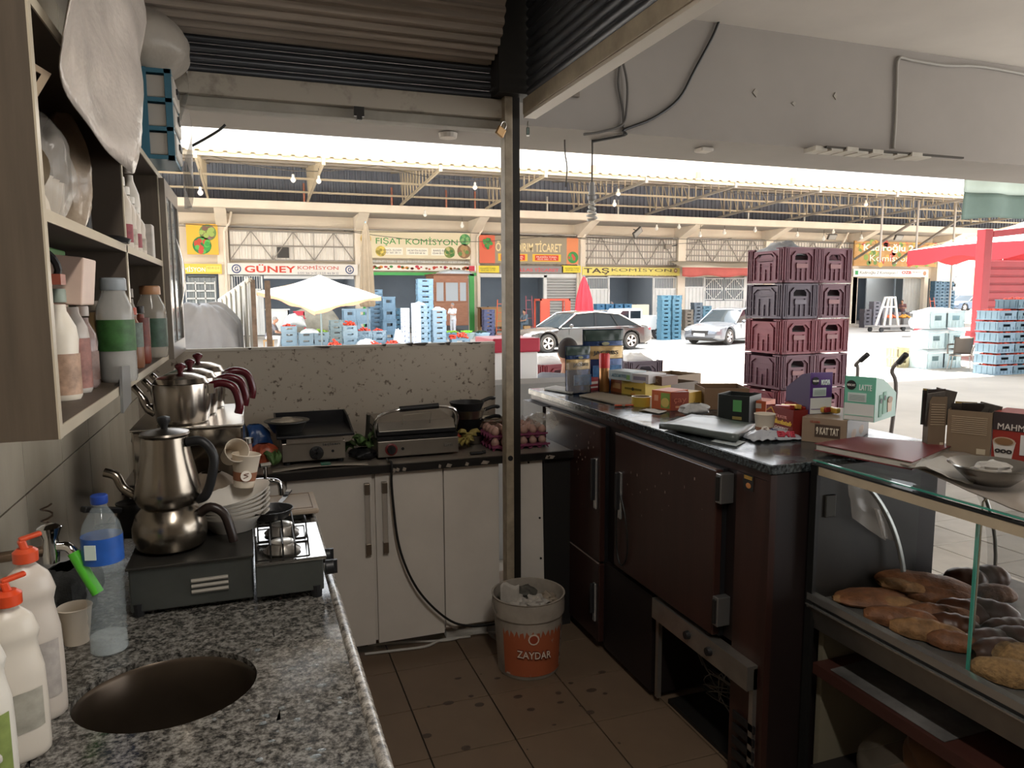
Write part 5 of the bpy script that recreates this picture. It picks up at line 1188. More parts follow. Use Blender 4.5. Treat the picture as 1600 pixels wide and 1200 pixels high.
dr_ = thing('glass_cupboard_door', 'framed glass cupboard door with slim oval handle at the far end of the shelves', 'door', (XF+.001, 3.075, 1.375)); fr_ = mat('door_frame_grey', '7d756c', .3, .3)
MB().box(0, .018, 0, .05, 0, .68).build('stile', fr_, dr_); MB().box(0, .018, .49, .54, 0, .68).build('stile', fr_, dr_); MB().box(0, .018, .05, .49, 0, .06).build('rail', fr_, dr_); MB().box(0, .018, .05, .49, .62, .68).build('rail', fr_, dr_)
MB().box(.006, .010, .05, .49, .06, .62).build('pane', mat('door_glass', 'cfd6d8', .05, alpha=.35), dr_); MB().box(0, .014, .25, .265, .06, .62).build('glazing_bar', fr_, dr_)
m = MB(); m.grid(17, 7, lambda u, v: (.022+.028*sin(pi*u)*(1-.4*(2*v-1)**2), .27+(v-.5)*.05*sin(pi*u), .18+.30*u)); m.build('handle', steel, dr_, smooth=1, thick=.004)
c = at(153, 672, x=-.46); t = tag(MB().box(-.5, -.47, c.y-.02, c.y+.03, 1.25, 1.376).build('bracket_board', wood), 'short wooden bracket board under the shelf against the tiles', 'bracket')
t = tag(MB().prism([(0, 0), (.13, .01), (.15, .1), (.02, .11)], 0, .006, 'x').build('metal_plate', mat('plate_grey', '8c8d8c', .35, .6), loc=(-.298, 1.92, 1.335)), 'small tilted ribbed grey plate hung under the shelf edge', 'plate')
# ---- bottles and jars
def bottle(label, px, pyt, r, body, cap_, lab=None, x=-.37, z=1.3955, kind='bottle', lid=None, clear=False, group=None, name=None, pyb=None, y=None):
    c = at(px, 600, x=x); y = y or c.y; zt = at(px, pyt, x=x).z; h = zt-z
    t = thing(name or kind, label, kind, (x, y, z), group=group); bmat_ = mat('bt_'+body+str(clear), body, .12 if clear else .35, alpha=.55 if clear else 1, var=.06, scale=20)
    if kind == 'jar': pr = [(r*.9, 0), (r, .01), (r, h*.62), (r*.95, h*.72), (r*.62, h*.86), (r*.62, h*.9)]
    else: pr = [(r*.88, 0), (r, .008), (r, h*.30), (r*.93, h*.42), (r, h*.55), (r*.9, h*.66), (r*.42, h*.8), (r*.4, h*.86)]
    MB().lathe(pr, n=20).build('body', bmat_, t, smooth=40)
    if clear: MB().lathe([(r*.85, .004), (r*.92, .01), (r*.92, h*.5), (0, h*.5)], n=16).build('contents', mat('ct_'+body, body, .5), t, smooth=1)
    cr = r*.68 if kind == 'jar' else r*.46
    MB().lathe([(cr, h*.88), (cr*1.02, h*.885), (cr, h*.985), (cr*.9, h)], n=20).build('cap', mat('cap_'+cap_, cap_, .4), t, smooth=35)
    if lab: MB().lathe([(r*1.012, h*lab[1]), (r*1.012, h*lab[2])], n=20, cap=False).build('label', mat('lb_'+lab[0], lab[0], .5, var=.5, scale=30), t, smooth=1)
    return t
bottle('white sauce bottle with grey-green cap, nearest on the bottom shelf', 101, 452, .032, 'd8cfc0', '8a9488', ('a98a74', .05, .42))
bottle('clear bottle with pink cap and orange label, second nearest on bottom shelf', 122, 458, .03, 'd5cfc8', 'c9a8a4', ('8c5f56', .05, .55), clear=True)
bottle('clear bottle with rose syrup behind the pink capped one', 137, 478, .028, 'a89490', 'b5aca6', ('7c645c', .1, .45), clear=True)
bottle('amber brown sauce bottle with dark label on the bottom shelf', 157, 470, .038, '8d7350', '6f665a', ('2c3036', .18, .55), clear=True)
bottle('big clear jar with grey lid and green label on the bottom shelf', 187, 436, .044, 'b9b7b2', '8c9296', ('35602f', .3, .6), kind='jar', clear=True, x=-.322)
bottle('small brown spice bottle with orange cap beside the big jar', 214, 480, .026, '7a5138', 'a8482e', ('5d6a60', .35, .75), x=-.335)
bottle('small red paprika bottle with black cap on the bottom shelf', 226, 478, .026, '70301f', '241f1e', ('64281c', .3, .8), x=-.335)
bottle('clear jar with orange lid and dark green label at the shelf end', 243, 448, .05, 'aaa295', 'a87a56', ('2f4a38', .15, .55), kind='jar', clear=True, x=-.335)
bottle('dark bottle with grey cap squeezed behind the small spice bottles', 212, 452, .022, '7f7568', '8f8578', None, x=-.38)
for k, (px, yy) in enumerate(((208, 2.3), (215, 2.41), (222, 2.52), (229, 2.63))):
    bottle('slim white bottle with red collar, %s of four on the middle shelf' % ['nearest', 'second', 'third', 'farthest'][k], px, 296+k*14, .026, 'c5b8a8', 'e0dad0', ('8c3038' if k % 2 == 0 else 'b0a492', .1, .35), z=1.7465, x=-.335, group='slim white bottles on the middle shelf')
bottle('white topped bottle standing behind the slim bottles, middle shelf', 222, 278, .03, 'd0c8bc', 'e6e2da', None, z=1.7465, x=-.36)
c = at(246, 380, x=-.34); t = thing('paper_packet', 'pale printed packet at the far end of the middle shelf', 'packet', (-.34, 2.86, 1.7465)); B(-.05, .035, -.03, .03, 0, .115).build('packet', mat('packet_pale', 'b9b2aa', .5, var=.25, scale=18), t, bevel=.004)
t = thing('yellow_booklet', 'thin yellow green booklet standing in the middle compartment', 'booklet', (-.4, 2.24, 1.7465)); B(0, .09, 0, .012, 0, .26).build('cover', mat('booklet', 'b7b04a', .6), t)
# appliance, green box and print box on the near bottom shelf
t = thing('coffee_grinder', 'black and red drink maker lying above the sauce bottles', 'appliance', (-.40, 1.60, 1.60)); m = MB(); m.lathe([(.035, 0), (.04, .02), (.038, .09), (.02, .1)], n=16); m.build('body', black, t, smooth=1); MB().box(-.02, .07, -.02, .02, .03, .05).build('spout', mat('spout_red', '8c4a3a', .4), t); MB().tube(clus([(0, .03, .02), (.05, .05, .05), (.04, .04, .09), (0, .02, .1)], 4), .007, 6).build('handle', black, t)
t = thing('green_carton', 'green carton with white card at the back of the bottom shelf', 'box', (-.47, 1.78, 1.3955)); B(0, .07, 0, .2, 0, .32).build('carton', mat('green_box', '3f6b38', .5, var=.3, scale=9), t, bevel=.003); B(.0705, .072, .02, .18, .12, .26).build('card', mat('card_pink', 'cdb2a0', .5), t)
t = thing('printed_carton', 'cream and orange printed carton lying over the sauce bottles', 'box', (-.43, 1.75, 1.60)); t.rotation_euler = (0, .1, 0); B(0, .1, 0, .13, 0, .1).build('carton', mat('pinkbox', 'cbb0a0', .45, var=.12, scale=8), t, bevel=.003); B(0, .02, -.002, .0, .0, .1).build('print', mat('orange_print', 'a8563c', .5), t)
# bagged goods in the near upper compartment
cf = mat('clear_film', 'b5aea5', .22, alpha=.38, var=.2, scale=14, bump=.8)
def bagform(name, label, loc, L, W, H, m_, seed=0, fold=.18, cat='bag', par=None, nm=28):
    def f(u, v):
        a = 2*pi*u; e = sin(pi*min(max(v, .02), .98))**.35; k = 1+fold*noise.noise(Vector((cos(a)*1.8+seed, sin(a)*1.8, v*4)))+fold*.35*sin(a*7+seed)
        return (L/2*cos(a)*e*k, W/2*sin(a)*e*k, H*v)
    o = MB().grid(nm+1, 16, f).build(name, m_, par, smooth=1, loc=loc); 
    return tag(o, label, cat) if label else o
bagform('bagged_plates', 'clear plastic bag of stacked plastic plates on the near upper shelf', (-.40, 1.47, 1.747), .12, .13, .24, cf, 1)
t = thing('plate_stack', 'stack of pale plates standing on edge inside the clear bag', 'plates', (-.40, 1.6, 1.8)); 
for k in range(5): m = MB(); m.M = T(0, k*.012, .05) @ Rx(pi/2-.1); m.lathe([(.02, 0), (.05, .004), (.055, .01)], n=20, cap=False); m.build('plate', mat('plate_cream', 'b5a894', .4), t, smooth=1)
bagform('bagged_cups', 'clear bag holding pale cups at the middle of the near upper shelf', (-.39, 1.72, 1.747), .13, .16, .22, cf, 5)
bagform('bagged_straws', 'crinkled film packet leaning on the upright, near upper shelf', (-.38, 1.95, 1.747), .1, .14, .27, mat('film_brown', '9c8b78', .25, var=.3, scale=12, bump=.6), 9)
for k in range(3): 
    t_ = MB().lathe([(.03, 0), (.038, .09), (.04, .092)], (0, 0, 0), 18, cap=False).build('paper_cup', mat('cup_cream', 'cfc3b2', .6), loc=(-.39, 1.68+k*.05, 1.75), smooth=1); tag(t_, 'pale cup inside the clear bag, %s of three' % ['near', 'middle', 'far'][k], 'cup', 'cups in the clear bag')
t = thing('slotted_spatula', 'beige slotted spatula sticking out of the upper compartment', 'spatula', (-.375, 1.52, 1.955)); m = MB()
for k in range(4): m.box(-.035+k*.02, -.023+k*.02, 0, .006, 0, .06)
m.box(-.035, .037, 0, .006, -.012, 0); m.box(-.035, .037, 0, .006, .06, .07); m.M = None; m.build('blade', mat('spatula', 'b39c80', .5), t); MB().bar((0, .003, -.01), (-.03, .003, -.12), .014, .006).build('handle', mat('spatula'), t)
t.rotation_euler = (0, .5, .3)
m = MB().lathe([(.04, 0), (.035, .2), (.01, .23)], n=14).build('dark_bottle', black, smooth=1, loc=(-.40, 2.1, 1.747)); tag(m, 'tall black bottle beside the dark upright, near upper shelf', 'bottle')
m = MB().lathe([(.045, 0), (.05, .01), (.03, .018)], n=18).build('black_dish', black, smooth=1, loc=(-.33, 2.14, 1.747)); tag(m, 'flat black dish lying on the middle shelf before the upright', 'dish')
# translucent bag hanging over the top board and bundled roll on top
wb = mat('milky_plastic', 'b5aba2', .3, var=.16, scale=9, bump=1.2)
def ff(u, v):
    y = 1.42+(2.42-1.42)*u; edge_z = 2.14-(.10+.12*u)*1.0*v; low = [1.98, 1.9, 1.84, 1.9, 2.0]
    q = u*4; i = min(int(q), 3); zb = low[i]*(1-(q-i))+low[i+1]*(q-i)
    z = 2.5*(1-v)+(zb+.05)*v; x = -.272+.03*sin(u*9+v*3)+.02*noise.noise(Vector((u*6, v*5, 1)))+.015*sin(v*pi)
    return (x, y, z)
tag(MB().grid(36, 20, ff).build('plastic_bag', wb, smooth=1, thick=.002), 'large milky plastic bag draped over the shelf top, near the camera', 'bag')
t = thing('plastic_drawer_tower', 'small blue framed tower of white drawers on top of the shelf', 'drawers', (-.42, 2.83, 2.081)); bp2 = mat('teal_plastic', '2f6478', .4); wd2 = mat('drawer_white', 'a9a39a', .4)
for k in range(4): MB().box(-.02, .2, -.005, .25, k*.095, k*.095+.014).build('frame_rail', bp2, t)
for x_, y_ in ((.18, -.005), (-.02, -.005), (.18, .23)): MB().box(x_, x_+.022, y_, y_+.022, 0, .3).build('frame_post', bp2, t)
MB().box(.085, .125, -.008, .0, 0, .3).build('frame_band', bp2, t)
for k in range(3): d = MB().box(-.01, .208, .003, .235, k*.095+.016, k*.095+.09).build('drawer', wd2, t, bevel=.006); MB().box(.208, .214, .09, .16, k*.095+.05, k*.095+.07).build('pull', black, d)
bagform('plastic_wrapping', 'off-white plastic sheet bundled over the blue drawer tower', (-.31, 2.97, 2.375), .30, .34, .23, mat('wrap_white', 'a9a094', .4, var=.1, scale=7, bump=.9), 12, .14)
m = MB().grid(10, 24, lambda u, v: (-.20+.02*sin(v*9+u*4)-.12*(1-u)*0, 3.07+.09*u+.02*sin(v*7), 2.50-.55*v)); tag(m.build('hanging_film', cf, smooth=1, thick=.001), 'clear film hanging down beside the blue drawer tower', 'film')
# ---- boiler, teapots
bo = thing('tea_boiler', 'polished stainless steel tea boiler box below the shelves', 'boiler', (-.335, 2.3, .881)); mir = mat('mirror_steel', 'b3aca2', .10, 1, var=.08, scale=4, bump=.05)
MB().box(0, .3, 0, .46, .012, .345).build('casing', mir, bo, bevel=.006); MB().box(-.004, .304, -.004, .464, .345, .352).build('top_plate', mat('bright_steel', 'd9d6d0', .18, 1, bump=.05, scale=5), bo, bevel=.002)
for x_ in (.03, .27):
    for y_ in (.03, .43): MB().cyl((x_, y_, 0), (x_, y_, .02), .015).build('foot', black, bo)
for z_ in (.12, .22, .31): MB().cyl((-.001, .06, z_), (-.008, .06, z_), .005).build('rivet', dark_metal, bo)
tp = MB().tube(clus([(.3, .1, .15), (.345, .1, .15), (.375, .09, .15), (.4, .09, .14), (.405, .09, .1)], 4), .008, 10).build('tap_pipe', chrome, bo, smooth=1)
MB().cyl((.36, .095, .15), (.36, .095, .195), .007).build('tap_stem', chrome, tp); MB().tube([(.345, .09, .2), (.375, .1, .2)], .008, 8).build('tap_handle', chrome, tp)
MB().cyl((.315, .04, .17), (.315, .04, .29), .009).build('gauge_tube', mat('gauge_glass', '9a7a70', .1, .2), bo); MB().cyl((.315, .04, .16), (.315, .04, .18), .014).build('gauge_nut', chrome, bo); MB().cyl((.315, .04, .285), (.315, .04, .3), .014).build('gauge_nut', chrome, bo)
MB().box(.3, .306, .12, .16, .2, .26).build('thermostat', black, bo)
burg = mat('burgundy_handle', '4c141c', .25); mp = mat('pot_steel', 'a59c92', .2, 1, var=.06, scale=5)
def kettle(label, loc, s=1, rz=0, group=None):
    t = thing('teapot', label, 'teapot', loc, rz, group)
    steelpot('body', [(.07*s, 0), (.074*s, .004), (.08*s, .05*s), (.082*s, .10*s), (.08*s, .118*s), (.076*s, .12*s)], t, m_=mp)
    steelpot('lid', [(.078*s, .12*s), (.07*s, .134*s), (.04*s, .146*s), (.0, .15*s)], t, m_=mp)
    MB().lathe([(.008, .148*s), (.008, .156*s), (.016, .166*s), (.016, .172*s), (.006, .178*s)], n=14).build('lid_knob', burg, t, smooth=1)
    MB().tube(clus([(-.076*s, 0, .03*s), (-.1*s, 0, .05*s), (-.112*s, 0, .08*s), (-.14*s, 0, .115*s)], 4), [.016]*4+[.013]*4+[.010]*4+[.008], 10).build('spout', mp, t, smooth=1)
    h = MB().tube(clus([(.07*s, 0, .10*s), (.11*s, 0, .115*s), (.15*s, 0, .10*s), (.165*s, 0, .05*s), (.16*s, 0, .02*s)], 4), .0125*s, 10).build('handle', burg, t, smooth=1); MB().box(.07*s, .095*s, -.012, .012, .085*s, .115*s).build('handle_mount', steel, h)
    return t
kettle('burgundy handled teapot on the boiler, nearest of three', (-.205, 2.40, 1.234), 1.0, -.15, 'burgundy handled teapots on the boiler')
kettle('burgundy handled teapot on the boiler, middle of three', (-.19, 2.56, 1.234), 1.0, -.05, 'burgundy handled teapots on the boiler')
kettle('burgundy handled teapot on the boiler, farthest of three', (-.175, 2.71, 1.234), 1.05, .1, 'burgundy handled teapots on the boiler')
# ---- gas stove
gs = thing('gas_stove', 'grey metal two burner gas stove with wide side box on granite', 'stove', (0, 0, .881)); gg = mat('stove_grey', '5f625f', .35, .7, var=.2, scale=6); bs = mat('stove_steel', 'b4b2ae', .18, 1, var=.12, scale=7, bump=.05)
MB().box(-.285, -.02, 1.79, 2.2, .01, .112).build('side_box', gg, gs, bevel=.004); MB().box(-.29, -.016, 1.782, 2.205, .112, .119).build('side_top', mat('stove_top_dark', '413f3b', .3, .6), gs, bevel=.002)
for k in range(3): MB().tube([(-.155, 1.786, .045+k*.013), (-.075, 1.786, .046+k*.013)], .0048, 8).build('louvre', mat('louvre', '9a958c', .4, .4), gs, smooth=1)
MB().box(-.014, .142, 1.765, 2.03, .018, .095).build('burner_box', gg, gs, bevel=.003); MB().box(-.014, .15, 1.76, 2.05, .095, .103).build('hob_top', bs, gs, bevel=.002)
for x_, y_ in ((-.27, 1.8), (.125, 1.775), (.125, 2.01), (-.27, 2.18)): MB().cyl((x_, y_, 0), (x_, y_, .03), .012, .014).build('foot', black, gs)
for y_ in (1.80, 1.885):
    k_ = MB(); k_.M = T(.15, y_, .06) @ Ry(pi/2); k_.lathe([(.018, 0), (.018, .018), (.015, .02)], n=16); k_.box(-.017, .017, -.004, .004, .018, .028); k_.build('knob', black, gs, smooth=35)
for k, (bx_, by_) in enumerate(((.05, 1.83), (.055, 1.975))):
    b_ = MB().lathe([(.04, .103), (.045, .108), (.03, .12), (.028, .126)], (bx_, by_, 0), 20).build('burner', mat('burner_alu', '8f8a84', .35, .8), gs, smooth=35); MB().lathe([(.026, .126), (.028, .13), (.02, .133)], (bx_, by_, 0), 20).build('burner_cap', mat('burner_cap', 'cfcac2', .3, .8), b_, smooth=35)
    g_ = MB()
    for d in (-.028, 0, .028): g_.tube([(bx_+d, by_-.06, .104), (bx_+d, by_-.065, .142), (bx_+d, by_+.065, .142), (bx_+d, by_+.06, .104)], .0022, 6)
    g_.tube([(bx_-.06, by_-.068, .108), (bx_+.06, by_-.068, .108)], .0022, 6); g_.tube([(bx_-.06, by_+.068, .108), (bx_+.06, by_+.068, .108)], .0022, 6); g_.tube([(bx_-.06, by_-.068, .108), (bx_-.06, by_-.02, .14), (bx_-.06, by_+.02, .14), (bx_-.06, by_+.068, .108)], .0022, 6); g_.tube([(bx_+.06, by_-.068, .108), (bx_+.06, by_-.02, .14), (bx_+.06, by_+.02, .14), (bx_+.06, by_+.068, .108)], .0022, 6)
    g_.build('pan_support', dark_metal, gs, smooth=1)
t = thing('frying_pan', 'small black frying pan on the rear gas burner', 'pan', (.03, 2.0, 1.026)); MB().lathe([(.0, 0), (.045, 0), (.058, .022), (.056, .022), (.043, .003), (.0, .003)], n=24, cap=False).build('pan', black, t, smooth=35); MB().bar((-.05, .02, .02), (-.15, .05, .03), .014, .008).build('handle', black, t)
# double teapot
dp = thing('double_teapot', 'stacked double teapot with black handles on the gas stove box', 'teapot', (-.205, 1.905, 1.0005)); dm = mat('dull_steel', '8c8377', .24, 1, var=.15, scale=6)
steelpot('lower_pot', [(.055, 0), (.075, .01), (.084, .035), (.084, .06), (.074, .09), (.06, .105), (.058, .108)], dp, m_=dm)
steelpot('upper_pot', [(.05, .106), (.066, .112), (.075, .13), (.074, .15), (.066, .19), (.056, .24), (.052, .275), (.055, .28)], dp, m_=dm)
steelpot('lid', [(.056, .281), (.054, .286), (.03, .292), (.0, .295)], dp, m_=mat('lid_steel', '7b746c', .3, 1))
MB().lathe([(.007, .292), (.008, .302), (.015, .312), (.014, .322), (.004, .325)], n=14).build('lid_knob', black, dp, smooth=1)
for zz, s_, m_, nm in ((.10, -1, mat('handle_brown2', '241a17', .35), 'lower_handle'), (.27, 1, black, 'upper_handle')):
    if s_ > 0: pts = [(.05, -.02, .262), (.085, -.03, .262), (.108, -.035, .225), (.10, -.035, .17), (.085, -.03, .13), (.068, -.02, .12)]
    else: pts = [(.07, -.02, .085), (.095, -.03, .1), (.125, -.035, .08), (.14, -.04, .03), (.143, -.04, .012)]
    MB().tube(clus(pts, 4), .0115, 10).build(nm, m_, dp, smooth=1)
MB().tube(clus([(-.07, .02, .13), (-.1, .03, .15), (-.115, .035, .18), (-.14, .04, .19)], 4), .011, 10).build('spout', dm, dp, smooth=1)
t = thing('small_coffee_pot', 'small dark coffee pot with long handle behind the double teapot', 'pot', (-.31, 2.05, 1.0005)); MB().lathe([(.035, 0), (.04, .02), (.03, .07), (.035, .085)], n=20, cap=False).build('pot', dark_metal, t, smooth=1, thick=.002); MB().bar((-.02, -.03, .075), (-.09, -.09, .1), .022, .014).build('handle', black, t, bevel=.003)
# foam bowls, cups
fw = mat('foam_white', 'cdc8c0', .5)
t0 = None
for k in range(6):
    lb = 'white oval foam bowl, %s of the leaning stack on the stove' % ORD[5-k]
    if t0 is None:
        t0 = thing('foam_bowl', lb, 'bowl', (0, 0, 0), group='leaning stack of white foam bowls'); MB().lathe([(.0, .0), (.05, .0), (.075, .03), (.092, .042), (.094, .045), (.088, .043), (.072, .032), (.048, .003), (0, .003)], n=28, sy=.8, cap=False).build('bowl', fw, t0, smooth=35)
        o = t0
    else: o = copy_tree(t0, label=lb)
    o.location = (-.065+.003*k, 2.0+.002*k, 1.001+.0105*k); o.rotation_euler = (0, -.035*k-.02, .1*k)
def papercup(label, loc, rot, s=1, art=True):
    t = thing('paper_cup', label, 'cup', loc); t.rotation_euler = rot
    MB().lathe([(.026*s, 0), (.036*s, .085*s), (.038*s, .087*s), (.036*s, .089*s), (.034*s, .085*s), (.024*s, .004), (0, .004)], n=24, cap=False).build('cup', mat('cup_cream', 'cfc3b2', .6), t, smooth=40)
    if art: MB().lathe([(.0285*s, .018*s), (.0315*s, .042*s)], n=24, cap=False).build('brown_band', mat('cup_brown', '8a5a40', .6), t, smooth=1); disc('round_emblem', .014*s, INK('e0d8cc'), t, T(0, -.0318*s, .034*s) @ Rx(-.1) @ FR, .0012); MB().tube(clus([(.006*s, -.034*s, .042*s), (-.006*s, -.034*s, .038*s), (.005*s, -.034*s, .034*s), (-.006*s, -.034*s, .028*s)], 3), .0011, 5).build('emblem_swirl', INK('6a4433'), t)
    return t
papercup('patterned paper cup with round emblem standing on the foam bowls', (-.035, 2.04, 1.105), (0, .12, .1))
papercup('empty paper cup tipped open over the patterned cup', (-.07, 2.08, 1.178), (.0, .0, 0), .85, False).rotation_euler = (1.15, 0, .35)
bagform('paper_bag_scrap', 'crumpled brown-grey paper between teapot and foam bowls', (-.12, 2.12, 1.003), .14, .12, .13, mat('kraft_grey', '7d6f60', .8, var=.2, scale=10, bump=.5), 7, .25)
# cutting board with knife
a, b, c_, d_ = at(400, 766, z=.925), at(488, 764, z=.925), at(496, 800, z=.925), at(398, 800, z=.925)
t = thing('cutting_board', 'pale worn cutting board with groove at the end of the worktop', 'cutting board', (0, 0, 0)); bd_m = mat('board_plastic', 'a3927f', .5, var=.14, scale=5, bump=.05)
xl, xr, yn, yf = -.02, .185, d_.y-.03, 2.62
MB().box(xl, xr, yn, yf, .908, .925).build('board', bd_m, t, bevel=.006)
g_ = [(xl+.018, yn+.02), (xr-.018, yn+.02), (xr-.018, yf-.02), (xl+.018, yf-.02)]
MB().tube([(x, y, .9252) for x, y in g_], .0018, 6, True).build('groove', mat('groove', '7a6a5a', .7), t); MB().box(xl+.03, xr-.09, yn+.003, yn+.012, .9252, .9262).build('grip_slot', mat('groove'), t)
tag(B(-.02, .14, yn+.05, yf-.03, .881, .907).build('folded_box', mat('stove_grey')), 'low grey tray under the cutting board', 'tray')
t = thing('paring_knife', 'small knife with black and silver handle lying on the cutting board', 'knife', (at(444, 778, z=.928).x, at(444, 778, z=.928).y, .9265), -.25); MB().box(-.009, .009, .02, .09, 0, .008).build('handle', black, t, bevel=.003); MB().box(-.008, .008, .055, .085, .008, .009).build('handle_inlay', steel, t); MB().prism([(-.009, .02), (.01, .02), (.007, -.06), (-.008, -.055)], .001, .003, 'z').build('blade', mat('blade', 'cfd2d4', .2, .9), t)
# ---- bottle of water, tap, soaps
wbt = thing('water_bottle', 'clear plastic water bottle with blue cap and label beside the sink', 'bottle', (-.303, 1.635, .881)); pet = mat('pet_clear', 'a8b4b8', .04, alpha=.22, spec=1)
pr = [(.03, 0), (.036, .006)]+[(.036-.002*(k % 2), .02+k*.012) for k in range(13)]+[(.038, .19), (.038, .25), (.034, .27), (.02, .295), (.0135, .305), (.0135, .315)]
MB().lathe(pr, n=28, cap=True).build('body', pet, wbt, smooth=30); MB().lathe([(.0385, .193), (.0385, .247)], n=28, cap=False).build('label', mat('label_blue', '2456a8', .4, var=.25, scale=18), wbt, smooth=1); panel('label_square', .022, .03, INK('cfe0d8'), wbt, Rz(-.3) @ T(-.004, -.039, .222) @ FR)
MB().lathe([(.015, .312), (.016, .314), (.016, .328), (.014, .33)], n=20).build('cap', mat('cap_blue', '1f3f8f', .4), wbt, smooth=35); MB().lathe([(.034, .004), (.034, .035), (0, .035)], n=24).build('water', mat('water_in', 'dfe8ea', .02, alpha=.3), wbt)
fa = thing('wall_tap', 'chrome wall tap with bright green hose end above the sink', 'tap', (-.5, 1.64, 1.1))
MB().cyl((0, 0, 0), (.012, 0, 0), .028, .024).build('wall_flange', chrome, fa, smooth=1); MB().tube([(.01, 0, 0), (.1, 0, .005)], .011, 12).build('pipe', mat('tap_old', '8a7868', .25, .9, var=.3, scale=20), fa, smooth=1)
MB().lathe([(.014, -.02), (.016, .0), (.014, .03), (.02, .045), (.022, .052), (.012, .058)], (.105, 0, 0), 16).build('valve_head', chrome, fa, smooth=1); MB().tube(clus([(.11, 0, .01), (.135, -.005, .01), (.15, -.01, -.008)], 4), .0095, 12).build('spout', chrome, fa, smooth=1)
MB().tube([(.146, -.01, -.002), (.165, -.02, -.04), (.188, -.03, -.085)], .0115, 14).build('hose', mat('hose_green', '52b832', .35), fa, smooth=1)
papercup('dirty paper cup standing behind the water bottle', (-.375, 1.70, .881), (0, 0, 0), .9, False)
bagform('dark_sponge_heap', 'dark wet scrubbing pads heaped against the tiles behind the bottle', (-.42, 1.85, .881), .13, .2, .12, mat('pad_dark', '2c2d2c', .8, var=.4, scale=25, bump=.8), 3, .3, 'scrubber')
t = thing('metal_rack_item', 'coiled steel wire holder leaning on the tiles behind the tap', 'holder', (-.46, 1.9, 1.0))
MB().tube([(.012*cos(k*.8), .012*sin(k*.8), .0035*k) for k in range(40)], .0022, 5).build('coil', mat('coil_brown', '6b5a4c', .3, .8), t, smooth=1)
def squeeze(label, loc, h, w_, d, colr, capc, labc, rz=0, flip=True, lab=(.12, .5)):
    t = thing('soap_bottle', label, 'bottle', loc, rz)
    prof = [(0, .9), (.02, 1), (.35, 1), (.55, .97), (.72, .78), (.8, .9), (.9, .72), (.97, .3), (1, .26)]
    def f(u, v):
        q = v*(len(prof)-1); i = min(int(q), len(prof)-2); e = q-i; z = prof[i][0]*(1-e)+prof[i+1][0]*e; r = prof[i][1]*(1-e)+prof[i+1][1]*e; a = 2*pi*u; k = 1-.0*abs(cos(a))
        return (w_/2*r*abs(cos(a))**.8*(1 if cos(a) > 0 else -1), max(d/2*r*.95, .012 if v > .9 else 0)*abs(sin(a))**.8*(1 if sin(a) > 0 else -1), z*h)
    m = MB(); m.grid(29, 30, f); m.add([(0, 0, 0)]+[f(k/28, 0) for k in range(28)], [(0, 1+(k+1) % 28, 1+k) for k in range(28)]); m.build('body', mat('soap_'+colr, colr, .3), t, smooth=50)
    c = MB(); c.lathe([(.017, h*.985), (.019, h*.99), (.019, h+.014), (.012, h+.02)], n=18)
    c.build('cap', mat('capp_'+capc, capc, .35), t, smooth=35)
    q = MB(); q.bar((0, 0, h+.016), (-.005, 0, h+.035), .012); q.bar((-.008, 0, h+.035), (.026, 0, h+.04), .012, .008); q.build('spout', mat('capp_'+capc), t, bevel=.003)
    if labc: e = MB(); e.grid(9, 5, lambda u, v: (w_*.36*(2*u-1), -d/2*.98*(1-.25*abs(2*u-1)**3)-.0012, h*(lab[0]+(lab[1]-lab[0])*v))); e.build('label', mat('slab_'+labc, labc, .5, var=.35, scale=22), t, smooth=1)
    return t
squeeze('white cream cleaner bottle with orange spout, rearmost beside the sink', (-.375, 1.40, .881), .285, .09, .06, 'b9b0a6', 'c24a2a', 'a19a94', .5, lab=(.15, .5))
squeeze('white bottle with tall orange push cap, middle of the soap group', (-.372, 1.285, .881), .255, .085, .055, 'c4bcb0', 'c8431e', '9a968a', .5, lab=(.2, .45))
squeeze('white dish soap bottle with green cap, nearest of the tall bottles', (-.392, 1.19, .881), .255, .085, .055, 'cfcac0', '2b6b4a', '7b8a48', .55, lab=(.12, .5))
t = thing('soap_dispenser', 'teal soap pump bottle in a white caddy at the bottom left corner', 'dispenser', (-.347, 1.075, .881)); MB().lathe([(.034, 0), (.038, .005), (.038, .055), (.036, .058), (.034, .05), (.032, .008)], n=28, cap=False).build('caddy', mat('caddy_white', 'b5afa8', .4), t, smooth=40)
MB().lathe([(.03, .006), (.031, .06), (.028, .075), (.012, .082)], n=24).build('teal_bottle', mat('teal_soap', '3a8f9c', .25), t, smooth=40); MB().lathe([(.013, .08), (.013, .095), (.008, .1), (.006, .115)], n=16).build('pump_collar', mat('caddy_white'), t, smooth=1); MB().bar((.01, .008, .118), (-.03, -.025, .112), .016, .012).build('pump_spout', mat('caddy_white'), t, bevel=.004)
# ---- things on the back counter
sl_ = mat('appliance_steel', '9c958c', .35, .85, var=.12, scale=6); dk = mat('griddle_dark', '2d2d2f', .4, .6, var=.2, scale=8)
gr = thing('griddle', 'steel tabletop griddle with raised dark plate on the back counter', 'griddle', (.105, 3.26, .88))
MB().box(0, .27, 0, .3, .018, .10).build('body', sl_, gr, bevel=.003); MB().box(.02, .26, -.012, 0, .100, .122).build('drip_drawer', sl_, gr)
MB().box(-.02, .31, -.02, .33, .122, .134).build('hot_plate', dk, gr, bevel=.002)
MB().box(-.02, .31, .32, .33, .134, .19).build('splash_back', dk, gr); MB().prism([(-.01, .134), (.33, .134), (.33, .19), (.1, .18)], -.02, -.012, 'x').build('splash_side', dk, gr); MB().prism([(.0, .134), (.33, .134), (.33, .19), (.2, .18)], .302, .31, 'x').build('splash_side', dk, gr)
k_ = MB(); k_.M = T(.145, 0, .052) @ Rx(pi/2); k_.lathe([(.03, 0), (.03, .012), (.02, .014)], n=20)
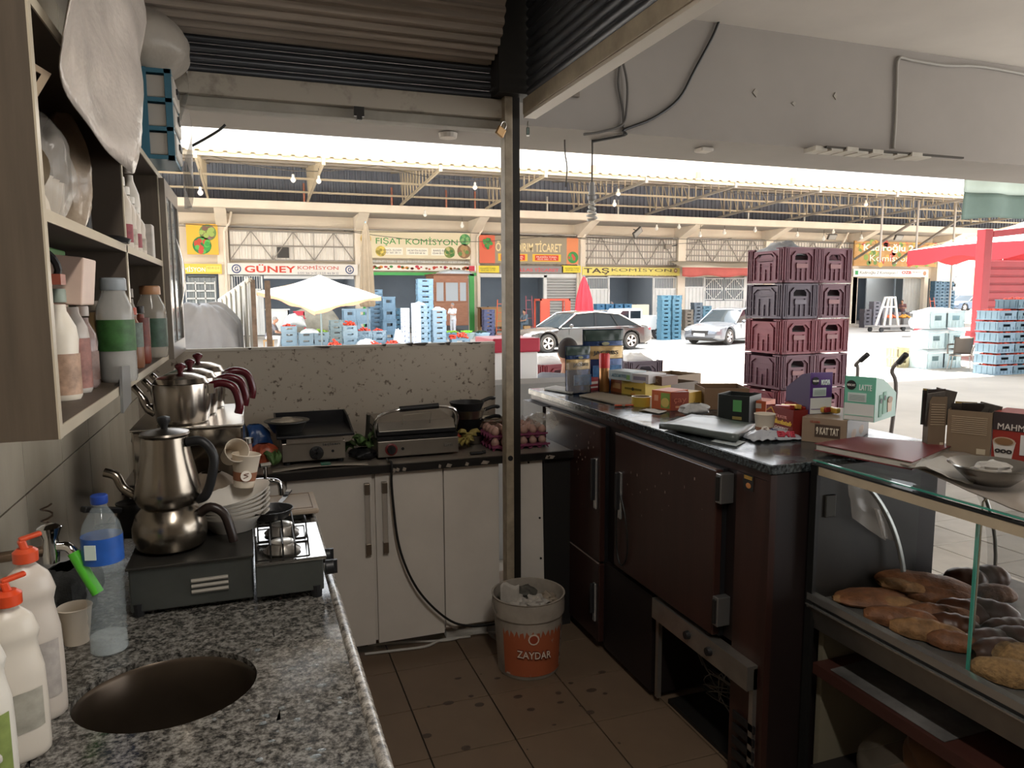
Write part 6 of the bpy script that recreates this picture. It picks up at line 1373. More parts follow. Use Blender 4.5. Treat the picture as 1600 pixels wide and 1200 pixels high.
for q in range(5): k_.bar((0, 0, .016), (.026*cos(q*1.256), .026*sin(q*1.256), .016), .007, .006)
k_.build('knob', black, gr); MB().cyl((.215, 0, .055), (.215, -.004, .055), .006).build('lamp', black, gr)
text('isgisan', .075, .014, INK('4a4845'), gr, T(.21, -.001, .085) @ FR, bold=.02)
for x_ in (.02, .25): MB().cyl((x_, .03, 0), (x_, .03, .02), .014).build('foot', black, gr)
t = thing('steel_bowl', 'dull steel bowl with lid resting on the griddle corner', 'bowl', (.135, 3.36, 1.0145)); MB().lathe([(.06, 0), (.085, .045), (.097, .05), (.097, .054), (.083, .05)], n=28).build('bowl', mat('bowl_grey', '6f6f6c', .35, .8), t, smooth=40); MB().lathe([(.07, .052), (.03, .058), (.02, .066), (.0, .068)], n=24).build('lid', steel, t, smooth=40)
pg = thing('contact_grill', 'stainless contact grill with arched handle on the back counter', 'grill', (.515, 3.235, .88))
MB().box(0, .375, 0, .30, .012, .085).build('base', sl_, pg, bevel=.003); MB().box(.0, .375, .01, .30, .088, .102).build('lower_plate', dk, pg); MB().box(.004, .37, .02, .3, .108, .125).build('upper_plate', dk, pg)
MB().prism([(.02, .125), (.3, .125), (.3, .17), (.05, .165)], .01, .365, 'x').build('upper_cover', sl_, pg, bevel=.003)
MB().tube(clus([(.0, .05, .1), (-.005, .02, .17), (.04, .0, .215), (.19, -.01, .235), (.33, .0, .225), (.375, .02, .18), (.37, .05, .11)], 5), .008, 10).build('handle', chrome, pg, smooth=1); MB().tube([(.1, -.006, .229), (.28, -.008, .236)], .013, 10).build('grip', black, pg, smooth=1)
MB().tube([(.12, .05, .13), (.12, .01, .2), (.25, .01, .205), (.25, .05, .13)], .003, 6).build('wire_bracket', steel, pg)
for x_ in (-.02, .39): MB().tube(clus([(x_, .2, .05), (x_, .16, .12), (x_-.003, .1, .2)], 4), .009, 8).build('hinge_arm', sl_, pg, smooth=1)
k_ = MB(); k_.M = T(.06, 0, .047) @ Rx(pi/2); k_.lathe([(.028, 0), (.028, .006), (.022, .008)], n=22); k_.build('dial_ring', mat('dial_red', '6b1f20', .4), pg); k_ = MB(); k_.M = T(.06, -.008, .047) @ Rx(pi/2); k_.lathe([(.02, 0), (.018, .014)], n=18); k_.box(-.003, .003, -.018, .018, .014, .018); k_.build('dial', black, pg)
MB().cyl((.112, 0, .047), (.112, -.004, .047), .007).build('lamp', black, pg); text('ısm', .04, .014, INK('6e6a64'), pg, T(.325, -.001, .05) @ FR, bold=.01)
lf = mat('lettuce', '4f6b38', .6, var=.4, scale=20, bump=.5)
def leafheap(name, label, cat, loc, L, W, H, m_, n=9, seed=0):
    t = thing(name, label, cat, loc); rnd = random.Random(seed)
    for k in range(n):
        m = MB(); a = rnd.random()*6.28; q = rnd.uniform(0, .4); ox, oy = q*L*cos(a), q*W*sin(a); tl = rnd.uniform(-.9, .9); s_ = rnd.uniform(.6, 1)
        m.M = T(ox, oy, rnd.uniform(.01, H*.4)) @ Rz(a) @ Ry(tl-.4); m.grid(8, 6, lambda u, v: ((u)*.07*s_, (v-.5)*.06*s_*sin(pi*(.15+.8*u)), .015*sin(v*14+k)*u+.02*sin(pi*u)))
        m.build('leaf', m_, t, smooth=1, thick=.001)
    return t
leafheap('lettuce', 'limp green lettuce leaves between griddle and contact grill', 'lettuce', (.46, 3.36, .90), .12, .15, .14, lf, 14, 1)
tag(bagform('dark_bag', 'dark crumpled bag under the lettuce', (.455, 3.3, .881), .12, .13, .05, black, 3, .3), None)
leafheap('yellow_leaves', 'yellowish pepper leaves right of the contact grill', 'vegetables', (.945, 3.34, .89), .08, .12, .12, mat('yellow_leaf', '9a8a4a', .6, var=.3, scale=20), 10, 5)
m = MB().ball((0, 0, .03), (.035, .03, .03), 14, 10, wob=.15); tag(m.build('tomato', mat('tomato_dull', 'a8452e', .4), smooth=1, loc=(.93, 3.46, .885)), 'single red tomato behind the contact grill', 'tomato')
t = thing('black_clip', 'small black object lying before the egg trays', 'clip', (.965, 3.2, .882)); MB().box(-.03, .03, -.012, .012, 0, .012).build('body', black, t, bevel=.004); MB().cyl((.03, 0, .008), (.045, 0, .008), .008).build('end', black, t)
# pans piled at the right
pr = [(0, 0), (.07, 0), (.088, .022), (.085, .022), (.068, .003), (0, .003)]
for k, (x, y, z, a, lb, r_) in enumerate(((1.04, 3.5, .882, 0, 'steel pan at the bottom of the pan pile', 1.05), (1.03, 3.5, .925, .3, 'black sandwich plate in the middle of the pan pile', 1), (1.02, 3.5, .965, -.1, 'dark frying pan second from top of the pan pile', .95), (1.01, 3.48, 1.01, .2, 'steel rimmed pan near the top of the pan pile', 1), (1.0, 3.47, 1.05, .5, 'topmost black pan with looped handle on the pan pile', 1.0))):
    t = thing('frying_pan', lb, 'pan', (x, y, z), a); q = MB().lathe([(p*r_, h*1.9) for p, h in pr], n=26, cap=False).build('pan', [steel, black, dk, steel, black][k], t, smooth=35)
    if k: MB().tube(clus([(.08, -.02, .035), (.12, -.04, .05), (.145, -.05, .05), (.15, -.03, .045)], 4), .009, 8).build('handle', black, t, smooth=1)
t = thing('plate_pile', 'pile of pale plates at the right of the pans', 'plates', (1.12, 3.44, .94)); 
for k in range(6): MB().lathe([(.02, k*.012), (.05, k*.012+.004), (.06, k*.012+.012)], n=22, cap=False).build('plate', mat('plate_cream'), t, smooth=1)
tag(MB().lathe([(.05, 0), (.05, .055)], n=18).build('tin', steel, loc=(1.12, 3.44, .881)), 'short steel tin under the pale plate pile', 'tin')
# crisp packets and tomatoes behind the boiler taps
bagform('snack_bag', 'blue snack bag behind the boiler tap', (-.0, 3.4, .881), .13, .1, .17, mat('snack_blue', '2c4f86', .3, var=.3, scale=14, bump=.5), 2, .2)
bagform('snack_bag', 'orange red plastic bag at the foot of the blue snack bag', (.03, 3.3, .881), .12, .1, .1, mat('snack_orange', 'a84f34', .35, var=.4, scale=14, bump=.5), 8, .25)
leafheap('greens', 'small green leaves beside the griddle foot', 'vegetables', (.075, 3.24, .885), .05, .06, .05, lf, 5, 8)
bagform('dark_jug', 'dark bottle shape between boiler and snack bags', (-.06, 3.32, .881), .07, .07, .2, dk, 2, .1)
t = thing('paper_sheets', 'paper and green plastic strip lying before the griddle', 'paper', (0, 0, 0)); m = MB().grid(10, 4, lambda u, v: (.06+.4*u, 3.15+.07*v, .8825+.012*sin(pi*u)*(1-v*.5))); m.build('sheet', mat('paper_grey', '9f978c', .7), t, smooth=1, thick=.001); MB().box(.26, .3, 3.16, 3.2, .896, .9).build('green_strip', mat('strip_green', '2f6b58', .5), t)
# egg trays
tray_m = mat('tray_magenta', '7c3a56', .9, var=.2, scale=30); egg_m = mat('egg_shell', 'a88478', .5, var=.08, scale=20); eg0 = None
def tray(label, x, y, z, rz=0):
    def f(u, v):
        a = u*6.0; b = v*5.0
        return ((u-.5)*.29, (v-.5)*.24, .018-.016*cos(2*pi*a)*.6-.016*cos(2*pi*b)*.6)
    t = thing('egg_tray', label, 'egg tray', (x, y, z), rz, 'magenta egg trays'); MB().grid(49, 41, f).build('tray', tray_m, t, smooth=1, thick=.002)
    MB().box(-.15, .15, -.125, -.119, .012, .02).build('rim', tray_m, t); return t
tz = [.882, .934]
tray('lower magenta egg tray beside the shutter post', 1.2, 3.36, tz[0], .03); tray('upper magenta egg tray beside the shutter post', 1.195, 3.37, tz[1], -.02)
for lv in (0, 1):
    for i in range(6):
        for j in range(5 if lv else 1):
            cn = ['leftmost', 'second from left', 'third from left', 'third from right', 'second from right', 'rightmost'][i]
            lb = ('brown egg in the upper tray, %s column, %s row' % (cn, ['front', 'second', 'middle', 'fourth', 'back'][j]) if lv else 'brown egg at the front of the lower tray, %s' % cn)
            if eg0 is None:
                m = MB().lathe([(.0, -.02), (.012, -.016), (.02, -.004), (.0195, .006), (.013, .02), (.006, .026), (0, .028)], n=14, cap=False); eg0 = m.build('egg', egg_m, smooth=1); o = eg0
            else: o = eg0.copy(); COL.objects.link(o)
            o.location = (1.2+(i-2.5)*.0483, 3.36+(j-2)*.048, tz[lv]+.033); o.rotation_euler = (random.uniform(-.3, .3), random.uniform(-.3, .3), 0); tag(o, lb, 'egg', 'eggs in the upper tray' if lv else 'eggs in the lower tray')
m = MB().grid(16, 12, lambda u, v: (1.27+.2*u, 3.25+.22*v, .985+.05*noise.noise(Vector((u*5, v*5, 2)))+.03*sin(pi*v))); tag(m.build('plastic_wrap', cf, smooth=1), 'clear crumpled wrap over the right end of the egg trays', 'wrap')
# ---- waste bucket
bk_ = thing('waste_bucket', 'dirty white bucket with orange ZAYDAR label full of waste on the floor', 'bucket', (1.085, 2.84, 0)); bw_ = mat('bucket_white', '9a9186', .6, var=.25, scale=9)
MB().lathe([(.128, 0), (.132, .005), (.15, .26), (.157, .262), (.158, .3), (.155, .335), (.16, .34), (.152, .34), (.148, .3), (.125, .01)], n=40, cap=False).build('pail', bw_, bk_, smooth=40)
MB().lathe([(.0, .006), (.125, .006)], n=24, cap=False).build('bottom', bw_, bk_)
m = MB(); m.grid(24, 8, lambda u, v: ((.1345+.0148*(.12+.8*v))*cos(-2.75+u*2.2), (.1345+.0148*(.12+.8*v))*sin(-2.75+u*2.2), .02+.225*v)); m.build('orange_label', mat('orange_label', '9c5233', .6, col2='a89a8c', scale=12, thr=(.33, .37)), bk_, smooth=1)
m = MB(); m.grid(8, 8, lambda u, v: ((.135+.0148*(.14+.76*v))*cos(-.72+u*.42), (.135+.0148*(.14+.76*v))*sin(-.72+u*.42), .03+.19*v)); m.build('white_label', mat('white_label', 'a59c90', .6, col2='4a4540', scale=45, thr=(.42, .5)), bk_, smooth=1)
# lettering wrapped on the pail
tx = text('ZAYDAR', .15, .036, INK('6b2a1c'), bk_, T(0, 0, 0), bold=.05)
tx2 = text('ZAYDAR', .146, .031, INK('c9b8a8'), bk_, T(0, 0, .0), bold=.01)
for q, rr in ((tx, .1468), (tx2, .1482)):
    for v in q.data.vertices: a = -1.75+v.co.x/.145; z = .12+v.co.y-.08*v.co.x; r_ = rr+v.co.z; v.co = (r_*cos(a), r_*sin(a), z)
for rr, zz, c_ in ((.024, .19, 'c9b8a8'), (.018, .19, '8a3a22')): 
    d = MB().grid(13, 3, lambda u, v: ((.1495+(.001 if rr < .02 else 0))*cos(-1.78+rr/.15*v*cos(2*pi*u)), (.1495+(.001 if rr < .02 else 0))*sin(-1.78+rr/.15*v*cos(2*pi*u)), zz+rr*v*sin(2*pi*u))); d.build('round_logo', INK(c_), bk_)
MB().tube([(.16*cos(a/10*pi-pi*.02), .165*sin(a/10*pi*-1)-.0, .31-.07*sin(a/10*pi)) for a in range(0)] or [(-.16, 0, .31), (-.165, -.02, .30), (-.16, -.04, .28)], .003, 6).build('handle_wire', steel, bk_)
ws = mat('waste_white', 'a8a29a', .7, var=.15, scale=15, bump=.4)
for k, (x, y, r_, m_, nm, lb) in enumerate(((-.06, -.03, .05, ws, 'paper_napkin', 'crumpled white napkin at the front of the bucket'), (.02, -.05, .045, ws, 'paper_napkin', 'crumpled napkin in the middle of the bucket'), (.08, -.02, .04, mat('waste_beige', '8f8272', .8, bump=.4, scale=12), 'paper_napkin', 'beige crumpled scrap at the right of the bucket'), (.0, .05, .055, mat('waste_dark', '4c4a44', .7, bump=.4, scale=12), 'waste_scrap', 'dark scrap at the back of the bucket'), (-.07, .06, .045, mat('waste_grey', '6a665e', .7, bump=.4, scale=12), 'waste_scrap', 'grey scrap at the rear left of the bucket'))):
    o = MB().ball((0, 0, 0), (r_, r_, r_*.6), 18, 12, wob=.55, seed=k+2).build(nm, m_, smooth=1, loc=(1.085+x, 2.84+y, .305)); tag(o, lb, 'waste')
m = MB().grid(6, 6, lambda u, v: (-.04+.08*u, .012*sin(u*4), -.03+.1*v+.01*sin(u*6))); tag(m.build('paper_sheet', ws, smooth=1, loc=(.985, 2.80, .33), thick=.001), 'white paper standing up at the left rim of the bucket', 'paper')
tag(MB().lathe([(.105, 0), (.12, .03), (.12, .125), (.11, .13)], n=20).build('waste_fill', mat('waste_dark'), loc=(1.085, 2.84, .15)), 'compressed dark waste filling the bucket', 'waste', kind='stuff')
# ---- dark wood cooler cabinet
cw_ = mat('cherry_wood', '35201b', .32, var=.35, scale=2.5, stretch=(6, 6, .5), bump=.03, detail=8); cwd = mat('cherry_dark', '1a1110', .5, var=.2, scale=3)
X0 = 1.47
def q47(px, py, x=X0): return at(px, py, x=x)
cc = thing('cooler_cabinet', 'dark cherry wood cooler cabinet with granite top along the right side', 'cabinet', (0, 0, 0))
MB().box(X0, 2.15, 2.40, 3.80, .03, 1.068).build('body', cwd, cc); MB().box(X0, 2.15, 1.775, 2.40, .46, 1.068).build('body', cwd, cc)
MB().box(X0-.004, X0, 1.78, 3.78, 1.045, 1.068).build('top_rail', cw_, cc)
MB().box(X0, 2.15, 1.775, 1.80, .0, .46).build('side_panel', cwd, cc); MB().box(2.0, 2.15, 1.8, 2.4, .0, .46).build('rear_panel', cwd, cc)
MB().box(X0-.006, X0-.0, 1.78, 1.935, .0, 1.043).build('pillar_panel', cw_, cc); MB().box(X0-.05, X0-.002, 3.50, 3.79, .03, 1.04).build('end_panel', cwd, cc)
MB().box(1.455, 1.478, 1.76, 1.774, .0, 1.068).build('corner_post', cw_, cc); MB().box(1.478, 1.60, 1.762, 1.774, .0, 1.068).build('side_skin', cwd, cc)
dth = .045
def door_(y0, y1, z0, z1, hy, hz0, hz1, hinge_y=None):
    d = MB().box(X0-dth, X0-.003, y0, y1, z0, z1).build('door', cw_, cc, bevel=.004)
    MB().box(X0-dth-.001, X0-dth+.006, y0+.01, y1, z1, z1+.004).build('door_top_strip', mat('strip_pale', '8a7a72', .4), d)  # thin paler strip along the top edge of the door
    MB().box(X0-.02, X0-.003, y0-.004, y1+.004, z0-.004, z1+.004).build('gasket', black, d)
    if hy:
        h_ = MB().box(X0-dth-.012, X0-dth, hy-.012, hy+.012, hz0, hz1).build('handle', mat('handle_grey', 'c9c9c8', .2, .8), d, bevel=.004); MB().box(X0-dth-.03, X0-dth-.010, hy-.008, hy+.008, hz0+.04, hz1).build('handle_lever', mat('handle_dark', '3c3c3e', .3, .6), h_, bevel=.004)
    return d
dA = door_(2.84, 3.47, .425, 1.038, 2.87, .665, .895); dA2 = door_(2.84, 3.47, .05, .415, 2.87, .14, .32)
dB = door_(1.99, 2.70, .465, 1.036, 2.64, .685, .885)
for z_ in (.93, .51): h_ = MB().box(X0-dth-.006, X0+.0, 1.955, 1.985, z_, z_+.1).build('hinge', mat('hinge_grey', '8f8e8c', .3, .8), cc, bevel=.003); MB().cyl((X0-dth-.008, 1.97, z_+.01), (X0-dth-.008, 1.97, z_+.09), .008).build('hinge_pin', dark_metal, h_)
pn = MB().box(X0-.02, X0-.003, 2.42, 2.83, .03, .43).build('lower_panel', cwd, cc)
# compressor bay with steel frame
fm = mat('frame_steel', 'a09a92', .3, .8, var=.2, scale=8)
fr = MB().box(X0-.045, X0-.003, 1.80, 2.38, .365, .445).build('control_strip', fm, cc); 
for y_ in (2.13, 2.0): k_ = MB(); k_.M = T(X0-.045, y_, .405) @ Ry(-pi/2); k_.lathe([(.016, 0), (.014, .014)], n=14); k_.build('control_knob', black, fr)
MB().box(X0-.02, X0-.003, 2.37, 2.39, .03, .435).build('frame_side', fm, cc); MB().box(X0-.02, X0-.003, 1.80, 1.82, .03, .435).build('frame_side', fm, cc)
cp_ = MB().lathe([(.07, 0), (.085, .03), (.085, .12), (.06, .16), (0, .17)], (1.72, 2.15, .02), 20).build('compressor', black, cc, smooth=1)
for z_ in (.08, .13, .18, .23): MB().tube([(1.62, 1.86, z_), (1.62, 2.3, z_)], .006, 6).build('condenser_tube', dark_metal, cc)
m = MB(); rnd = random.Random(4)
for k in range(5): m.tube(clus([(1.52+rnd.uniform(0, .05), 1.9+rnd.random()*.4, .3-rnd.random()*.2) for _ in range(5)], 4), .0018, 5)
tag(m.build('loose_wires', mat('wire_grey', '5a5650', .6), cc), kind='stuff'); MB().box(1.515, 1.517, 1.95, 1.99, .11, .16).build('paper_tag', mat('tag_paper', 'aaa79e', .7), cc)
MB().box(1.5, 1.98, 1.83, 2.37, .0, .018).build('bay_floor', dark_metal, cc)
for k in range(5): MB().box(1.45, 1.455, 1.79, 1.90, .04+k*.045, .065+k*.045).build('vent_slot', black, cc)
st_ = panel('sticker', .05, .05, INK('1a1714'), cc, T(X0-.0065, 1.875, 1.02) @ FACE['left']); 
for k in range(3): MB().box(X0-.0095, X0-.008, 1.856, 1.894, 1.03+k*.004, 1.032+k*.004).build('sticker_print', INK('c89a3c'), st_)
MB().ball((X0-.009, 1.872, 1.01), (.001, .013, .009), 10, 6).build('sticker_print', INK('b8763c'), st_)
m = MB(); rnd = random.Random(8)
for k in range(40):
    y = rnd.choice([rnd.uniform(2.05, 2.6), rnd.uniform(2.9, 3.1)]); z = rnd.gauss(.92, .09); 
    if z < 1.03 and z > .5: m.box(X0-dth-.0006, X0-dth+.001, y, y+rnd.uniform(.001, .006), z, z+rnd.uniform(.002, .012))
tag(m.build('scratches', mat('scratch', '8f7d74', .6), cc), kind='stuff')
wire('thin black cord looped over the cooler door handle', [(X0-dth-.01, 2.635, .80), (X0-dth-.012, 2.66, .72), (X0-dth-.008, 2.66, .55), (X0-dth-.008, 2.62, .49), (X0-dth-.008, 2.57, .56), (X0-dth-.012, 2.58, .7), (X0-dth-.012, 2.625, .79)], .0035, bk, 'cord', 'cord')
slab = thing('granite_countertop', 'dark polished granite slab on the cherry wood cooler', 'worktop', (0, 0, 0))
MB().box(1.455, 2.22, 1.758, 3.80, 1.0695, 1.10).build('slab', dgran, slab, bevel=.003); 
# ================================================================== DISPLAY CASE
glass = mat('case_glass', '1c2a26', .03, alpha=.14, spec=.5); gedge = mat('glass_edge', '3f8f7c', .15, alpha=.8)
dcs = thing('display_case', 'glass bakery display case with steel tray front and cream top rail', 'display case', (0, 0, 0)); XC = 1.6
stl = mat('case_steel', 'a5a49f', .28, .9, var=.2, scale=7); blk = mat('case_black', '141413', .5)
MB().box(XC, 2.28, .35, 1.745, 1.098, 1.106).build('top_glass', glass, dcs); MB().box(XC-.004, XC+.004, .35, 1.745, 1.1065, 1.11).build('glass_edge', gedge, dcs)
MB().box(XC, XC+.02, .35, 1.745, 1.066, 1.092).build('top_front_rail', mat('rail_wood', 'a89880', .6, var=.15, scale=6), dcs); MB().box(XC-.001, XC+.018, .35, 1.745, 1.0925, 1.0975).build('rubber_strip', blk, dcs)
sp = MB().box(XC, 2.02, 1.728, 1.745, .60, 1.09).build('side_panel', mat('side_dark', '24221f', .35, var=.3, scale=5), dcs)
MB().box(1.63, 1.67, 1.72, 1.728, .93, 1.0).build('socket_plate', mat('socket_dark', '3a3935', .3, .5), sp, bevel=.003)
MB().box(XC-.004, XC+.01, 1.725, 1.752, .0, 1.095).build('corner_strip', blk, dcs)
MB().box(XC+.01, 2.34, .35, 1.745, .66, .672).build('tray_floor', mat('tray_steel', '7d7b76', .35, .7, var=.25, scale=12, bump=.1), dcs)
MB().prism([(XC-.005, .69), (XC+.012, .695), (XC+.012, .672), (XC-.005, .668)], .35, 1.745, 'y').build('front_lip', mat('lip_steel', 'cfcec9', .22, .9), dcs)
MB().box(XC+.002, XC+.01, .35, 1.745, .655, .668).build('dark_groove', blk, dcs)
MB().prism([(XC-.008, .655), (XC+.004, .655), (XC+.03, .575), (XC+.018, .575)], .35, 1.745, 'y').build('front_skirt', stl, dcs); MB().box(XC-.01, XC+.0, .35, 1.745, .652, .656).build('skirt_edge', mat('lip_steel'), dcs)
MB().box(XC+.03, 2.3, .35, 1.745, .57, .655).build('tray_box', blk, dcs)
MB().box(XC+.008, 2.25, .35, 1.72, .435, .47).build('lower_shelf', mat('shelf_redbrown', '3a1f19', .5, var=.2, scale=4), dcs)
MB().box(XC+.05, XC+.6, 1.725, 1.745, .0, .57).build('lower_side', mat('lower_beige', '6e6857', .7), dcs)
MB().box(2.26, 2.30, .35, 1.745, .0, .57).build('rear_board', mat('rear_beige', '6b6453', .7, var=.15, scale=3), dcs); MB().box(XC+.02, 2.26, .35, 1.725, .08, .12).build('base_board', mat('lower_dark', '191513', .6), dcs)
MB().box(XC, 2.3, .33, .35, .0, 1.09).build('side_panel', mat('side_dark'), dcs)
# curved customer-side glass with steel ribs
def curve(v): a = v*pi/2; return (2.02+.33*sin(a), 1.095-.42*(1-cos(a))**1.0)
m = MB().grid(3, 17, lambda u, v: (curve(v)[0], .36+1.37*u, curve(v)[1])); m.build('curved_glass', glass, dcs, smooth=1, thick=.004)
for y_, r_, mm in ((1.70, .006, stl), (1.02, .006, stl)): MB().tube([(curve(k/12)[0], y_, curve(k/12)[1]) for k in range(13)], r_, 8).build('curved_rib', mm, dcs, smooth=1)
m = MB().grid(2, 17, lambda u, v: (1.67+.25*sin(v*1.45)+.02*u, 1.715-.03*v, 1.075-.40*v**1.5-.0*u)); m.build('steel_curved_strip', mat('strip_grey', '8c8f8b', .3, .7), dcs, smooth=1, thick=.003)
for k, (y_, z_) in enumerate(((1.0, .0), (.0, .0))): pass
tp_ = MB().grid(8, 8, lambda u, v: (1.69+.14*u+.03*v, 1.705-.004*sin(u*9), 1.06-.13*v-.09*u+.01*sin(v*12))); tp_.build('clear_tape', cf, dcs, smooth=1)
tp_ = MB().grid(8, 8, lambda u, v: (1.80+.06*u+.04*v, 1.70-.004*sin(u*9), .95-.10*v-.02*u)); tp_.build('clear_tape', cf, dcs, smooth=1)
MB().box(XC+.03, 2.04, 1.225, 1.231, .672, 1.075).build('glass_divider', glass, dcs); MB().box(XC+.026, XC+.03, 1.224, 1.232, .672, 1.075).build('divider_edge', gedge, dcs)
MB().tube([(1.78, 1.32, 1.085), (1.775, 1.33, 1.07), (1.775, 1.33, .92), (1.775, 1.33, .70)], .0025, 6).build('chain_wire', mat('chain_metal', 'bdb59c', .2, .9), dcs)
tag(MB().prism([(1.62, 1.27), (1.62, 1.66), (1.78, 1.67), (1.80, 1.27)], .472, .474, 'z').build('paper_sheet', mat('leaflet', '5c5a58', .5, var=.6, scale=9)), 'dark printed leaflet lying on the lower shelf of the case', 'paper')
# pastries --------------------------------------------------------
brown1 = mat('pastry_golden', '6b4428', .6, var=.55, scale=22, bump=1); brown2 = mat('pastry_glazed', '472a1a', .38, var=.4, scale=12, bump=.3, spec=.35); brown3 = mat('pastry_pale', '7a5936', .7, var=.5, scale=26, bump=1); seed_m = mat('sesame_crust', '80643f', .8, var=.4, scale=90, bump=.8)
def bread(label, x, y, z, L, W, H, m_, rz=0, name='pastry', tilt=0, taper=.35, seed=0):
    def f(u, v):
        a = 2*pi*v; s_ = 1-abs(2*u-1)**2.6*(.6+taper*.6); s_ = max(s_, .02)**.6; k = 1+.08*noise.noise(Vector((u*5+seed, cos(a), sin(a))))+.03*sin(u*26)
        return ((u-.5)*L, cos(a)*W/2*s_*k, max(sin(a), -.35)*H*.62*s_*k+H*.22)
    o = MB().grid(22, 15, f).build(name, m_, smooth=1, loc=(x, y, z)); o.rotation_euler = (0, tilt, rz); return tag(o, label, 'pastry')
ZT = .674
def ba(px, py, z=ZT+.02): c = at(px, py, z=z); return c.x, c.y
rowsP = [
 ('flat golden flaky pastry at the back left of the tray', 1330, 915, .17, .10, .03, brown1, -.3, 0), ('folded flat pastry with pointed end, front left', 1370, 935, .20, .055, .026, brown3, -.55, 0),
 ('wide layered pastry stacked in the middle left', 1415, 905, .22, .10, .035, brown1, -.75, .03), ('rolled pastry under the wide layered one', 1450, 925, .20, .07, .04, brown1, -.8, 0),
 ('thin crusty pastry leaning on the layered stack', 1380, 900, .16, .09, .025, brown3, -.4, .06),
 ('reddish twisted roll at the front of the tray', 1410, 965, .16, .065, .045, brown1, -.75, 0), ('pale twisted roll next to the front lip', 1450, 985, .15, .06, .045, brown3, -.85, 0), ('golden roll behind the front twisted rolls', 1470, 960, .15, .06, .045, brown1, -.7, 0),
 ('dark glazed bun at the back of the tray', 1470, 888, .10, .07, .05, brown2, -.5, 0), ('glossy dark bun just behind the glass divider edge', 1505, 955, .11, .065, .05, brown2, -1.0, 0),
 ('glossy bun left of the glass divider', 1490, 975, .10, .06, .045, brown2, -.8, 0), ('small pale glazed roll at the divider foot', 1490, 1000, .10, .055, .04, brown1, -.8, 0),
 ('triangular golden pastry right of the divider', 1555, 925, .09, .07, .04, brown1, -.6, 0), ('dark round bun at the back right', 1545, 900, .10, .075, .05, brown2, -.3, 0),
 ('glossy dark bun right of the divider, rear', 1545, 958, .12, .07, .055, brown2, -.9, 0), ('glossy dark bun right of the divider, middle', 1575, 985, .11, .065, .05, brown2, -.3, 0),
 ('shiny oval bun right of the divider, front', 1545, 1000, .11, .06, .045, brown2, -.3, 0), ('chocolate coloured bun beside the seeded roll', 1560, 1015, .12, .06, .045, brown2, -.2, 0),
 ('dark bun at the right frame edge', 1592, 1000, .11, .07, .05, brown2, -.6, 0), ('golden sesame topped roll at the right', 1592, 1026, .11, .07, .05, seed_m, -.5, 0), ('seed covered crescent roll, lowest at the right', 1578, 1052, .13, .06, .05, seed_m, -.9, 0)]
for k, (lb, px, py, L_, W_, H_, m_, rz, tl) in enumerate(rowsP):
    x, y = ba(px, py); bread(lb, max(x, XC+.08), min(y, 1.65), ZT+.002+(.02 if tl else 0), L_*1.25, W_*1.3, H_*1.25, m_, rz, 'pastry', tl, seed=k)
t = thing('bread_bag', 'clear bag of flat bread loaves on the base board of the case', 'bag', (1.84, 1.47, .1215))
for k, (a, b) in enumerate(((-.05, .0), (.06, .03), (.0, -.06))): 
    o = MB().ball((0, 0, 0), (.17, .10, .045), 18, 10, wob=.1, seed=k).build('loaf', mat('loaf_brown', '7c5236', .7, var=.3, scale=8), t, smooth=1, loc=(a, b, .05+.05*k)); o.rotation_euler = (0, 0, k*.6)
m = MB().grid(33, 14, lambda u, v: ((.24*cos(2*pi*u)*(sin(pi*max(v, .03)*.97)**.4)), (.17*sin(2*pi*u)*(sin(pi*max(v, .03)*.97)**.4)), .22*v+.015*noise.noise(Vector((cos(2*pi*u)*2, sin(2*pi*u)*2, v*5))))); m.build('film', mat('bread_film', '8a7f70', .15, alpha=.2, bump=.8, scale=14), t, smooth=1)
# ================================================================== GOODS ON THE COOLER TOP AND THE CASE TOP
ZC = 1.1005; ZG = 1.1115
def pbox(name, label, pl, pr, pyt, depth, colr, z=ZC, cat='box', open_=False, rough=.5, bev=.001, group=None):
    A_ = at(pl[0], pl[1], z=z); B_ = at(pr[0], pr[1], z=z); d = B_-A_; w_ = d.length; rz = atan2(d.y, d.x); h_ = at(pl[0], pyt, y=A_.y).z-z
    t = thing(name, label, cat, tuple(A_), rz, group); m_ = mat('carton_'+colr, colr, rough, var=.08, scale=6)
    if open_:
        k = .002; MB().box(0, w_, 0, k, 0, h_).build('front_panel', m_, t); MB().box(0, w_, depth-k, depth, 0, h_).build('back_panel', m_, t)
        MB().box(0, k, k, depth-k, 0, h_).build('side_panel', m_, t); MB().box(w_-k, w_, k, depth-k, 0, h_).build('side_panel', m_, t); MB().box(k, w_-k, k, depth-k, 0, k).build('bottom', m_, t)
    else: MB().box(0, w_, 0, depth, 0, h_).build('carton', m_, t, bevel=bev)
    return t, w_, h_
def fr_(x, z, off=.0006): return T(x, -off, z) @ FR
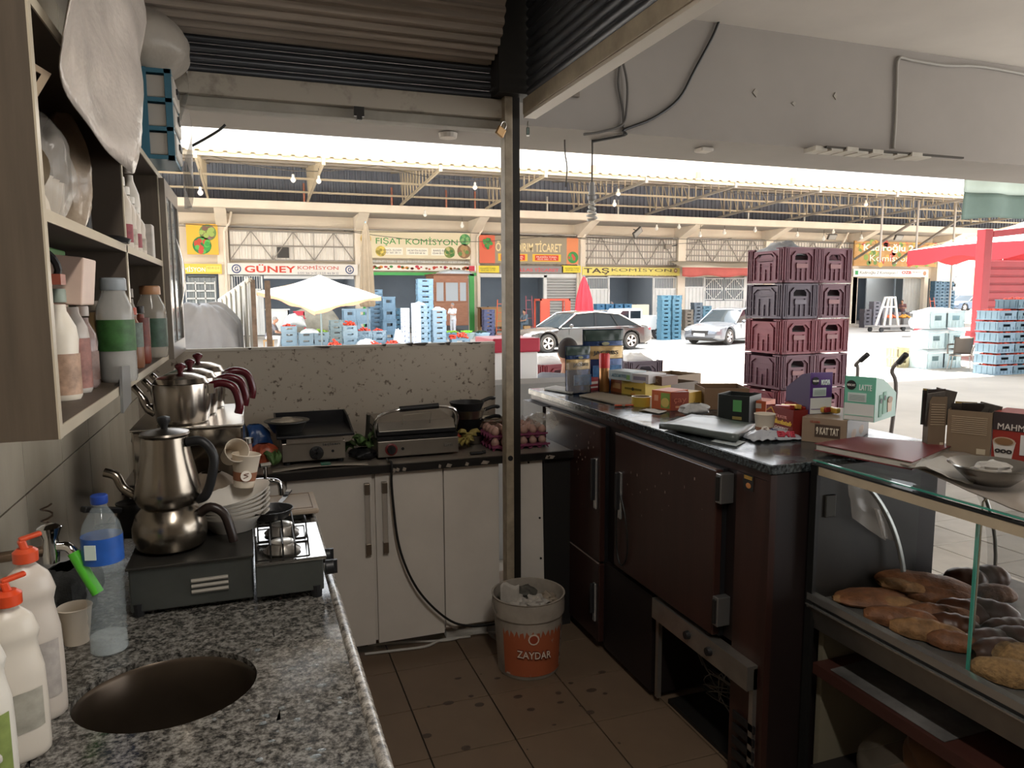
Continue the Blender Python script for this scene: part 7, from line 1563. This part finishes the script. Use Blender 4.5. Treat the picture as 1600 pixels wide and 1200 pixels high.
# coffee pouches
def pouch(label, pxl, pxr, pyt, pyb, y, tilt=0, lean=.08):
    a = at(pxl, pyb, y=y); b = at(pxr, pyb, y=y); tp = at(pxl, pyt, y=y); w_ = (b-a).length; h_ = tp.z-ZC
    t = thing('coffee_pouch', label, 'pouch', (a.x, y, ZC), tilt); nv = mat('pouch_navy', '1d3358', .22, .3, var=.3, scale=16, bump=.4)
    def sh(v0, v1, o, mm, nm, par):
        def f(u, v):
            vv = v0+(v1-v0)*v; e = (1-vv)*.045*(sin(pi*u)**.5)+.004+.004*noise.noise(Vector((u*6, vv*7, o))); return (w_*u, -e-o+lean*h_*vv*.4, h_*vv)
        m = MB().grid(16, 14, f); return m.build(nm, mm, par, smooth=1, thick=.0015)
    body = sh(0, 1, 0, nv, 'pouch', t); bk_ = MB().grid(10, 8, lambda u, v: (w_*u, .03*(1-v)*sin(pi*u)+lean*h_*v*.4+.003, h_*v)).build('pouch_back', nv, t, smooth=1)
    sh(.80, .99, .0015, mat('pouch_green', '23352e', .3, var=.3, scale=10), 'top_band', body); sh(.50, .72, .0015, mat('pouch_gold', 'a58a5c', .3, .3, var=.2, scale=10), 'gold_band', body)
    text('JACOBS', w_*.62, h_*.085, INK('2b2722'), t, T(w_*.5, -.028, h_*.6) @ FR, bold=.02); MB().ball((w_*.5, -.026, h_*.76), (w_*.1, .002, h_*.03), 12, 6).build('crown_mark', INK('8b8a6a'), t)
    mb = MB(); mb.box(w_*.15, w_*.85, -.05, -.045, h_*.18, h_*.40); mb.build('product_print', mat('pouch_print', '3a6ea0', .35, var=.6, scale=30), t); return t
pouch('large navy and gold JACOBS coffee pouch standing behind, with green top', 911, 973, 515, 606, 3.66)
pouch('crumpled smaller JACOBS coffee pouch wrapped in clear film, in front', 884, 924, 541, 612, 3.52, .1)
m = MB().grid(12, 12, lambda u, v: (at(884, 600, y=3.46).x+.13*u, 3.45+.01*sin(u*11), ZC+.01+.16*v+.008*noise.noise(Vector((u*6, v*6, 3))))); tag(m.build('clear_wrap', cf, smooth=1), 'clear crackled film around the smaller coffee pouch', 'film')
c = at(944, 611, z=ZC); t = thing('spray_can', 'gold spray can with tall red cap standing on the countertop', 'can', tuple(c)); zt = at(944, 552, y=c.y).z-ZC
MB().lathe([(.027, 0), (.028, .004), (.028, zt*.62), (.024, zt*.66)], n=24).build('can', mat('can_gold', '9a6b3c', .3, .5, var=.2, scale=10), t, smooth=40); MB().lathe([(.029, zt*.62), (.029, zt*.97), (.026, zt)], n=24).build('cap', mat('can_red', 'c22a2c', .4), t, smooth=40)
t, w_, h_ = pbox('tea_carton', 'small red and white carton lying against the spray can', (908, 612), (935, 609), 592, .09, '9c2f34'); panel('white_stripe', w_*.9, h_*.2, INK('d8cfc8'), t, fr_(w_/2, h_*.6)); panel('white_stripe', w_*.9, h_*.12, INK('d8cfc8'), t, fr_(w_/2, h_*.25))
t, w_, h_ = pbox('carton_box', 'brown orange carton just right of the spray can', (954, 611), (973, 615), 590, .16, 'a05a36'); panel('print', w_*.6, h_*.4, INK('c89a6a'), t, fr_(w_/2, h_*.5))
t, w_, h_ = pbox('yellow_carton', 'yellow carton with dark print and small bow in the middle of the row', (971, 615), (1008, 621), 593, .18, 'd1b24e'); panel('print', w_*.7, h_*.14, INK('7c6a24'), t, fr_(w_/2, h_*.45)); disc('round_mark', h_*.12, INK('3a3222'), t, fr_(w_/2, h_*.45, .002)); panel('bottom_print', w_*.18, h_*.12, INK('c98a3c'), t, fr_(w_/2, h_*.1))
t, w_, h_ = pbox('pale_carton', 'pale blue flat carton on top of the orange and yellow cartons', (951, 592), (985, 596), 578, .12, 'b9c6cc', z=ZC+.075); text('ASSORTED', w_*.7, h_*.35, INK('6f8fa0'), t, fr_(w_/2, h_*.5)); panel('green_corner', w_*.15, h_*.5, INK('7fa86a'), t, fr_(w_*.9, h_*.4, .001))
t, w_, h_ = pbox('white_carton', 'white and grey carton right of the pale blue flat carton', (986, 597), (1013, 600), 583, .14, 'c4bfc0', z=ZC+.07); panel('print', w_*.7, h_*.4, INK('8a8496'), t, fr_(w_/2, h_*.5))
t, w_, h_ = pbox('brown_carton', 'dark brown carton behind the yellow carton, with faint print', (1010, 600), (1034, 603), 586, .12, '6f4f3c', z=ZC+.06); text('MILK', w_*.6, h_*.4, INK('9a8468'), t, fr_(w_/2, h_*.5))
tag(B(0, .2, 0, .28, 0, .06).build('brown_carton', mat('carton_brownlow', '6b5744', .8), loc=(at(990, 605, z=ZC).x+.05, at(990, 605, z=ZC).y+.12, ZC), bevel=.002), 'plain brown carton carrying the white and dark cartons', 'box')
t, w_, h_ = pbox('blue_carton', 'bright cyan carton edge showing behind the fruit carton', (1008, 618), (1032, 615), 602, .12, '4aa7bd')
for k, (pl, pr, pt, cc_, lb) in enumerate((((1030, 608), (1095, 600), 590, '7a6247', 'long shallow brown cardboard tray behind the fruit carton'), ((1048, 617), (1090, 612), 600, '5d4c3c', 'dark shallow cardboard tray beside the fruit carton'))):
    t, w_, h_ = pbox('cardboard_tray', lb, pl, pr, pt, .22, cc_, open_=True)
t, w_, h_ = pbox('fruit_tea_carton', 'orange and green fruit carton with printed leaves', (1018, 638), (1048, 642), 609, .13, 'c0623c'); panel('green_print', w_*.45, h_*.8, INK('7f9a4a'), t, fr_(w_*.72, h_*.5)); disc('fruit_print', h_*.25, INK('c9b060'), t, fr_(w_*.72, h_*.4, .002)); panel('leaf_print', w_*.2, h_*.3, INK('d89a7a'), t, fr_(w_*.25, h_*.6))
t, w_, h_ = pbox('red_brown_carton', 'red brown carton right of the fruit carton', (1048, 642), (1076, 641), 613, .12, '7c3422'); text('çay', w_*.7, h_*.3, INK('a8604a'), t, fr_(w_/2, h_*.5)); panel('print', w_*.5, h_*.1, INK('b07a5a'), t, fr_(w_/2, h_*.2))
t, w_, h_ = pbox('gold_carton', 'golden yellow carton beside the red brown one', (1076, 641), (1096, 637), 614, .12, 'b5913e'); text('rim', w_*.7, h_*.3, INK('6a3a24'), t, fr_(w_/2, h_*.3))
c = at(1002, 634, z=ZC); t = thing('tape_roll', 'roll of yellow brown packing tape lying in front of the cartons', 'tape roll', tuple(c)); MB().lathe([(.038, 0), (.046, 0), (.046, .045), (.038, .045), (.038, 0)], n=32, cap=False).build('tape', mat('tape_yellow', 'b59a3c', .3), t, smooth=40); MB().lathe([(.036, .001), (.038, .001), (.038, .044), (.036, .044), (.036, .001)], n=32, cap=False).build('core', mat('core_card', '7c6a50', .8), t, smooth=40)
def sheet(name, label, pts, z, th, colr, cat='paper', rough=.7, curl=.0, m_=None):
    P_ = [at(a, b, z=z) for a, b in pts]
    def f(u, v):
        p = P_[0]*(1-u)*(1-v)+P_[1]*u*(1-v)+P_[2]*u*v+P_[3]*(1-u)*v; return (p.x, p.y, z+curl*(sin(u*5)*.5+.5)*abs(v-.5)*2+curl*.6*noise.noise(Vector((u*4, v*4, z))))
    return tag(MB().grid(12, 8, f).build(name, m_ or mat('paper_'+colr, colr, rough, var=.08, scale=6), smooth=1, thick=th), label, cat)
sheet('cardboard_sheets', 'flat greyish cardboard sheets stacked before the spray can', [(905, 617), (975, 633), (1000, 622), (935, 612)], ZC+.010, .008, '8f8474')
sheet('white_papers', 'white papers at the far end of the cooler countertop', [(850, 606), (893, 613), (905, 608), (868, 602)], ZC+.012, .01, 'b5b3ae')
sheet('paper_strip', 'white slip of paper in front of the tape roll', [(998, 641), (1030, 646), (1042, 642), (1010, 639)], ZC+.004, .001, 'c4c0bb', curl=.004)
c = at(975, 632, z=ZC+.008); tag(MB().bar((-.05, 0, 0), (.04, -.02, 0), .014, .008).build('orange_pen', mat('orange_plastic', 'b54a24', .4), loc=(c.x, c.y, ZC+.006), bevel=.003), 'short orange handled tool beside the tape roll', 'tool')
bagform('clear_bag', 'crumpled clear plastic bag with white content on the countertop', (at(1085, 650, z=ZC).x, at(1085, 650, z=ZC).y, ZC), .13, .09, .055, mat('bag_white_clear', 'c9c9c8', .25, alpha=.8, var=.2, scale=20, bump=.8), 15, .35)
sheet('dark_folder', 'dark worn folder with curled pages lying on the countertop', [(1030, 663), (1150, 682), (1180, 662), (1080, 648)], ZC+.026, .02, '4f5552', 'folder', .3, .006)
sheet('black_cloth', 'black flat scrap beside the clear bag', [(1047, 655), (1075, 660), (1088, 655), (1060, 650)], ZC+.005, .002, '23261f', 'scrap')
sheet('white_sheet', 'white sheet lying at the near edge of the countertop', [(1110, 689), (1150, 697), (1165, 690), (1130, 683)], ZC+.002, .001, 'a9b0b0')
t, w_, h_ = pbox('black_tea_carton', 'black open carton with green label right of the clear bag', (1122, 655), (1170, 660), 616, .13, '1f2423', open_=True); panel('green_label', w_*.28, h_*.45, INK('5a9a5c'), t, fr_(w_*.62, h_*.6)); panel('gold_label', w_*.3, h_*.12, INK('9a8a50'), t, fr_(w_*.62, h_*.12)); MB().box(-.004, 0, 0, .12, 0, h_*1.02).build('flap', mat('flap_grey', '8e8a84', .6), t)
t, w_, h_ = pbox('brown_open_carton', 'open brown cardboard box behind the black carton', (1100, 640), (1170, 640), 607, .2, '6d543c', open_=True)
t, w_, h_ = pbox('orange_carton', 'orange carton with barcode label behind the red chocolate carton', (1168, 655), (1196, 658), 625, .1, 'b85c38'); panel('barcode', w_*.5, h_*.25, INK('c4bcae'), t, fr_(w_*.5, h_*.75))
t, w_, h_ = pbox('chocolate_carton', 'dark red chocolate carton with yellow lettering, open top with snacks', (1196, 674), (1238, 686), 632, .17, '7a2620', open_=True)
text('Çikolatalı', w_*.75, h_*.2, INK('e0b84a'), t, fr_(w_*.58, h_*.48), shear=.2, bold=.03); text('ÜLKER', w_*.4, h_*.12, INK('c98a84'), t, fr_(w_*.58, h_*.7)); text('GOFRET', w_*.5, h_*.1, INK('d8c8c0'), t, fr_(w_*.6, h_*.28)); m = MB(); m.M = fr_(0, 0, .001); m.bar((w_*.02, h_*.8, 0), (w_*.2, h_*.95, 0), .006, .001); m.bar((w_*.2, h_*.95, 0), (w_*.42, h_*.6, 0), .006, .001); m.build('gold_line', INK('c88a3c'), t)
rnd = random.Random(4)
for k in range(8):
    w0 = MB().box(-.05, .05, -.012, .012, 0, .018).build('wafer_bar', mat('wafer_'+('a' if k % 2 else 'b'), 'c8a04a' if k % 2 else '8c2a24', .25, .3, var=.4, scale=25), bevel=.004); w0.parent = t; w0.location = (.07+.012*k % .1, .03+.016*k, h_-.012+.004*(k % 3)); w0.rotation_euler = (rnd.uniform(-.2, .2), rnd.uniform(-.15, .15), rnd.uniform(-.3, .3))
c = at(1194, 684, z=ZC); papercup('paper cup with brown print at the near corner of the chocolate carton', (c.x, c.y, ZC), (0, 0, -.6), 1.0)
t, w_, h_ = pbox('wafer_carton', 'flat brown 9 KAT carton carrying the coffee cartons', (1252, 689), (1322, 697), 651, .30, '8f7a66'); panel('dark_field', w_*.56, h_*.5, INK('4a3a30'), t, fr_(w_*.58, h_*.5)); text('9 KAT TAT', w_*.5, h_*.3, INK('d8ccb8'), t, fr_(w_*.58, h_*.5, .002), bold=.03); text('ÜLKER', w_*.22, h_*.1, INK('a04a3c'), t, fr_(w_*.3, h_*.85))
dk_ = mat('carton_darkside', '33211c', .5, var=.3, scale=8); d_ = .30
MB().box(w_, w_+.001, 0, d_, 0, h_).build('dark_side', dk_, t); 
for q in (.3, .65): MB().ball((w_+.001, d_*q, h_*.35), (.001, .035, .016), 12, 6).build('wafer_print', INK('7c6048'), t)
wz = ZC+h_+.0005; base = t.location.copy(); rzb = t.rotation_euler.z
def cbox(name, label, fx, fy, rz, w_, d_, h_, front, side, word):
    t = thing(name, label, 'box', (fx, fy, wz), rz); m_ = mat('nb_'+front, front, .45, var=.05, scale=6)
    k = .002; MB().box(0, w_, 0, k, 0, h_).build('front_panel', m_, t); MB().box(0, w_, d_-k, d_, 0, h_*.55).build('back_panel', m_, t); MB().box(k, w_-k, k, d_-k, 0, k).build('bottom', m_, t)
    for x_ in (0, w_-k): MB().prism([(k, 0), (d_, 0), (d_, h_*.55), (d_*.35, h_*.93), (k, h_)], x_, x_+k, 'x').build('side_panel', mat('nb_'+side, side, .45), t)
    panel('white_field', w_*.96, h_*.38, INK('cfcfcb'), t, fr_(w_*.5, h_*.2)); disc('round_logo', w_*.16, INK('20201f'), t, fr_(w_*.22, h_*.80, .001)); text('NESCAFE', w_*.26, h_*.05, INK('e4e0d8'), t, fr_(w_*.22, h_*.80, .003)); text(word, w_*.4, h_*.13, INK('dfe9e4'), t, fr_(w_*.68, h_*.76, .001), bold=.02)
    panel('info_panel', w_*.6, h_*.2, INK('c4d0cc'), t, fr_(w_*.42, h_*.53)); 
    for q in range(4): panel('info_line', w_*.5, h_*.008, INK('6f7a78'), t, fr_(w_*.42, h_*(.47+q*.035), .002))
    panel('stripe', w_*.9, h_*.012, INK(front), t, fr_(w_*.5, h_*.12, .002))
    for q in range(5): s_ = MB().box(.01, w_-.01, 0, .006, 0, h_*.62).build('coffee_stick', mat('stick_'+side, side, .35, var=.3, scale=30), t); s_.location = (0, .02+q*.022, .003); s_.rotation_euler = (-.12, 0, 0)
    return t
e_ = Vector((cos(rzb), sin(rzb), 0))
pM = at(1277, 650, z=wz); pL = at(1316, 655, z=wz); pR = at(1362, 661, z=wz); 
cbox('coffee_carton', 'purple MOCHA coffee carton on the brown wafer carton', pM.x, pM.y+.04, -.1, (pL-pM).length*1.0, .14, at(1277, 582, y=pM.y+.04).z-wz, '4f2c6e', '4a3a5c', 'MOCHA')
tl = cbox('coffee_carton', 'mint green LATTE coffee carton on the brown wafer carton', pL.x+.004, pL.y, rzb-.12, (pR-pL).length, .20, at(1316, 587, y=pL.y).z-wz, '6fb59c', '5f8a78', 'LATTE')
wL = (pR-pL).length; hL = at(1316, 587, y=pL.y).z-wz
for q, (yy, zz) in enumerate(((.05, .45), (.085, .5))):
    m = MB(); m.M = T(wL+.0005, yy, hL*zz-.02) @ FACE['right']; m.box(-.014, .014, -.035, .04, 0, .0012); sq = m.build('sachet_print', INK('5c8f78'), tl); m = MB(); m.M = T(wL+.002, yy, hL*zz+.0) @ FACE['right']; m.lathe([(.009, 0), (.009, .0008)], n=14); m.build('sachet_logo', INK('222422'), sq)
m = MB(); m.M = T(wL+.001, .135, hL*.28) @ FACE['right']; m.prism([(-.018, -.02), (.018, -.02), (.024, .025), (-.024, .025)], 0, .001, 'z'); gp = m.build('cup_print', INK('b59a80'), tl); m = MB(); m.M = T(wL+.0025, .135, hL*.28+.022) @ FACE['right']; m.lathe([(.022, 0), (.022, .0008)], n=18, sy=.5); m.build('foam_print', INK('8a6c50'), tl)
# printed plastic bag at the near corner
m = MB().grid(20, 14, lambda u, v: (at(1178, 692, z=ZC).x+.20*u+.02*v, at(1178, 692, z=ZC).y+.12*v-.03*u, ZC+.004+.034*sin(pi*u)*sin(pi*v)+.012*abs(noise.noise(Vector((u*6, v*6, 9))))))
pb_ = m.build('printed_bag', mat('bag_print', 'aeb0b6', .25, col2='3a4468', scale=26, thr=(.36, .42), bump=.3), smooth=1, thick=.001); pr_ = thing('printed_bag', 'crumpled clear bag with blue stripes and red EME letters by the cup', 'bag', (0, 0, 0)); pb_.name = 'film'; pb_.parent = pr_
c = at(1228, 684, z=ZC+.04); text('EME', .055, .028, INK('a83040'), pr_, T(c.x, c.y, ZC+.052) @ Rz(-.5) @ Rx(.5), bold=.04)
# display case top
P4 = [at(a, b, z=ZG) for a, b in ((1272, 704), (1425, 735), (1492, 706), (1340, 693))]
rf_ = thing('red_folder', 'dark red ring folder full of papers on the glass case top', 'folder', (0, 0, 0)); rm = mat('folder_red', '68272a', .4, var=.12, scale=4)
for nm, z0_, mm, ins in (('paper_block', .003, mat('paper_block', 'b5b0a6', .8, var=.15, scale=30, stretch=(1, 1, 30)), .02), ('cover', .0215, rm, 0), ('lower_cover', .0, rm, .0)):
    th_ = .0185 if nm == 'paper_block' else .003; cen = (P4[0]+P4[1]+P4[2]+P4[3])/4
    q = [p+(cen-p)*ins*1.5 for p in P4]; MB().prism([(p.x, p.y) for p in q], ZG+z0_, ZG+z0_+th_, 'z').build(nm, mm, rf_, bevel=.001)
sheet('wrapping_paper', 'large grey-brown wrapping paper sheets spread over the glass top', [(1392, 722), (1600, 800), (1640, 740), (1440, 702)], ZG+.006, .004, '8c8176', curl=.012)
sheet('wrapping_paper', 'folded corner of white wrapping paper beside the steel bowl', [(1420, 735), (1520, 757), (1530, 735), (1440, 722)], ZG+.022, .002, 'b2ada5', curl=.02)
sheet('white_sheet', 'clean white sheet under the cartons behind the red folder', [(1415, 700), (1452, 704), (1462, 690), (1425, 688)], ZG+.002, .002, 'd8d6d2')
c = at(1548, 750, z=ZG+.03); t = thing('steel_bowl', 'wide stainless bowl holding crumpled paper on the case top', 'bowl', (c.x, c.y, ZG+.0195)); MB().lathe([(.02, 0), (.045, .002), (.075, .03), (.092, .048), (.098, .05), (.097, .053), (.09, .05), (.072, .033), (.043, .006), (.0, .005)], n=36).build('bowl', mat('bowl_steel', '9a9894', .2, 1, var=.06, scale=5), t, smooth=45)
tag(MB().ball((0, 0, 0), (.05, .04, .018), 18, 10, wob=.5, seed=5).build('paper_scrap', ws, smooth=1, loc=(c.x+.015, c.y+.01, ZG+.055)), 'crumpled white paper inside the steel bowl', 'paper')
for k, (pl, pr, pt, dep, lb) in enumerate((((1448, 706), (1475, 707), 620, .05, 'tall brown-grey carton at the left of the coffee cartons on the glass'), ((1477, 708), (1546, 716), 640, .12, 'wide brown-grey carton printed with fine lines, open top with sachets'))):
    t, w_, h_ = pbox('coffee_box', lb, pl, pr, pt, dep, '6d5c4a' if k == 0 else '7a6752', z=ZG, open_=True)
    for q in range(9): panel('text_line', w_*.8, .0022, INK('a08e76'), t, fr_(w_*.5, h_*(.5+.045*q)))
    panel('barcode', w_*.2, h_*.12, INK('b5a68e'), t, fr_(w_*.8, h_*.12, .001))
    for q in range(6): s_ = MB().box(-.03, .03, -.003, .003, 0, .11).build('sachet', mat('sachet_%d' % (q % 3), ['3a3330', '8f7a4c', '5c5650'][q % 3], .25, .3, var=.3, scale=30), t); s_.location = (w_*(.25+.1*q), .02+.03*k+.004*q, h_-.095+.006*(q % 2)); s_.rotation_euler = (random.uniform(-.2, .2), random.uniform(-.3, .3), random.uniform(-.4, .4))
t, w_, h_ = pbox('coffee_box', 'red and dark MAHMOOD coffee carton at the right edge', (1548, 715), (1640, 728), 643, .12, '8e2c22', z=ZG); panel('dark_field', w_, h_*.38, INK('352a2a'), t, fr_(w_*.5, h_*.81)); text('MAHMOOD', w_*.86, h_*.13, INK('cfc4bb'), t, fr_(w_*.52, h_*.70, .003)); panel('white_card', w_*.25, h_*.42, INK('c4c0bc'), t, fr_(w_*.62, h_*.35, .002))
m = MB(); m.M = fr_(w_*.22, h_*.25, .002); m.prism([(-.022, -.03), (.022, -.03), (.03, .02), (-.03, .02)], 0, .002, 'z'); cp2 = m.build('cup_print', INK('c9c2ba'), t); disc('coffee_print', .029, INK('b5a08a'), t, fr_(w_*.22, h_*.25+.02, .0045), .001, 24, .45); disc('coffee_print', .024, INK('7c5a3a'), t, fr_(w_*.22, h_*.25+.02, .006), .001, 24, .45); text('ooo', .045, .012, INK('2c2524'), t, fr_(w_*.22, h_*.18, .005), bold=.03)
# ================================================================== LAMPS, PADLOCKS AND CABLES ABOVE
t = thing('spiral_bulb', 'spiral energy saving bulb hanging from a cable in the opening', 'lamp', (0, 0, 0)); Yb = 4.55; p0 = at(923, 215, y=Yb); p1 = at(925, 285, y=Yb); p2 = at(922, 343, y=Yb)
MB().tube([(p1.x, Yb, 2.65), (p1.x, Yb, p1.z)], .006, 8).build('cord', wire_m, t); L_ = p1.z-p2.z
MB().lathe([(.016, 0), (.02, -.03), (.022, -.08), (.03, -.09), (.03, -.11), (.02, -.12)][::-1], (p1.x, Yb, p1.z), 16).build('socket', mat('socket_grey', '8d8a86', .5), t, smooth=35)
MB().tube([(p1.x+(.012+.02*(k/40))*cos(k*.62), Yb+(.012+.02*(k/40))*sin(k*.62), p1.z-.12-(L_-.12)*k/44) for k in range(45)], .0085, 8).build('spiral', mat('cfl_glass', 'b5b2ac', .3), t, smooth=1)
yb = 4.284
wire('long black cable looping across the beam to the hanging bulb', [at(a, b, y=yb) for a, b in ((1190, -6), (1138, 10), (1112, 60), (1085, 110), (1060, 155), (1020, 185), (975, 203))]+[Vector((p0.x+.12, 4.3, 2.64)), Vector((p1.x, Yb, 2.64))], .009, bk)
wire('grey cable hanging down the beam face, left strand', [at(a, b, y=yb) for a, b in ((970, 92), (966, 130), (973, 170), (974, 200))], .008, wire_m)
wire('grey cable hanging down the beam face, right strand', [at(a, b, y=yb-.01) for a, b in ((972, 92), (980, 130), (979, 170), (972, 195), (940, 206), (912, 210))], .008, wire_m)
wire('grey conduit running along and down the beam at right', [at(a, b, y=yb) for a, b in ((1640, 124), (1540, 105), (1475, 102), (1425, 94), (1404, 92), (1401, 130), (1399, 190), (1397, 218), (1396, 232))], .011, mat('conduit', '8a857d', .7))
wire('thin wire trailing from the beam left of the spiral bulb', [Vector((at(882, 231, y=4.6).x, 4.6, 2.655))]+[at(a, b, y=4.6) for a, b in ((883, 240), (886, 262), (884, 292))], .005, wire_m)
wire('short twisted wire crossing the sky at the upper left', [at(a, b, y=4.7) for a, b in ((300, 228), (322, 216), (343, 203), (352, 195))], .008, bk)
c = at(893, 143, y=yb); tag(MB().box(c.x-.05, c.x+.05, yb-.012, yb+.01, c.z-.03, c.z+.03).build('cover_plate', mat('plate_brown', '6f665c', .8)), 'small brown cover plate on the beam beside the shutter rail', 'plate')
def padlock(label, loc, colr, rz, s=1, tilt=0):
    t = thing('padlock', label, 'padlock', loc, rz); t.rotation_euler = (0, tilt, rz)
    MB().box(-.018*s, .018*s, -.007, .007, -.045*s, -.01*s).build('body', mat('lock_'+colr, colr, .35, .7), t, bevel=.003); MB().tube(clus([(-.011*s, 0, -.012*s), (-.011*s, 0, .008*s), (0, 0, .018*s), (.011*s, 0, .008*s), (.011*s, 0, -.012*s)], 4), .003, 8).build('shackle', steel, t, smooth=1)
c = at(786, 196, y=3.03); padlock('brass padlock hanging on the post top', (1.05, 3.035, c.z), 'a3825a', .3, 1.1, .5)
c = at(821, 200, y=3.03); padlock('dark narrow padlock hanging from the shutter rail beside the post', (1.145, 2.99, c.z), '4c5652', 1.2, .9, 0)
# unseen lamp added overhead to brighten the kiosk interior
cl = thing('fill_lamp', 'added unseen fill lamp of the kiosk', 'lamp', (.45, .1, 3.0)); MB().box(-.1, .1, -.6, .6, 0, .05).build('housing', white_paint, cl); MB().cyl((0, -.58, -.02), (0, .58, -.02), .016).build('tube', mat('fill_tube', 'ffffff', .4, emit='fff0dc', es=6), cl)
ld = bpy.data.lights.new('fill_light', 'AREA'); ld.shape = 'RECTANGLE'; ld.size = .12; ld.size_y = 1.2; ld.energy = 8; ld.color = (1, .95, .88); lo = bpy.data.objects.new('fill_light', ld); COL.objects.link(lo); lo.location = (.45, .1, 2.94)
# lamps added in the bays across the street to lift dark interiors
for k in range(9):
    xm = (COLX[k]+COLX[k+1])/2
    s_ = thing('shop_fill_lamp', 'added fill lamp inside the %s shop bay' % ['far left', 'second', 'GÜNEY', 'green framed', 'roller shutter', 'TAŞ', 'red awning', 'seventh', 'far right'][k], 'lamp', (xm, 45, 4.14)); MB().box(-1.2, 1.2, -.1, .1, 0, .05).build('housing', white_paint, s_); MB().box(-1.15, 1.15, -.06, .06, -.03, 0).build('tube', mat('fill_tube2', 'ffffff', .4, emit='ffffff', es=4), s_)
    ld = bpy.data.lights.new('shop_fill_light', 'AREA'); ld.shape = 'RECTANGLE'; ld.size = 4; ld.size_y = 2; ld.energy = 30; lo = bpy.data.objects.new('shop_fill_light', ld); COL.objects.link(lo); lo.location = (xm, 45, 4.08)
